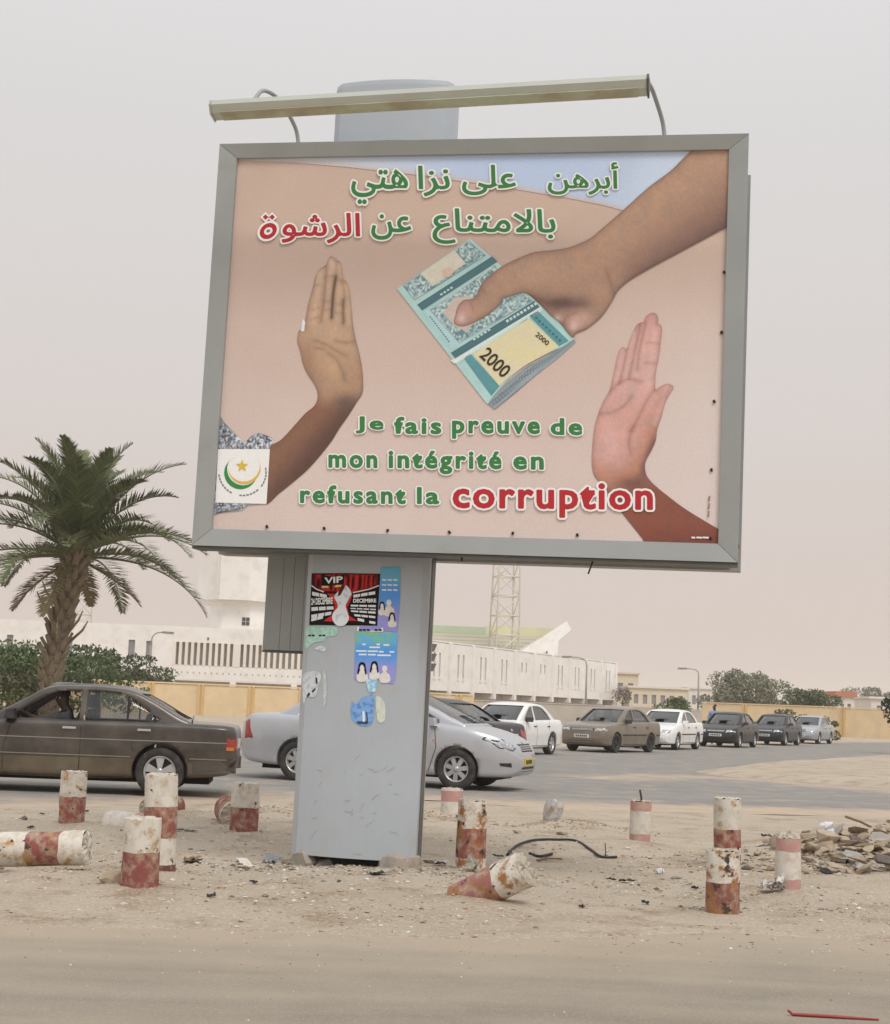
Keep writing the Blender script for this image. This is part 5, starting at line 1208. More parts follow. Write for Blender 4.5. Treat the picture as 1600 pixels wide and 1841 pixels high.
# 2. silver saloon behind the column
p_silver = paint('silver_paint', (.50, .515, .55), .14, .45)
def corolla(patch, seam, root):
    pd = S['patchd']
    for s in (1, -1):
        pd('lamp_surround', [(-.22, -.045), (-.16, -.09), (.06, -.05), (.30, .075), (.27, .115), (.0, .09), (-.20, .04)], (2.0, .62, .70), 45, s, m_dark, .004, .03)
        q = pd('headlamp', [(-.20, -.035), (-.15, -.075), (.05, -.035), (.27, .075), (.25, .10), (.0, .075), (-.18, .025)], (2.0, .62, .70), 45, s, m_clear)
        for da, dz in ((-.08, -.01), (.06, .022)): pd('lamp_reflector', [(da + .035 * math.cos(a), dz + .032 * math.sin(a)) for a in np.linspace(0, 6.28, 11)[:-1]], (2.0, .62, .70), 45, s, m_chrome, .014, .02, .1, q)
        pd('fog_recess', [(-.10, -.03), (.08, -.015), (.10, .03), (-.09, .035)], (2.05, .60, .40), 45, s, m_dark, .005, .03)
        pd('tail_lamp', [(-.17, -.13), (.04, -.14), (.07, .12), (-.04, .17)], (-2.10, .66, .76), 125, s, m_red)
        patch('side_repeater', [(.98, .72), (1.03, .72), (1.03, .74), (.98, .74)], 1, s, m_amber, .006, .01, .1)
    patch('number_plate', [(-.26, .64), (.26, .64), (.26, .76), (-.26, .76)], 0, -1, m_plate, .014, .02, .1)
    g = patch('grille', [(-.33, .60), (.33, .60), (.38, .72), (-.38, .72)], 0, 1, m_dark, .006, .03, .05)
    for k in range(3): z = .63 + .03 * k; patch('grille_bar', [(-.34, z - .006), (.34, z - .006), (.34, z + .006), (-.34, z + .006)], 0, 1, m_chrome, .012, .012, .08, g)
    patch('lower_intake', [(-.40, .30), (.40, .30), (.38, .37), (-.38, .37)], 0, 1, m_dark, .005, .03, .06)
    p = patch('number_plate', [(-.26, .39), (.26, .39), (.26, .50), (-.26, .50)], 0, 1, m_yplate, .016, .02, .1)
    for k in range(5): patch('plate_character', [(-.18 + k * .08, .415), (-.13 + k * .08, .415), (-.13 + k * .08, .475), (-.18 + k * .08, .475)], 0, 1, m_black, .020, .004, .2, p)
    patch('badge', [(.06 * math.cos(a), .745 + .03 * math.sin(a)) for a in np.linspace(0, 6.28, 13)[:-1]], 0, 1, m_chrome, .012, .02, .1)
    for s in (1, -1):
        patch('bonnet_seam', [(1.4, s * .60), (1.98, s * .50), (1.98, s * .507), (1.4, s * .607)], 2, 1, m_dark, .002, .004, .15)
        patch('wiper', [(1.36, s * .05 + .12), (1.40, s * .5 + .12), (1.37, s * .5 + .15), (1.33, s * .05 + .15)], 2, 1, m_dark, .03, .02, .2)
S = sedan(len=4.60, wid=1.71, xf=1.36, xr=-1.24, belt=.93, wr=.31, nose=.85, tail=.5, nt=.42, np=2.3, tt=.26, tp=2.4,
          top=[(-2.30, .72), (-2.26, .90), (-2.12, 1.005), (-1.8, 1.03), (-1.5, 1.03), (-1.2, 1.02), (.9, 1.005), (1.2, .985), (1.5, .945), (1.85, .865), (2.08, .78), (2.22, .69), (2.30, .53)],
          bot=[(-2.30, .42), (-2.25, .33), (-2.1, .26), (-1.6, .22), (0, .19), (1.6, .20), (2.1, .21), (2.25, .26), (2.30, .34)],
          gh=[(-1.76, .96), (-1.52, 1.10), (-1.22, 1.27), (-.92, 1.405), (-.6, 1.472), (-.1, 1.495), (.24, 1.475), (.52, 1.405), (.87, 1.25), (1.20, 1.10), (1.48, .975)],
          side=[[(.12, .975), (1.06, .975), (.96, 1.07), (.62, 1.28), (.34, 1.395), (.12, 1.41)], [(.04, .975), (.04, 1.415), (-.40, 1.41), (-.74, 1.35), (-1.04, 1.18), (-1.26, 1.03), (-1.16, .985)]],
          ws=([(-.69, 1.0), (.69, 1.0), (.58, 1.415), (-.58, 1.415)], .50), cab=(-1.25, .98), mirror=.94, seat=.10,
          seams=[[(1.0, .96), (1.04, .62), (.92, .26)], [(.08, .96), (.08, .26)], [(-1.05, .98), (-.92, .72), (-.98, .62)], [(.90, .26), (-.86, .26)]],
          handles=[(.16, .84), (-.90, .85)], handlem=p_silver, mirrorm=p_silver, paint=p_silver, glass=g_clear, spokes=(7, .30, .34), rim=.66, _f=corolla)
cor = make_car('silver_sedan', S, 'silver rounded sedan with yellow number plate, half hidden behind the grey column', 'car'); cor.scale = (1.04,) * 3; put(cor, -17, (1.36 * 1.04, -.72 * 1.04), 821, 1421)
# 3. dark car behind it
p_black = paint('black_paint', (.010, .010, .011), .06, 0, .12)
def rearonly(y0=.40, y1=.82, z0=.62, z1=.86):
    def f(patch, seam, root):
        rear_kit(patch, root, y0, y1, z0, z1); front_kit(HL1, GR1, .45)(patch, seam, root)
        patch('badge', [(.05 * math.cos(a), .84 + .03 * math.sin(a)) for a in np.linspace(0, 6.28, 13)[:-1]], 0, -1, m_chrome, .01, .02, .1)
    return f
S = sedan(paint=p_black, glass=g_clear, _f=rearonly(), len=4.5, spokes=(6, .2, .3))
dk = make_car('black_sedan', S, 'black sedan seen from behind with red tail lamp, beyond the silver sedan', 'car'); dk.location = (-.32, 33.6, .012); dk.rotation_euler = (0, 0, R(150))
# 4.-9. the queue of parked cars facing the camera
ROW = 'cars queued along the far side of the road'
p_white = paint('white_paint', (.82, .82, .81), .15, 0); p_taupe = paint('taupe_paint', (.20, .165, .125), .3, .25); p_navy = paint('navy_paint', (.011, .013, .022), .06, 0, .12); p_grey = paint('silver_grey_paint', (.42, .44, .47), .25, .35)
HL2 = [(.40, .60), (.78, .61), (.82, .70), (.60, .73), (.42, .70)]
def bumper(m):
    def f(patch, seam, root):
        patch('bumper_strip', [(-.80, .50), (.80, .50), (.82, .55), (-.82, .55)], 0, 1, m, .012, .02, .08)
        for s in (1, -1): seam('side_strip', [(-1.9, .56), (-1.62, .56)], s, .02, m, 1, .006); seam('side_strip', [(-.85, .56), (1.0, .56)], s, .02, m, 1, .006)
    return f
w1 = make_car('white_sedan', sedan(paint=p_white, glass=g_dark, _f=front_kit(HL2, GR1, .44)), 'white rounded sedan just behind the black sedan, first of the queue', 'car', ROW); put(w1, -116, (-1.22, .72), 986, 1357)
S = sedan(paint=p_taupe, glass=g_clear, mirrorm=m_dark, spokes=(8, .22, .2), rimm=m_dark, _f=front_kit([(.44, .66), (.80, .66), (.82, .76), (.46, .76)], [(-.40, .665), (.40, .665), (.40, .75), (-.40, .75)], .50, bl=bumper(m_dark)),
          top=[(-2.225, .70), (-2.20, .86), (-2.12, .975), (-1.9, 1.0), (-1.5, 1.0), (-1.2, .99), (.9, .96), (1.3, .925), (1.7, .875), (2.02, .815), (2.15, .75), (2.2, .62), (2.225, .48)], nose=.4, nt=.22, np=3)
tp = make_car('taupe_sedan', S, 'dusty taupe sedan with white front plate, between two white sedans', 'car', ROW); put(tp, -122, (1.38, .72), 1103, 1354)
w2 = make_car('white_sedan', sedan(paint=p_white, glass=g_dark, mirrorm=p_white, _f=front_kit([(.40, .60), (.70, .58), (.80, .70), (.62, .755), (.42, .72)], [(-.28, .66), (.28, .66), (.32, .73), (-.32, .73)], .42, [(.46, .36), (.7, .37), (.7, .43), (.46, .43)], bl=bumper(m_dark))), 'white sedan with black bumper strip, between the taupe and black sedans', 'car', ROW); put(w2, -115, (1.38, .72), 1214, 1349)
k1 = make_car('black_sedan', sedan(paint=p_black, glass=g_dark, _f=front_kit(HL2, GR1, .50)), 'black sedan with bright headlamps, next right of the white sedan with black strip', 'car', ROW); put(k1, -115, (1.38, .72), 1326, 1345)
n1 = make_car('navy_sedan', sedan(paint=p_navy, glass=g_dark, _f=front_kit(HL2, GR1, .46)), 'dark navy sedan parked second from the far end of the queue', 'car', ROW); put(n1, -116, (1.38, .72), 1409, 1341)
def twin(patch, seam, root):
    front_kit([(.58 + .10 * math.cos(a), .68 + .075 * math.sin(a)) for a in np.linspace(0, 6.28, 13)[:-1]], [(-.30, .60), (.30, .60), (.26, .74), (-.26, .74)], .42)(patch, seam, root)
    for s in (1, -1): patch('inner_headlamp', [(s * .40 + .065 * math.cos(a), .66 + .055 * math.sin(a)) for a in np.linspace(0, 6.28, 13)[:-1]], 0, 1, m_clear, .008, .03, .05)
e1 = make_car('silver_grey_sedan', sedan(paint=p_grey, glass=g_dark, mirrorm=p_grey, _f=twin), 'silver grey sedan with round headlamps, last of the queue at the far right', 'car', ROW); put(e1, -117, (1.38, .72), 1470, 1338)

# ------------------------------------------------------------------ people
m_skin = mat('dark_brown_skin', (.060, .034, .022), .55, 0, .1, 12)
m_hair = mat('black_hair', (.010, .009, .009), .8, 0, .2, 30)
m_shirt_b = mat('blue_cloth', (.20, .32, .52), .85, 0, .12, 8)
m_shirt_d = mat('dark_cloth', (.045, .042, .050), .9, 0, .2, 8)
m_trou = mat('grey_trousers', (.06, .06, .065), .9, 0, .15, 8)
def skin_mesh(verts, edges, radii, sub=2, root=0):
    me = bpy.data.meshes.new('figure'); me.from_pydata(verts, edges, []); o = bpy.data.objects.new('figure', me); COL.objects.link(o)
    o.modifiers.new('s', 'SKIN')
    for i, r_ in enumerate(radii): me.skin_vertices[0].data[i].radius = (r_, r_) if not hasattr(r_, '__len__') else r_
    me.skin_vertices[0].data[root].use_root = True
    sb = o.modifiers.new('d', 'SUBSURF'); sb.levels = sub; sb.render_levels = sub
    dg = bpy.context.evaluated_depsgraph_get(); r2 = bpy.data.meshes.new_from_object(o.evaluated_get(dg), depsgraph=dg); bpy.data.objects.remove(o)
    r2.polygons.foreach_set('use_smooth', [True] * len(r2.polygons)); return r2
def person(name, J, label, shirt, trousers, hair=True, k_=1.0):
    """J: joint positions; body as one skinned surface, shirt, trousers and hair as its children"""
    order = ['pelvis', 'waist', 'chest', 'neck0', 'neck1', 'jaw', 'skull', 'crown']
    V = [J[k] for k in order]; E_ = [(i, i + 1) for i in range(7)]; rad = [.125, .115, .135, .06, .052, .068, .088, .055]
    nose = len(V); V.append(tuple(np.array(J['jaw']) * .45 + np.array(J['skull']) * .55 + np.array(J['face']) * .105)); E_.append((6, nose)); rad.append(.016)
    fing = []
    for s in 'lr':
        b0 = len(V); V += [J['sh_' + s], J['el_' + s], J['wr_' + s], J['ha_' + s]]; E_ += [(2, b0), (b0, b0 + 1), (b0 + 1, b0 + 2), (b0 + 2, b0 + 3)]; rad += [.062, .046, .032, .034]
        h = np.array(J['ha_' + s]); w = np.array(J['wr_' + s]); d = (h - w) / (np.linalg.norm(h - w) + 1e-9); sd_ = np.cross(d, (0, 0, 1)); sd_ /= np.linalg.norm(sd_) + 1e-9
        if abs(d[2]) > .95: sd_ = np.array([1, 0, 0])
        for k, (o, l) in enumerate(((-.03, .075), (-.01, .09), (.01, .085), (.03, .07))):
            f0 = len(V); V += [tuple(h + sd_ * o + d * l * .5), tuple(h + sd_ * o + d * l * .85 + np.array([0, 0, -.02]))]; E_ += [(b0 + 3, f0), (f0, f0 + 1)]; rad += [.010, .008]
        f0 = len(V); V.append(tuple(h - sd_ * .05 + d * .02)); E_.append((b0 + 3, f0)); rad.append(.011)
        b1 = len(V); V += [J['hip_' + s], J['kn_' + s], J['an_' + s], J['toe_' + s]]; E_ += [(0, b1), (b1, b1 + 1), (b1 + 1, b1 + 2), (b1 + 2, b1 + 3)]; rad += [.095, .062, .042, .038]
    rad = [q * k_ for q in rad]; body = link(name, skin_mesh(V, E_, rad), m_skin); tag(body, label, 'person')
    tv = [J[k] for k in order[:4]]; te = [(0, 1), (1, 2), (2, 3)]; tr_ = [.145, .135, .152, .068]
    for s in 'lr':
        b0 = len(tv); e_ = np.array(J['el_' + s]); w = np.array(J['wr_' + s]); tv += [J['sh_' + s], J['el_' + s], tuple(e_ + (w - e_) * .35)]; te += [(2, b0), (b0, b0 + 1), (b0 + 1, b0 + 2)]; tr_ += [.076, .060, .055]
    q = link('shirt', skin_mesh(tv, te, [q * k_ for q in tr_]), shirt); q.parent = body
    lv = [J['pelvis']]; le = []; lr = [.14]
    for s in 'lr':
        b0 = len(lv); lv += [J['hip_' + s], J['kn_' + s], J['an_' + s]]; le += [(0, b0), (b0, b0 + 1), (b0 + 1, b0 + 2)]; lr += [.108, .078, .058]
    q = link('trousers', skin_mesh(lv, le, lr), trousers); q.parent = body
    sk = np.array(J['skull']); f_ = np.array(J['face']); cr = np.array(J['crown'])
    q = link('hair', skin_mesh([tuple(sk - f_ * .035), tuple(cr - f_ * .02), tuple(cr + f_ * .045 + np.array([0, 0, -.005]))], [(0, 1), (1, 2)], [.085, .070, .045]), m_hair); q.parent = body
    for s in (-1, 1):
        sd_ = np.cross(f_, (0, 0, 1)); ey = sk * .8 + np.array(J['jaw']) * .2 + f_ * .082 + sd_ * .034 * s
        q = MB().lathe([(0.001, .013), (.009, .009), (.013, 0), (.009, -.009), (0.001, -.013)], 8, c=tuple(ey)).build('eye', mat('eye_white', (.6, .58, .55), .3)); q.parent = body
    return body
# driver of the brown sedan, seated, hands on the wheel
a = merc_o.rotation_euler[2]; ca, sa = math.cos(a), math.sin(a); mo = merc_o.location
def cl(x, y, z): return (mo[0] + ca * x - sa * y, mo[1] + sa * x + ca * y, mo[2] + z)
sx = .08; fx = np.array([ca, sa, 0]); look = fx * .75 + np.array([-sa, ca, 0]) * .66; look /= np.linalg.norm(look)
J = dict(pelvis=cl(sx + .08, .40, .60), waist=cl(sx + .03, .40, .74), chest=cl(sx - .03, .40, .93), neck0=cl(sx - .03, .40, 1.05), neck1=cl(sx - .01, .40, 1.10), jaw=cl(sx + .03, .40, 1.15), skull=cl(sx + .02, .40, 1.235), crown=cl(sx + .01, .40, 1.29), face=tuple(look),
         sh_l=cl(sx - .02, .53, 1.0), el_l=cl(sx + .22, .60, .88), wr_l=cl(sx + .46, .52, .98), ha_l=cl(sx + .55, .50, 1.02), sh_r=cl(sx - .02, .19, 1.0), el_r=cl(sx + .22, .16, .80), wr_r=cl(sx + .46, .22, .95), ha_r=cl(sx + .55, .23, .98),
         hip_l=cl(sx + .15, .46, .60), kn_l=cl(sx + .55, .48, .66), an_l=cl(sx + .80, .48, .38), toe_l=cl(sx + .90, .48, .36), hip_r=cl(sx + .15, .26, .60), kn_r=cl(sx + .55, .24, .66), an_r=cl(sx + .80, .24, .38), toe_r=cl(sx + .90, .24, .36))
person('person', J, 'driver in dark clothes seated at the wheel of the brown sedan', m_shirt_d, m_trou, True, 1.22)
# a man in blue behind the queue
P0 = AT(1285, 1266, 68.0); px_, py_ = P0.x, 68.0
def pl(x, y, z): return (px_ + x, py_ + y, z)
J = dict(pelvis=pl(0, 0, .95), waist=pl(0, 0, 1.12), chest=pl(0, 0, 1.34), neck0=pl(0, 0, 1.47), neck1=pl(0, 0, 1.53), jaw=pl(-.02, 0, 1.58), skull=pl(0, 0, 1.67), crown=pl(.01, 0, 1.73), face=(-.9, -.43, 0),
         sh_l=pl(.19, 0, 1.43), el_l=pl(.25, .02, 1.15), wr_l=pl(.24, -.06, .92), ha_l=pl(.24, -.08, .84), sh_r=pl(-.19, 0, 1.43), el_r=pl(-.26, .02, 1.15), wr_r=pl(-.25, -.08, .92), ha_r=pl(-.25, -.1, .84),
         hip_l=pl(.1, 0, .90), kn_l=pl(.11, -.02, .5), an_l=pl(.11, 0, .09), toe_l=pl(.11, -.14, .05), hip_r=pl(-.1, 0, .90), kn_r=pl(-.11, -.02, .5), an_r=pl(-.11, 0, .09), toe_r=pl(-.11, -.14, .05))
person('person', J, 'man in a light blue shirt standing behind the black queued sedan', m_shirt_b, m_trou)
# ------------------------------------------------------------------ the stadium beyond the road
m_white = mat('white_render', (.83, .81, .78), .9, 0, .05, .35, dirt=(.55, .48, .40), dscale=.8, dlo=.50, dhi=.80, dmax=.5)
m_white2 = mat('cream_render', (.78, .74, .68), .9, 0, .06, .4)
m_beige = mat('beige_lower_wall', (.50, .44, .37), .95, 0, .10, .5)
m_wglass = mat('dark_window', (.06, .06, .065), .3, 0, .2, 2)
m_gwin = mat('grey_window_screen', (.25, .25, .26), .6, 0, .15, 2)
m_shade = mat('dark_opening', (.10, .09, .085), .9, 0, .2, 1)  # shade put into a dark colour, for the soffit and the steps
def bldg(name, O, ex, label, cat='building'):
    """a thing whose local x runs along its facade, local y into the building, from world point O"""
    a = math.atan2(ex[1], ex[0]); r_ = empty(name, (O[0], O[1], 0), a, label, cat); return r_
def bp_(root, nm, mb, m): q = mb.build(nm, m); q.parent = root; return q
def wall_with_holes(mb, x0, x1, z0, z1, holes, y0=0.0, y1=.4):
    """holes: (xa, xb, za, zb), side by side; fills around them"""
    xs = x0
    for xa, xb, za, zb_ in sorted(holes):
        if xa > xs: mb.box(xs, xa, y0, y1, z0, z1)
        mb.box(xa, xb, y0, y1, z0, za); mb.box(xa, xb, y0, y1, zb_, z1); xs = xb
    mb.box(xs, x1, y0, y1, z0, z1)
# left wing, facing the camera
YL = 147.0
lw = bldg('stadium_wing', (-62, YL), (1, 0), 'long white stadium wing with a louvred gallery behind the yellow wall', 'stadium')
def LX(px): return AT(px, 1200, YL).x + 62
def LZ(px, py): return AT(px, py, YL).z
ZT, ZB0 = 7.55, 2.55
wins = []
for a, b_, t, u in ((-150, -138, 1138, 1172), (-60, -48, 1138, 1172), (8, 20, 1141, 1176), (115, 127, 1145, 1176), (228, 240, 1150, 1184), (260, 271, 1152, 1186)):
    wins.append((LX(a), LX(b_), LZ((a + b_) / 2, u), LZ((a + b_) / 2, t)))
gal = (LX(309), LX(590), LZ(400, 1198), LZ(400, 1157))
w = MB(); wall_with_holes(w, 0, LX(309), ZB0, ZT, wins); bp_(lw, 'wall', w, m_white)
for xa, xb, za, zb_ in wins: bp_(lw, 'window', MB().box(xa - .02, xb + .02, .18, .25, za - .02, zb_ + .02), m_gwin)
w = MB(); w.box(gal[0], LX(668), 0, .4, ZB0, gal[2]); w.box(gal[0], LX(668), 0, .4, gal[3], ZT); w.box(gal[1], LX(668), 0, .4, gal[2], gal[3]); bp_(lw, 'gallery_wall', w, m_white)
bp_(lw, 'gallery_back', MB().box(gal[0], gal[1], 1.5, 1.7, gal[2] - .3, gal[3] + .3), m_white2); bp_(lw, 'gallery_floor', MB().box(gal[0], gal[1], .41, 1.49, gal[2] - .3, gal[2]), m_white2)
x = gal[0]; k = 0; pitch = .575
while x < gal[1]:
    wide = .70 if k in (10,) else .27
    bp_(lw, 'louvre_fin', MB().box(x, x + wide, -.04, .36, gal[2] - .01, gal[3] + .01), m_white2); x += pitch + (wide - .27); k += 1
for j in range(34):
    xx = gal[0] + .9 + j * pitch * .98
    if xx < gal[1] - .3: bp_(lw, 'drain_hole', MB().box(xx, xx + .14, -.02, .02, gal[2] - .78, gal[2] - .62), m_beige)
bp_(lw, 'plinth', MB().box(0, LX(668), 1.2, 1.5, -.1, ZB0 + .2), m_beige); bp_(lw, 'soffit', MB().box(0, LX(668), 0.01, 1.5, ZB0 - .12, ZB0 - .005), m_white2)
for px in (195, 304, 415, 525): bp_(lw, 'bracket', MB().box(LX(px), LX(px) + .55, -.12, 1.25, ZB0 - .75, ZB0 - .125), m_white)
bp_(lw, 'roof', MB().box(0, LX(668), .4, 14, ZT - .5, ZT - .3), m_white2)
q = MB().box(LX(370), LX(372.5), -.1, .05, LZ(371, 1150), LZ(371, 1146)); bp_(lw, 'wall_lamp', q, m_dark)
# control tower rising from it
YT = 150.0
tw_ = bldg('control_tower', (AT(425, 1100, YT).x, YT + 2.6), (1, 0), 'white faceted control tower standing over the stadium gallery', 'tower')
def octo(r_, sq=.42): return [(r_ * a, r_ * b_) for a, b_ in ((-1, -sq), (-sq, -1), (sq, -1), (1, -sq), (1, sq), (sq, 1), (-sq, 1), (-1, sq))]
zc = AT(420, 1080, YT).z; ztp = AT(420, 989, YT).z
bp_(tw_, 'shaft', MB().prism(octo(2.75, .5), 2, ZT - 3, zc + .02), m_white)
bp_(tw_, 'cabin', MB().prism([(x * 1.0 - .15, y) for x, y in octo(3.95, .36)], 2, zc + .025, ztp), m_white)
bp_(tw_, 'cabin_skirt', MB().prism([(x - .15, y) for x, y in octo(3.3, .4)], 2, zc - .35, zc + .02), m_white2)
for dx, dz in ((.62, 0), (1.02, 0), (.62, -.42), (1.02, -.42)): bp_(tw_, 'window_pane', MB().box(dx, dx + .34, -2.80, -2.70, zc - 1.95 + dz, zc - 1.60 + dz), m_wglass)
bp_(tw_, 'cabin_joint', MB().box(-1.85, -1.80, -3.98, -3.90, zc + .2, ztp - .1), m_white2)
# right wing, receding
A_ = np.array([AT(763, 1200, 158.0).x, 158.0]); B_ = np.array([AT(1106, 1220, 211.0).x, 211.0]); ex = (B_ - A_) / np.linalg.norm(B_ - A_); LEN = float(np.linalg.norm(B_ - A_)); C0 = A_ - ex * 9.5
rw_ = bldg('stadium_wing', C0, ex, 'white stadium wing of ten pilastered bays receding behind the queued cars', 'stadium')
nb = 10; bw = LEN / nb; x0 = 9.5
for k in range(-1, nb):
    xa = x0 + k * bw; xb = xa + bw; c = (xa + xb) / 2; short = k in (4, 5)
    hz0, hz1 = (ZT - 2.35, ZT - 1.15) if short else (ZB0 + 1.35, ZT - 1.05)
    holes = [(c - .85, c - .45, hz0, hz1), (c + .45, c + .85, hz0, hz1)]
    w = MB(); wall_with_holes(w, xa + .28, xb - .28, ZB0, ZT, holes, 0, .45); bp_(rw_, 'bay_panel', w, m_white)
    for xa2, xb2, za, zb_ in holes: bp_(rw_, 'slit_window', MB().box(xa2 - .02, xb2 + .02, .20, .27, za - .02, zb_ + .02), m_wglass)
    if not short:
        for xa2, xb2, za, zb_ in holes: bp_(rw_, 'window_sill', MB().box(xa2 - .1, xb2 + .1, -.08, .1, za - .2, za - .03), m_white2)
for k in range(0, nb + 1):
    xa = x0 + k * bw
    bp_(rw_, 'pilaster', MB().box(xa - .275, xa + .275, -.22, .46, ZB0 - .02, ZT + .06), m_white); bp_(rw_, 'bracket', MB().box(xa - .30, xa + .30, -.25, 1.3, ZB0 - .62, ZB0 - .025), m_white)
bp_(rw_, 'parapet', MB().box(0, x0 + LEN + .4, -.05, .5, ZT + .065, ZT + .20), m_white)
bp_(rw_, 'plinth', MB().box(-4, x0 + LEN, 1.3, 1.6, -.1, ZB0 + .1), m_beige); bp_(rw_, 'soffit', MB().box(0, x0 + LEN, .01, 1.6, ZB0 - .10, ZB0 - .004), m_shade)  # soffit coloured dark as the shade under the overhang
bp_(rw_, 'end_wall', MB().box(x0 + LEN + .28, x0 + LEN + .6, .46, 12, 0, ZT), m_white); bp_(rw_, 'roof', MB().box(0, x0 + LEN, .5, 16, ZT - .6, ZT - .4), m_white2)
for k in range(3):   # shade under stepped raking beams, built as dark solids, next to the column
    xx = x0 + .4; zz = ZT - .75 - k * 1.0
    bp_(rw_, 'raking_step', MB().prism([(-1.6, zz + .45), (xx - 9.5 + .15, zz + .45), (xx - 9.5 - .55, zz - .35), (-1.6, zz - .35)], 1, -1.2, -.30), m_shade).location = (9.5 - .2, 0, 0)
# covered stand: ribbed sloping deck with a raking end beam
m_deck = mat('pale_green_deck', (.60, .60, .47), .8, 0, .06, .3); m_deck2 = mat('tan_deck', (.50, .47, .38), .8, 0, .06, .3); m_green = mat('green_fascia', (.48, .56, .40), .8, 0, .08, .2); m_yel = mat('yellow_fascia', (.66, .63, .42), .8, 0, .08, .2)
YS = 214.0
stand = bldg('grandstand', (AT(700, 1160, YS).x, YS), (1, 0), 'pale green ribbed grandstand deck rising above the receding stadium wing', 'grandstand')
sx0 = AT(700, 1160, YS).x
def SZ(py): return AT(900, py, YS).z
zlo, zmid, zhi = SZ(1176), SZ(1136), SZ(1121)
def beam_x(z): t = (z - SZ(1172)) / (SZ(1117) - SZ(1172)); return AT(930 + t * 88, 1150, YS).x - sx0
nr = 10
for k in range(nr):
    za = zlo + (zmid - zlo) * k / nr; zb2 = zlo + (zmid - zlo) * (k + 1) / nr; y0 = 1.2 * k
    bp_(stand, 'deck_rib', MB().prism([(y0, za), (y0 + 1.15, za + .05), (y0 + 1.15, zb2 - .02), (y0, zb2 - .07)], 0, 0, beam_x(za) - .3), m_deck if k % 2 else m_deck2)
bp_(stand, 'green_fascia', MB().box(0, AT(878, 1130, YS).x - sx0, 12.2, 12.7, zmid + .05, zhi), m_green); bp_(stand, 'yellow_fascia', MB().box(AT(878.3, 1130, YS).x - sx0, beam_x(zhi) + .3, 12.2, 12.7, zmid + .05, zhi + .25), m_yel)
bmx = [(AT(px, py, YS).x - sx0, AT(px, py, YS).z) for px, py in ((928, 1176), (1018, 1117), (1026, 1133), (1003, 1152), (1001, 1196), (984, 1196), (984, 1170), (952, 1186))]
bp_(stand, 'raking_beam', MB().prism(bmx, 1, -1.0, 3.0), m_white)
# ------------------------------------------------------------------ floodlight masts
m_mast = mat('cream_lattice_steel', (.66, .62, .52), .6, .1, .08, 1)
def lattice(name, base, h, w0, w1, seg, label, r_=.10, head=True):
    root = empty(name, (base[0], base[1], 0), .25, label, 'floodlight mast')
    cor = lambda t: [(s1 * (w0 + (w1 - w0) * t) / 2, s2 * (w0 + (w1 - w0) * t) / 2, h * t) for s1, s2 in ((-1, -1), (1, -1), (1, 1), (-1, 1))]
    for k in range(4): q = MB().tube([cor(0)[k], cor(1)[k]], r_, 6).build('mast_leg', m_mast); q.parent = root
    for i in range(seg):
        a, b_ = cor(i / seg), cor((i + 1) / seg)
        for k in range(4):
            q = MB().tube([b_[k], b_[(k + 1) % 4]], r_ * .7, 5).build('cross_bar', m_mast); q.parent = root
            q = MB().tube([a[k] if (i + k) % 2 else a[(k + 1) % 4], b_[(k + 1) % 4] if (i + k) % 2 else b_[k]], r_ * .6, 5).build('brace', m_mast); q.parent = root
    if head:
        q = MB().box(-2.2, 2.2, -1.0, -.7, h - 2.6, h).build('lamp_panel', m_gwin); q.parent = root
    return root
pb = AT(906, 1165, 215.0); lattice('floodlight_mast', (pb.x, 215.0), 44, 3.7, 2.2, 16, 'cream lattice floodlight mast rising behind the billboard right of the column', .13)
pb = AT(150, 1115, 290.0); lattice('floodlight_mast', (pb.x, 290.0), 33, 3.4, 2.2, 11, 'faint lattice floodlight mast seen just right of the palm trunk', .12)

# ------------------------------------------------------------------ boundary walls
m_yw = mat('yellow_wall_render', (.76, .60, .38), .9, 0, .08, .8, dirt=(.58, .47, .34), dscale=1.2, dlo=.5, dhi=.8, dmax=.7); m_or = mat('ochre_pilaster', (.66, .45, .20), .9, 0, .10, 1.2)
def boundary(name, pts, label, zt, step, m=m_yw, mp=m_or, t=.25, first=0.0, pil=True, cap=True):
    (x0, y0), (x1, y1) = pts; ex_ = np.array([x1 - x0, y1 - y0]); L_ = float(np.linalg.norm(ex_)); root = bldg(name, (x0, y0), ex_ / L_, label, 'wall')
    x = 0.0; d = first
    edges_ = [0.0] + list(np.arange(first, L_, step)) + [L_]
    for a, b_ in zip(edges_[:-1], edges_[1:]):
        if b_ - a > .3: bp_(root, 'wall_panel', MB().box(a + .004, b_ - .004, 0, t, -.15, zt), m)
    if pil:
        for a in edges_[1:-1]:
            for o in (-.21, .05): bp_(root, 'pilaster', MB().box(a + o, a + o + .15, -.07, t - .01, -.15, zt + .03), mp)
    if cap: bp_(root, 'coping', MB().box(0, L_, -.05, t + .05, zt + .032, zt + .12), m)
    return root
YW = 97.0
xa = AT(160, 1280, YW).x; pit = 92 * YW / FPX
boundary('boundary_wall', ((xa, YW), (xa + 24, YW - 4.0)), 'long yellow wall with ochre pilasters between the palm and the column', 1.80, pit, first=.75)
xb = AT(-60, 1280, 112).x; boundary('boundary_wall', ((xb - 12, 113), (AT(160, 1280, 105).x - .4, 104)), 'short stretch of yellow wall behind the bushes left of the palm', 1.7, 4, first=1)
P_a = AT(1262, 1290, 128.0); P_b = AT(1640, 1300, 112.0)
boundary('boundary_wall', ((P_a.x, 128.0), (P_b.x + 6, 112.0)), 'low yellow wall behind the right end of the car queue', 2.15, 8.6, first=4.0)
m_gb = mat('grey_beige_wall', (.46, .42, .37), .95, 0, .10, .6)
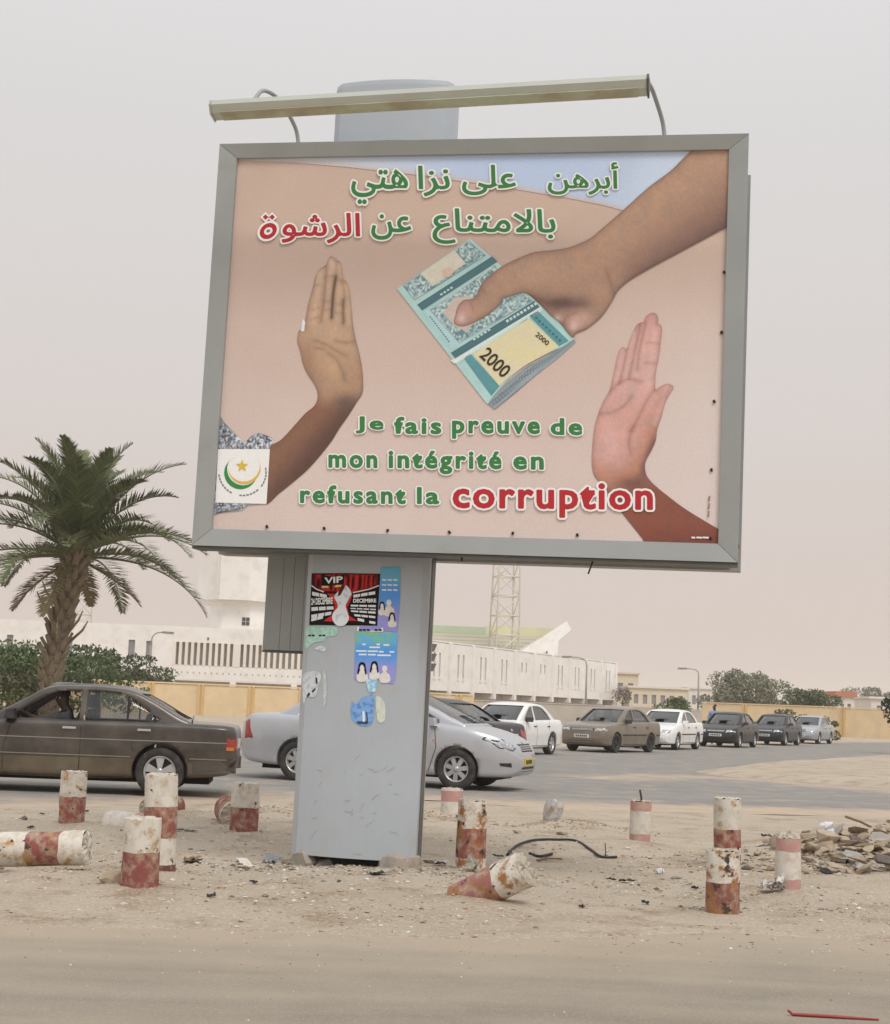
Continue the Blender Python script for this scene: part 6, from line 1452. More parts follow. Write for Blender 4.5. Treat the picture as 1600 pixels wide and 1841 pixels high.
P_a = AT(690, 1290, 118); P_b = AT(1290, 1300, 134); boundary('boundary_wall', ((P_a.x, 118), (P_b.x, 134)), 'plain grey-beige wall below the receding stadium wing', 1.55, 6.0, m_gb, m_gb, pil=False, first=3)
# ------------------------------------------------------------------ houses far right
m_cream = mat('cream_house', (.66, .58, .45), .9, 0, .08, .5); m_wh = mat('white_house', (.70, .67, .62), .9, 0, .06, .5); m_tile = mat('red_tile_roof', (.50, .20, .12), .9, 0, .1, 1)
def house(name, px0, px1, py, Y, label, m, roof=None, dep=8, wins=4, roofh=.25):
    a = AT(px0, py, Y); b_ = AT(px1, py, Y); w_ = b_.x - a.x; h = a.z; root = bldg(name, (a.x, Y), (1, 0), label, 'house')
    ww = w_ / (wins * 2 + 1); holes = [(ww * (2 * k + 1), ww * (2 * k + 2), h * .52, h * .80) for k in range(wins)]
    mb = MB(); wall_with_holes(mb, 0, w_, -.1, h, holes, 0, .3); bp_(root, 'front_wall', mb, m)
    for k, (xa2, xb2, za, zb_) in enumerate(holes): bp_(root, 'window', MB().box(xa2 - .02, xb2 + .02, .15, .22, za - .02, zb_ + .02), m_gwin)
    bp_(root, 'side_wall', MB().box(0, .3, .305, dep, -.1, h), m); bp_(root, 'side_wall', MB().box(w_ - .3, w_, .305, dep, -.1, h), m); bp_(root, 'rear_wall', MB().box(.305, w_ - .305, dep - .3, dep, -.1, h), m)
    bp_(root, 'roof', MB().box(-.25, w_ + .25, -.25, dep + .25, h + .004, h + roofh), roof or m); return root
house('low_house', 1102, 1148, 1211, 230, 'cream flat-roofed house at the end of the stadium wing', m_cream, wins=2)
house('low_house', 1132, 1236, 1236, 205, 'long cream house with many windows left of the street lamp', m_cream, m_wh, wins=6)
house('low_house', 1238, 1284, 1238, 240, 'white flat house partly behind the lamp post at right', m_wh, wins=3)
house('low_house', 1505, 1536, 1252, 165, 'small white house with a red roof right of the dark tree', m_wh, m_tile, dep=5, wins=2, roofh=.55)
house('low_house', 1566, 1660, 1256, 175, 'pale low house at the far right edge', m_wh, wins=4)
# ------------------------------------------------------------------ street lamps
m_pole = mat('lamp_post_grey', (.30, .28, .26), .6, .2, .1, 1)
def street_lamp(px, py_top, px_arm, py_arm, Y, label):
    t = AT(px, py_top, Y); a = AT(px_arm, py_arm, Y); root = empty('street_lamp', (t.x, Y, 0), 0, label, 'street lamp')
    q = MB().tube([(0, 0, -.1), (0, 0, t.z)], [.12, .07], 8).build('post', m_pole); q.parent = root
    dx = a.x - t.x; q = MB().tube(catmull([(0, 0, t.z - .02), (dx * .12, 0, t.z + (a.z - t.z) * .65), (dx * .5, 0, t.z + (a.z - t.z) * .95), (dx, 0, a.z)], 4, False), .05, 6).build('arm', m_pole); q.parent = root
    s = 1 if dx > 0 else -1; q = MB().prism([(dx - .1 * s, a.z - .08), (dx + .75 * s, a.z - .12), (dx + .8 * s, a.z + .06), (dx - .1 * s, a.z + .09)], 1, -.14, .14).build('lamp_head', m_gwin); q.parent = root
street_lamp(271, 1160, 294, 1137, 120, 'grey street lamp in front of the stadium wing, left of the gallery louvres')
street_lamp(1055, 1196, 1026, 1181, 140, 'grey street lamp standing before the receding stadium wing')
street_lamp(1256, 1212, 1233, 1202, 150, 'slender street lamp near the white house at right')
# ------------------------------------------------------------------ vegetation
def leaf_mat(name, c1, c2, dead=None):
    m, nt, b = new_mat(name)
    a = _n(nt, 'ShaderNodeAttribute', attribute_name='Col'); nt.links.new(a.outputs['Color'], b.inputs['Base Color'])
    b.inputs['Roughness'].default_value = .6; b.inputs['Specular IOR Level'].default_value = .25
    return m
m_frond = leaf_mat('palm_leaflets', 0, 0); m_leaf = leaf_mat('dusty_leaves', 0, 0)
m_trunk = mat('palm_trunk_fibre', (.17, .125, .085), .95, 0, .3, 6, dirt=(.30, .25, .18), dscale=7, dlo=.45, dhi=.7, bmp=.8, bscale=25)
m_boot = mat('palm_leaf_base', (.23, .18, .12), .9, 0, .3, 5, dirt=(.36, .31, .23), dscale=9, dlo=.5, dhi=.7)
m_bark = mat('grey_brown_bark', (.13, .10, .075), .95, 0, .25, 6, bmp=.6)
PY = 41.0; pbase = AT(84, 1290, PY); palm = empty('palm_tree', (pbase.x, PY, 0), 0, 'date palm with shaggy trunk rising behind the brown sedan', 'palm'); palm.scale = (1.08, 1.08, 1.17)
spine = [(0, 0, -.1), (.0, 0, .6), (.05, 0, 1.4), (.16, .02, 2.4), (.30, .03, 3.4), (.42, .03, 4.1), (.46, .03, 4.5)]
sp_ = catmull(spine, 5, False); rad_ = np.interp(np.linspace(0, 1, len(sp_)), [0, .15, .5, .85, 1], [.23, .20, .20, .23, .21])
q = MB().tube(sp_, list(rad_), 16).build('trunk', m_trunk); q.parent = palm
bt = MB().prism([(-.085, 0), (.085, 0), (.06, .16), (.028, .30), (-.028, .30), (-.06, .16)], 1, -.035, .035).mesh('leaf_base'); bt.materials.append(m_boot)
rp_ = np.random.default_rng(12)
for k in range(170):
    t = (k / 170) ** .95; i = t * (len(sp_) - 1); p = sp_[int(i)] + (sp_[min(int(i) + 1, len(sp_) - 1)] - sp_[int(i)]) * (i - int(i)); a = k * 2.39996; r_ = float(np.interp(i, range(len(sp_)), rad_)) * .93
    o = link('leaf_base', bt); o.parent = palm; o.location = (p[0] + r_ * math.cos(a), p[1] + r_ * math.sin(a), p[2] - .08); o.rotation_euler = (-(.25 + .45 * t + rp_.uniform(-.12, .2)), rp_.uniform(-.15, .15), a - math.pi / 2)
    s = rp_.uniform(.6, .95) * (1 + .35 * t); o.scale = (s, s, s * rp_.uniform(.8, 1.5))
def frond(az, el, L_, droop, twist=0.0, seed=0, dead=False):
    r_ = np.random.default_rng(seed); n = 26; d = np.array([math.cos(az), math.sin(az)]); pts = []; ang = el; p = np.array([0.0, 0.0, 0.0]); st = L_ / n
    for i in range(n + 1):
        pts.append(p.copy()); ang_i = el - droop * (i / n) ** 1.6; p = p + np.array([d[0] * math.cos(ang_i), d[1] * math.cos(ang_i), math.sin(ang_i)]) * st
    pts = np.array(pts); mb = MB(); mb.tube(pts, [.034 * (1 - .85 * i / n) for i in range(n + 1)], 5)
    side = np.array([-d[1], d[0], 0]); V = list(mb.v); F = list(mb.f); C = [(.16, .17, .075)] * len(V)
    m = 70
    for i in range(m):
        t = .10 + .90 * i / m; j = t * n; a_ = pts[int(min(j, n - 1))]; b2 = pts[int(min(j, n - 1)) + 1]; q = a_ + (b2 - a_) * (j - int(min(j, n - 1))); tg = (b2 - a_) / (np.linalg.norm(b2 - a_) + 1e-9); up = np.cross(side, tg); up /= np.linalg.norm(up)
        if up[2] < 0: up = -up
        ll = (.50 * math.sin(math.pi * min(1, t * .92 + .10)) ** .7 + .12) * r_.uniform(.8, 1.12) * (L_ / 3.2) ** .5
        for s in (-1, 1):
            di = side * s * .80 + tg * (.62 + .25 * t) + up * (.40 * r_.uniform(.3, 1.3)); di /= np.linalg.norm(di); e = q + di * ll; e[2] -= .10 * ll * r_.uniform(0, 1.6); mid = q + di * ll * .45; w_ = np.cross(di, up); w_ /= np.linalg.norm(w_); w_ = w_ * .021
            k0 = len(V); V += [tuple(q - w_ * .5), tuple(q + w_ * .5), tuple(mid + w_), tuple(e), tuple(mid - w_)]; F += [(k0, k0 + 1, k0 + 2, k0 + 4), (k0 + 4, k0 + 2, k0 + 3)]
            g = r_.uniform(.7, 1.25); col_ = np.array((.24, .20, .11)) if dead else np.array((.125, .148, .075)) * g + np.array((.05, .045, .02)) * (r_.random() < .25); C += [tuple(col_)] * 5
    me = bpy.data.meshes.new('frond'); me.from_pydata([tuple(v) for v in V], [], F); set_col(me, np.array(C)); o = link('frond', me, m_frond); o.parent = palm; return o
top_ = Vector(sp_[-1]); kk = 0
for ring, (cnt, el0, el1, L0, L1, dr) in enumerate(((7, 70, 88, 2.5, 3.0, .75), (11, 46, 66, 2.9, 3.4, 1.0), (15, 20, 42, 3.0, 3.6, 1.15), (12, -2, 18, 3.0, 3.6, 1.0), (4, -35, -20, 1.6, 2.2, .5))):
    for k in range(cnt):
        az = 2 * math.pi * (k + .5 * (ring % 2) + rp_.uniform(-.22, .22)) / cnt; o = frond(az, R(rp_.uniform(el0, el1)), rp_.uniform(L0, L1), dr * rp_.uniform(.8, 1.25), 0, 100 + kk, ring == 4); o.location = tuple(top_ + Vector((math.cos(az) * .14, math.sin(az) * .14, -.10 * ring - .05))); kk += 1
for k in range(7):   # cut leaf stubs below the crown
    az = 2 * math.pi * k / 7 + .4; mb = MB().tube([(0, 0, 0), (.3 * math.cos(az), .3 * math.sin(az), .28), (.42 * math.cos(az), .42 * math.sin(az), .5)], [.04, .03, .015], 5); o = mb.build('leaf_stub', m_boot); o.parent = palm; o.location = (sp_[14 + k % 5][0] + .28 * math.cos(az), sp_[14 + k % 5][1] + .28 * math.sin(az), sp_[14 + k % 5][2])

def shrub(name, px, py_base, Y, w_, h, label, n=3600, leaf=.13, col=(.055, .075, .030), col2=(.10, .11, .05), seed=1, lobes=9, cat='bush', trunk=.3, zc=.55, base_z=0.0, group=None):
    """a bush or tree: trunk with limbs, crown of many small leaves grouped in uneven clumps"""
    r_ = np.random.default_rng(seed); c = AT(px, py_base, Y); root = empty(name, (c.x, Y, base_z), 0, label, cat, group)
    cl = []
    for k in range(lobes):
        a = r_.uniform(0, 6.28); rr = w_ * .5 * math.sqrt(r_.uniform(.0, .75)); z = h * (trunk + (1 - trunk) * r_.uniform(.08, .85) * (1 - .35 * (rr / (w_ * .5)) ** 2)); cl.append((rr * math.cos(a), rr * math.sin(a) * .8, z, w_ * r_.uniform(.13, .24), h * r_.uniform(.10, .20)))
    mb = MB(); mb.tube([(0, 0, -.1), (w_ * .02, 0, h * trunk * .6), (0, 0, h * max(trunk, .25))], [w_ * .035 + .04, w_ * .028 + .03, w_ * .02 + .02], 7)
    for x, y, z, a, b_ in cl: mb.tube([(0, 0, h * max(trunk, .2) * .8), (x * .5, y * .5, z * .72), (x, y, z)], [w_ * .014 + .015, .02, .01], 5)
    q = mb.build('trunk', m_bark); q.parent = root
    k = r_.integers(0, lobes, n); C_ = np.array(cl)[k]; u = r_.normal(0, 1, (n, 3)); u /= np.linalg.norm(u, axis=1)[:, None]; rad = r_.uniform(.35, 1.08, n) ** .6
    P = np.stack([C_[:, 0] + u[:, 0] * C_[:, 3] * rad, C_[:, 1] + u[:, 1] * C_[:, 3] * rad, C_[:, 2] + u[:, 2] * C_[:, 4] * rad], 1); P[:, 2] = np.maximum(P[:, 2], .04)
    d = r_.normal(0, 1, (n, 3)) + u * .6; d /= np.linalg.norm(d, axis=1)[:, None]; e = np.cross(d, r_.normal(0, 1, (n, 3))); e /= np.linalg.norm(e, axis=1)[:, None]; l = leaf * r_.uniform(.6, 1.3, n)[:, None]
    V = np.stack([P - d * l, P + e * l * .42, P + d * l, P - e * l * .42], 1).reshape(-1, 3); F = np.arange(4 * n).reshape(-1, 4)
    me = np_mesh('crown', V, F); mixk = r_.uniform(0, 1, (n, 1)); tone = r_.uniform(.75, 1.25, (lobes, 1))[k]; cc = (np.array(col) * (1 - mixk) + np.array(col2) * mixk) * tone; set_col(me, np.repeat(cc, 4, 0)); q = link('crown', me, m_leaf); q.parent = root; return root
shrub('bush', 95, 1260, 62, 6.6, 3.9, 'feathery green bush around the foot of the palm trunk', 7000, .12, seed=3, lobes=20, trunk=.10, col=(.07, .11, .045), col2=(.135, .175, .075))
shrub('bush', 8, 1270, 58, 3.4, 2.0, 'olive green bush at the left frame edge above the brown sedan', 2600, .11, seed=4, lobes=10, trunk=.05, col=(.06, .075, .030), col2=(.13, .13, .06))
shrub('bush', 226, 1240, 101, 5.6, 4.1, 'dark rounded bush growing behind the start of the yellow wall', 4800, .14, seed=5, lobes=17, trunk=.25, col=(.05, .07, .032), col2=(.10, .12, .058))
shrub('tree', 1340, 1290, 150, 7.8, 6.2, 'tall grey-green tree over the yellow wall at right', 6200, .20, seed=6, lobes=20, cat='tree', trunk=.22, col=(.17, .18, .12), col2=(.27, .275, .19))
shrub('tree', 1462, 1290, 132, 5.2, 4.1, 'dark round-headed tree over the yellow wall near the red-roofed house', 5200, .16, seed=7, lobes=18, cat='tree', trunk=.25, col=(.085, .115, .055), col2=(.16, .19, .095))
shrub('tree', 1400, 1290, 190, 4.6, 4.6, 'pale feathery tree between the two larger trees at right', 1500, .22, seed=8, lobes=7, cat='tree', trunk=.3, col=(.09, .095, .06), col2=(.14, .14, .09))
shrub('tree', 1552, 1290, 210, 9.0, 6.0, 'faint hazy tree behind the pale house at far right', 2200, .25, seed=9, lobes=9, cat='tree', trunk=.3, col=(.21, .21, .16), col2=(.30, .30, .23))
shrub('bush', 1201, 1300, 92, 3.6, 2.6, 'low green bush in front of the grey wall above the white sedan', 2400, .10, seed=10, lobes=9, trunk=.08, col=(.09, .12, .055), col2=(.17, .20, .10))
shrub('bush', 1425, 1300, 100, 3.2, 2.3, 'low dull green bush before the yellow wall above the navy sedan', 1800, .10, seed=11, lobes=8, trunk=.08, col=(.07, .08, .04), col2=(.12, .125, .065))
shrub('bush', 1487, 1300, 96, 1.5, 1.7, 'small sparse bush beside the last sedan of the queue', 700, .09, seed=13, lobes=5, trunk=.1, col=(.07, .08, .04), col2=(.13, .12, .06))
shrub('tree', 1641, 1290, 64, 2.2, 3.0, 'dark tree whose twigs just enter the right frame edge', 900, .12, seed=14, lobes=8, cat='tree', trunk=.4, col=(.03, .035, .02), col2=(.06, .06, .035))
shrub('bush', 1118, 1290, 175, 2.6, 4.4, 'thin dry shrub at the corner of the stadium wing', 500, .16, seed=15, lobes=5, trunk=.55, col=(.16, .13, .10), col2=(.22, .18, .13))
# ------------------------------------------------------------------ bollards
def bollard_mat(name, rust, lo, hi, chip):
    m, nt, b = new_mat(name); a = _n(nt, 'ShaderNodeAttribute', attribute_name='Col')
    ob = _n(nt, 'ShaderNodeObjectInfo'); tc_ = _n(nt, 'ShaderNodeTexCoord'); ad = _n(nt, 'ShaderNodeVectorMath', operation='ADD'); nt.links.new(tc_.outputs['Object'], ad.inputs[0]); sc2 = _n(nt, 'ShaderNodeVectorMath', operation='SCALE'); nt.links.new(ob.outputs['Location'], sc2.inputs[0]); sc2.inputs['Scale'].default_value = 3.7; nt.links.new(sc2.outputs[0], ad.inputs[1]); v = ad.outputs[0]
    c0 = mixc(nt, noise_mask(nt, 14, .45, .75, 6, vec=v), a.outputs['Color'], (.50, .42, .31))
    c1 = mixc(nt, noise_mask(nt, 9, lo, hi, 9, vec=v, rough=.68), c0, rust)
    c2 = mixc(nt, noise_mask(nt, 13, chip, chip + .035, 7, vec=v, rough=.62), c1, (.075, .05, .038))
    al = _n(nt, 'ShaderNodeAttribute', attribute_name='Col'); nt.links.new(c2, b.inputs['Base Color']); b.inputs['Roughness'].default_value = .8; b.inputs['Specular IOR Level'].default_value = .25
    bump(nt, b, 22, .35, .01); return m
m_b1 = bollard_mat('chipped_bollard_paint', (.42, .25, .10), .55, .66, .63); m_b2 = bollard_mat('faded_bollard_paint', (.52, .42, .33), .62, .80, .74); m_b3 = bollard_mat('rusty_bollard_paint', (.33, .16, .06), .50, .60, .585)
WHT, RED_, PNK, DRD = (.68, .645, .585), (.27, .092, .08), (.50, .28, .26), (.16, .062, .05)
def bollard(px, py, h, bands, m, label, r_=.12, tilt=(0, 0), rot=None, loc=None, core=.0, seed=0, sink=.08):
    """painted pipe filled with concrete; bands from the top down as (fraction, colour)"""
    rr = np.random.default_rng(seed + 50); n = 30; zs = []; z = h
    cuts = [h]; cols = []
    for fr, c in bands: cuts.append(cuts[-1] - fr * h); cols.append(c)
    cuts[-1] = -sink; V = []; F = []; C = []; rings = 0
    off = rr.uniform(0, 30)
    for i, c in enumerate(cols):
        k = max(2, int((cuts[i] - cuts[i + 1]) / .035)); zz = np.linspace(cuts[i], cuts[i + 1], k + 1)
        for j, zv in enumerate(zz):
            a = np.arange(n) * 2 * math.pi / n; rad = r_ * (1 + .045 * (vnoise(np.cos(a) * 1.5 + off, np.sin(a) * 1.5 + zv * 6, seed) - .5) * 2); wob = 0.0
            if i == 0 and j == 0: wob = -.02 * np.maximum(vnoise(np.cos(a) * 2 + off, np.sin(a) * 2, seed + 3) - .35, 0); rad = rad * .985
            ze = zv + wob + (.012 * (vnoise(np.cos(a) * 2.5, np.sin(a) * 2.5 + off, seed + 9) - .5) if 0 < i and j == 0 or (j == k and i < len(cols) - 1) else 0)
            V += [(rad[q] * math.cos(a[q]), rad[q] * math.sin(a[q]), float(np.broadcast_to(ze, n)[q])) for q in range(n)]; C += [c] * n
            if j > 0:
                o = (rings) * n
                F += [(o - n + q, o + q, o + (q + 1) % n, o - n + (q + 1) % n) for q in range(n)]
            rings += 1
    me = np_mesh('pipe', np.array(V), np.array(F), True); set_col(me, np.array(C))
    if loc is None: x, y = G(px, py); loc = (x, y, gz(x, y) - .02)
    root = empty('bollard', loc, 0, label, 'bollard'); root.rotation_euler = rot if rot else (tilt[0], tilt[1], rr.uniform(0, 6))
    q = link('pipe', me, m); q.parent = root
    mb = MB(); a = np.arange(n) * 2 * math.pi / n; v = [(0, 0, h + core)]; f = []
    for j, (fr, dz) in enumerate(((.35, core * .9), (.7, core * .6), (.97, -.006))): v += [(r_ * fr * math.cos(t), r_ * fr * math.sin(t), h + dz + .012 * rr.uniform(-1, 1)) for t in a]
    f += [(0, 1 + q2, 1 + (q2 + 1) % n) for q2 in range(n)]
    for j in range(2): f += [(1 + j * n + q2, 1 + (j + 1) * n + q2, 1 + (j + 1) * n + (q2 + 1) % n, 1 + j * n + (q2 + 1) % n) for q2 in range(n)]
    mb.add(v, f); q = mb.build('concrete_core', m_top if m is not m_b1 else m_topw); q.parent = root; return root
m_top = mat('pale_concrete_fill', (.48, .43, .36), .95, 0, .2, 14, dirt=(.30, .25, .19), dscale=12, dlo=.5, dhi=.7, bmp=.9, bscale=40)
m_topw = mat('painted_concrete_fill', (.60, .56, .49), .95, 0, .2, 14, dirt=(.34, .28, .21), dscale=10, dlo=.5, dhi=.7, bmp=.8, bscale=40)
bollard(127, 1486, .52, [(.47, WHT), (.53, RED_)], m_b1, 'white over red bollard in front of the brown sedan doors', .128, (.0, .0), seed=1)
bollard(284, 1581, .71, [(.33, WHT), (.32, RED_), (.27, WHT), (.08, DRD)], m_b1, 'tall four-banded bollard directly behind the front white and red bollard', .122, (.0, .03), seed=2)
bollard(250, 1612, .465, [(.47, WHT), (.53, RED_)], m_b1, 'clean-edged white and dark red bollard nearest the camera on the left', .128, (.0, .03), seed=3)
bollard(437, 1505, .47, [(.50, WHT), (.50, RED_)], m_b1, 'white over red bollard just left of the grey column', .138, (.0, -.01), seed=4)
bollard(811, 1468, .31, [(.08, WHT), (.42, PNK), (.50, WHT)], m_b2, 'short faded pink and white bollard at the road edge right of the column', .135, seed=5)
bollard(845, 1577, .56, [(.40, WHT), (.42, RED_), (.18, WHT)], m_b3, 'rust-stained white and red bollard right of the column, upright', .120, seed=6)
b11 = bollard(1150, 1523, .42, [(.24, PNK), (.54, WHT), (.22, PNK)], m_b2, 'faded pink and white bollard with a rebar stub sticking out of its top', .107, seed=7)
q = MB().tube([(-.01, .0, .36), (-.005, 0, .45), (.012, 0, .53)], .011, 6).build('rebar_stub', mat('rusty_rebar', (.06, .04, .032), .8)); q.parent = b11
bollard(1306, 1562, .60, [(.46, WHT), (.27, RED_), (.10, WHT), (.17, RED_)], m_b1, 'tall banded bollard standing behind the front right rusty bollard', .122, seed=8)
bollard(1298, 1647, .43, [(.50, WHT), (.50, (.24, .10, .085))], m_b3, 'rusty white and dull red bollard nearest the camera on the right', .118, (.0, -.02), seed=9)
bollard(1416, 1609, .40, [(.26, PNK), (.52, WHT), (.22, PNK)], m_b2, 'squat pink and white bollard with domed concrete top at right', .098, core=.05, seed=10)
# fallen ones
x, y = G(128, 1588); bollard(0, 0, .90, [(.20, WHT), (.27, RED_), (.24, WHT), (.29, RED_)], m_b1, 'fallen banded bollard lying at the left frame edge', .122, rot=(0, R(86), R(-6)), loc=(x - .80, y + .12, gz(x, y) + .09), seed=11, sink=0)
x, y = G(842, 1632); bollard(0, 0, .45, [(.48, WHT), (.52, (.34, .15, .135))], m_b3, 'tipped rusty bollard half sunk in the sand before the column', .125, rot=(0, R(62), R(-26)), loc=(x + .02, y + .05, gz(x, y) - .01), seed=12, sink=.12)
x, y = G(375, 1494); b6 = bollard(0, 0, .55, [(.3, (.36, .30, .24)), (.7, RED_)], m_b3, 'fallen pipe end filled with concrete, facing the camera left of the column', .148, rot=(R(94), 0, R(14)), loc=(x + .12, y + .5, gz(x, y) + .10), seed=13, sink=0)
x, y = G(322, 1482); bollard(0, 0, .45, [(1, (.24, .09, .08))], m_b3, 'dark red fallen pipe piece beside the concrete-filled pipe end', .125, rot=(R(92), 0, R(-30)), loc=(x - .1, y + .35, gz(x, y) + .05), seed=14, sink=0)
x, y = G(215, 1512); bollard(0, 0, .55, [(.55, WHT), (.45, PNK)], m_b2, 'half buried white and pink fallen bollard behind the front left bollard', .12, rot=(0, R(-88), R(-18)), loc=(x + .35, y + .1, gz(x, y) + .03), seed=15, sink=0)

LMK = [(127, 1440, 'the bollard by the brown sedan'), (284, 1500, 'the tall left bollard'), (250, 1590, 'the front left bollard'), (437, 1470, 'the bollard left of the column'), (80, 1560, 'the fallen bollard'), (375, 1475, 'the concrete-filled pipe end'), (633, 1550, 'the column foot'), (811, 1450, 'the short pink bollard'), (845, 1540, 'the upright rusty bollard'), (880, 1600, 'the tipped bollard'), (994, 1465, 'the pale grey rock'), (1010, 1525, 'the curved cable'), (1150, 1490, 'the rebar bollard'), (1298, 1600, 'the front right bollard'), (1416, 1570, 'the squat pink bollard')]
def where(px, py):
    d = sorted((abs(px - x) + 1.6 * abs(py - y), x, y, t) for x, y, t in LMK)[0]; _, x, y, t = d
    side = ('left of ' if px < x else 'right of ') if abs(px - x) > 1.2 * abs(py - y) else ('in front of ' if py > y else 'behind '); far = 'just ' if d[0] < 60 else ''
    return far + side + t
# ------------------------------------------------------------------ rubble and litter
m_rub = [mat('brown_rubble', (.34, .265, .185), .95, 0, .2, 8, dirt=(.46, .38, .29), dscale=6, bmp=.7), mat('tan_rubble', (.45, .365, .27), .95, 0, .18, 8, dirt=(.30, .24, .18), dscale=6, bmp=.7), mat('grey_rubble', (.36, .335, .30), .95, 0, .2, 8, dirt=(.48, .41, .33), dscale=6, bmp=.7), mat('dark_rubble', (.13, .11, .095), .95, 0, .2, 8, bmp=.5)]
def shard(sx_, sy_, sz_, seed):
    r_ = np.random.default_rng(seed); bm = bmesh.new()
    for p in r_.uniform(-1, 1, (14, 3)): bm.verts.new((p[0] * sx_, p[1] * sy_, p[2] * sz_))
    h = bmesh.ops.convex_hull(bm, input=bm.verts); bmesh.ops.delete(bm, geom=[g for g in h['geom_interior'] if isinstance(g, bmesh.types.BMVert)], context='VERTS')
    bmesh.ops.bevel(bm, geom=list(bm.edges), offset=min(sx_, sy_, sz_) * .10, segments=1, affect='EDGES')
    me = bpy.data.meshes.new('rubble_chunk'); bm.to_mesh(me); bm.free(); return me
def chunk(px, py, s, seed, m, label=None, group=None, flat=.6, name='rubble_chunk', lift=.25, cat='rubble'):
    r_ = np.random.default_rng(seed); x, y = G(px, py); me = (rock(s, s * r_.uniform(.55, .9), s * flat * r_.uniform(.6, 1.0), seed, 2, .25) if name == 'rock' else shard(s, s * r_.uniform(.5, .9), s * flat * r_.uniform(.6, 1.0), seed))
    o = link(name, me, m, None, (x, y, gz(x, y) + s * flat * lift), (r_.uniform(-.4, .4), r_.uniform(-.4, .4), r_.uniform(0, 6.28))); tag(o, label, cat, group); return o
rr = np.random.default_rng(99)
HEAP = 'chunks of the rubble heap'
for k in range(190):
    t = rr.random(); px = 1335 + 300 * t ** .7; py = 1588 - (40 + 72 * t) * rr.random() ** 1.0 - 18 * (1 - t); s = rr.uniform(.05, .13) * (.7 + .75 * t) * (1.25 if rr.random() < .15 else 1)
    mi = rr.choice(4, p=[.46, .34, .16, .04]); o = chunk(px, min(py, 1584), s, 200 + k, m_rub[mi], '%s %s broken chunk in the %s %s part of the rubble heap' % (('brown', 'tan', 'grey', 'dark')[mi], 'very large' if s > .19 else 'large' if s > .14 else 'middling' if s > .10 else 'small' if s > .075 else 'tiny', 'top' if py < 1505 else 'upper' if py < 1530 else 'lower' if py < 1556 else 'bottom', 'left' if px < 1400 else 'centre left' if px < 1460 else 'middle' if px < 1510 else 'centre right' if px < 1560 else 'right'), HEAP, rr.uniform(.16, .50), lift=.4)
    if px > 1450: o.location.z += .07 * rr.random()
chunk(1404, 1545, .17, 400, m_rub[1], 'large tan block leaning in front of the rubble heap', None, .9); chunk(1556, 1572, .22, 401, m_rub[2], 'flat grey slab at the lower edge of the rubble heap', None, .3)
chunk(994, 1479, .17, 402, mat('grey_painted_rock', (.45, .45, .44), .9, 0, .15, 8, dirt=(.30, .22, .14), dscale=5, dlo=.5, dhi=.62, bmp=.5), 'pale grey pointed rock standing alone at the road edge', None, 1.15, 'rock', .6, 'rock')
chunk(594, 1566, .20, 403, m_conc, 'flat stone lying under the front of the column', None, .38, 'stone', .4, 'stone'); chunk(640, 1562, .11, 404, m_rub[3], 'dark stone in the gap under the column', None, .6, 'stone', .4, 'stone')
chunk(205, 1603, .13, 405, m_rub[1], 'tan rock wedged beside the front left bollard', None, .7, 'rock', .3, 'rock'); chunk(832, 1475, .10, 406, m_rub[2], 'grey stone beside the short pink bollard', None, .7, 'stone', .3, 'stone')
for k, (px, py, s, mi) in enumerate(((1010, 1507, .07, 2), (930, 1505, .06, 0), (1215, 1580, .06, 2), (500, 1556, .07, 2), (770, 1560, .06, 3), (680, 1585, .05, 1), (460, 1575, .05, 1), (905, 1440, .05, 2), (1060, 1440, .04, 3), (300, 1532, .05, 0), (95, 1515, .05, 0), (40, 1480, .05, 3), (1180, 1600, .04, 3), (985, 1600, .05, 2), (1330, 1620, .04, 1), (750, 1580, .05, 0), (555, 1590, .05, 2), (400, 1610, .045, 0), (610, 1600, .04, 3), (1080, 1620, .04, 2))):
    chunk(px, py, s, 500 + k, m_rub[mi], ('loose %s stone ' % ('brown', 'tan', 'grey', 'dark')[mi]) + where(px, py), 'loose stones on the sand', .5, 'stone', .2, 'stone')
def sheet_scrap(name, px, py, w_, l_, amp, seed, m, label, cat, rot=None, group=None, up=.0):
    """a crumpled sheet: thin grid with folds"""
    r_ = np.random.default_rng(seed); n = 9; u, v = np.meshgrid(np.linspace(-.5, .5, n), np.linspace(-.5, .5, n)); h = amp * (np.abs(fbm(u * 3 + seed, v * 3, 3, seed) - .5) * 3 + .3 * (vnoise(u * 7, v * 7 + seed, seed) - .5)); ed = 1 + .35 * (vnoise(u * 4 + seed, v * 4, seed + 5) - .5)
    V = np.stack([u * w_ * ed, v * l_ * ed, h], -1).reshape(-1, 3); i_ = np.arange(n * n).reshape(n, n); F = np.stack([i_[:-1, :-1], i_[:-1, 1:], i_[1:, 1:], i_[1:, :-1]], -1).reshape(-1, 4)
    V2 = np.concatenate([V, V - np.array([0, 0, .004])]); F2 = np.concatenate([F, F[:, ::-1] + n * n]); me = np_mesh(name, V2, F2); x, y = G(px, py)
    o = link(name, me, m, None, (x, y, gz(x, y) + .012 + up), rot or (r_.uniform(-.15, .15), r_.uniform(-.15, .15), r_.uniform(0, 6))); tag(o, label, cat, group); return o
m_plas = mat('white_plastic_film', (.70, .70, .72), .4, 0, .08, 8); m_card = mat('white_card', (.66, .62, .56), .8, 0, .15, 10, dirt=(.40, .33, .26), dscale=14); m_gplas = mat('grey_plastic_film', (.26, .27, .29), .5, 0, .2, 10); m_blk = mat('black_scrap', (.03, .03, .032), .7, 0, .3, 10); m_rust = mat('dry_brown_litter', (.22, .13, .07), .95, 0, .3, 20)
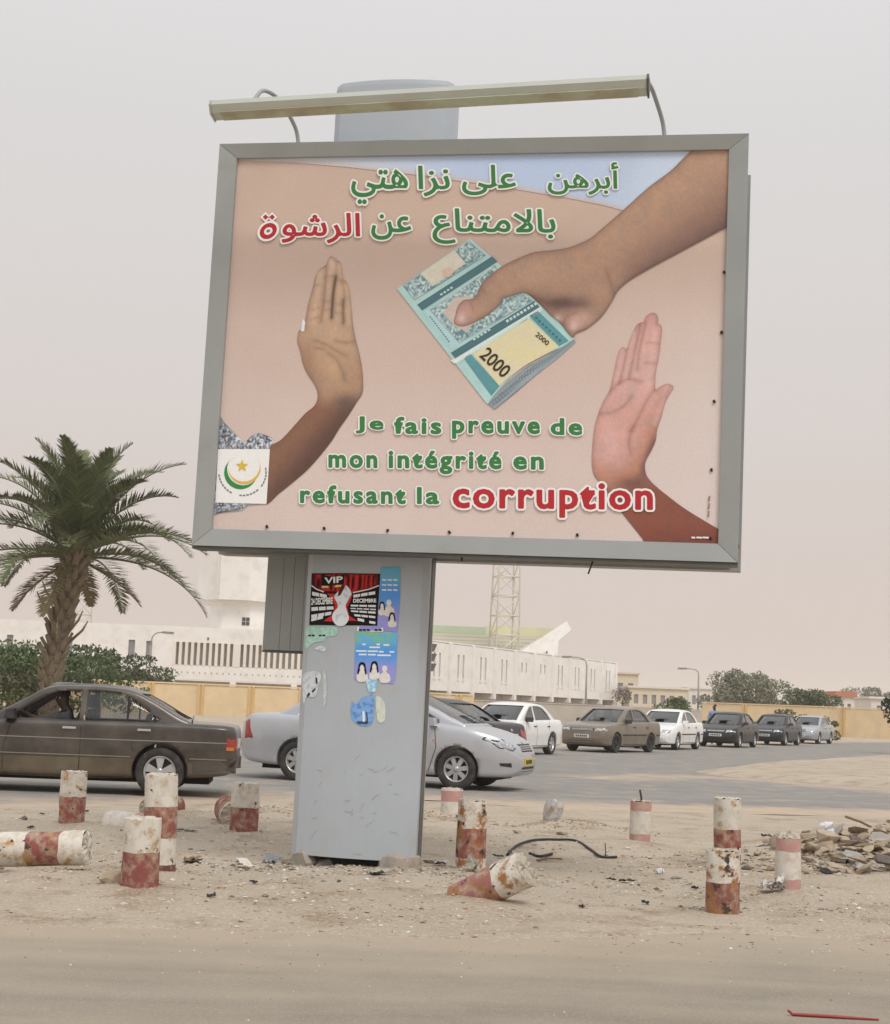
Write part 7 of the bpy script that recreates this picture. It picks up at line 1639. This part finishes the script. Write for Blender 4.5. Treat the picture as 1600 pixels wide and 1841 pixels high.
sheet_scrap('plastic_sheet', 1484, 1546, .17, .17, .06, 3, m_plas, 'white plastic sheet caught upright in the rubble heap', 'plastic sheet', (R(62), .2, .5), up=.07)
sheet_scrap('crumpled_packet', 1388, 1612, .17, .15, .12, 5, mat('crumpled_packet_print', (.60, .58, .54), .7, 0, .2, 30, dirt=(.10, .09, .09), dscale=24, dlo=.5, dhi=.6), 'crumpled white packet with dark print beside the squat pink bollard', 'packet', up=.01)
sheet_scrap('paper_board', 440, 1566, .10, .19, .02, 6, m_card, 'white board scrap lying between the left bollards and the column', 'board', (.25, .1, .5), up=.03)
sheet_scrap('plastic_bag', 488, 1554, .26, .12, .05, 7, m_gplas, 'grey plastic bag lying left of the column foot', 'plastic bag')
sheet_scrap('plastic_bag', 678, 1590, .22, .12, .03, 8, mat('pale_green_plastic', (.42, .44, .42), .5, 0, .1, 10), 'pale thin plastic piece in front of the column foot', 'plastic bag')
sheet_scrap('metal_strip', 335, 1508, .20, .05, .015, 9, mat('bright_tin', (.48, .48, .50), .4, .3, .1, 10), 'bright metal strip on the sand right of the tall left bollard', 'metal strip')
sheet_scrap('dry_litter', 345, 1551, .36, .12, .05, 10, m_rust, 'brown dry litter patch right of the tall left bollard', 'litter'); sheet_scrap('crushed_can', 846, 1583, .10, .13, .10, 11, mat('crushed_can_tin', (.46, .44, .38), .5, .3, .3, 20), 'crushed tin between the upright and the tipped rusty bollards', 'can', (.6, .3, .4), up=.03)
sheet_scrap('slate_piece', 1378, 1512, .20, .10, .03, 12, m_gplas, 'dark slate-like scrap left of the rubble heap', 'scrap'); sheet_scrap('slate_piece', 1484, 1574, .20, .07, .02, 13, m_blk, 'dark flat scrap on the sand below the rubble heap', 'scrap'); sheet_scrap('foil_scrap', 1186, 1572, .08, .06, .05, 14, m_plas, 'small shiny scrap on the sand left of the right-hand bollards', 'scrap')
for k, (px, py, w_, l_) in enumerate(((1128, 1585, .14, .05), (1100, 1582, .10, .03), (150, 1467, .16, .05), (75, 1469, .06, .03), (55, 1494, .07, .05), (895, 1547, .10, .04), (1250, 1600, .06, .03), (620, 1545, .10, .05), (720, 1555, .12, .05), (790, 1563, .10, .05), (1160, 1630, .05, .03), (870, 1615, .06, .03), (1045, 1640, .05, .03), (380, 1625, .06, .03), (455, 1602, .06, .03))):
    sheet_scrap('dark_scrap', px, py, w_, l_, .02, 30 + k, m_blk, 'small black scrap of litter ' + where(px, py), 'scrap', group='small dark scraps of litter')
def cable(name, pts, r_, m, label, cat):
    P = [G(*p) for p in pts]; path = [(x, y, gz(x, y) + z) for (x, y), z in zip(P, [p[2] if len(p) > 2 else .012 for p in [(0, 0, .012)] * len(P)])]; o = MB().tube(catmull(path, 5, False), r_, 6).build(name, m); tag(o, label, cat)
cable('cable', [(912, 1545), (930, 1530), (960, 1522), (1000, 1519), (1035, 1522), (1062, 1534), (1082, 1545), (1108, 1545)], .013, m_blk, 'black cable curving over the sand right of the tipped bollard', 'cable')
cable('cable', [(952, 1543), (970, 1547), (992, 1544)], .014, m_blk, 'short black cable end under the long curved cable', 'cable'); cable('twig', [(965, 1552), (985, 1551), (1010, 1549)], .008, m_rust, 'thin brown twig under the long curved cable', 'twig')
x, y = G(1088, 1543); o = MB().tube([(0, 0, -.02), (.004, 0, .06), (-.006, 0, .13)], .005, 5).build('wire_stub', m_blk); o.location = (x, y, gz(x, y)); tag(o, 'thin wire standing upright at the end of the curved cable', 'wire')
P0, P1_ = G(1421, 1829), G(1580, 1838); o = MB().tube([(P0[0] - .01, P0[1] + .01, .03), (P0[0] + .01, P0[1], .014), ((P0[0] + P1_[0]) / 2, (P0[1] + P1_[1]) / 2, .014), (P1_[0], P1_[1], .012)], [.006, .008, .008, .004], 6).build('red_stick', mat('red_plastic_stick', (.30, .035, .035), .5)); tag(o, 'thin red stick lying on the road at the bottom right corner', 'stick')
x0, y0 = G(1556, 1502); o = MB().tube([(x0 - .25, y0 - .02, gz(x0, y0) + .20), (x0 - .05, y0, gz(x0, y0) + .14), (x0 + .12, y0, gz(x0, y0) + .06)], .016, 6).build('wood_stick', m_rust); tag(o, 'dark stick poking out of the top of the rubble heap', 'stick')
# crumbled fragments around the footing, the heap and the earthy mounds
def fragments(cx, cy, sx_, sy_, n, s0, s1, pal_, seed):
    r_ = np.random.default_rng(seed); c = np.array(G(cx, cy)); P = c + r_.normal(0, 1, (n, 2)) * np.array([sx_, sy_]); return P, s0 + (s1 - s0) * r_.beta(1, 3, n), np.array(pal_)[r_.integers(0, len(pal_), n)]
earth = [(.33, .24, .15), (.38, .29, .19), (.28, .20, .13), (.42, .33, .23)]; mixp = [(.40, .33, .25), (.30, .25, .20), (.50, .44, .36), (.20, .17, .14), (.55, .52, .48), (.14, .12, .11)]
jobs = [fragments(630, 1572, .75, .28, 420, .008, .035, mixp, 1), fragments(1500, 1560, .75, .45, 700, .010, .05, mixp + earth, 2), fragments(1030, 1492, .42, .22, 420, .008, .03, earth, 3), fragments(495, 1470, .45, .30, 380, .008, .03, earth, 4), fragments(850, 1590, .4, .2, 160, .006, .026, mixp, 5), fragments(260, 1560, .6, .35, 260, .006, .026, mixp, 6), fragments(1300, 1640, .6, .15, 160, .006, .022, mixp, 7), fragments(780, 1475, .4, .25, 220, .008, .03, earth, 8)]
P = np.concatenate([j[0] for j in jobs]); Sg = np.concatenate([j[1] for j in jobs]); Cg = np.concatenate([j[2] for j in jobs])
tag(scatter_gravel('rubble_fragments', P, Sg, Cg, attr_mat('gravel_stone')), 'crumbled fragments strewn round the column foot, mounds and rubble heap', 'rubble', kind='stuff')
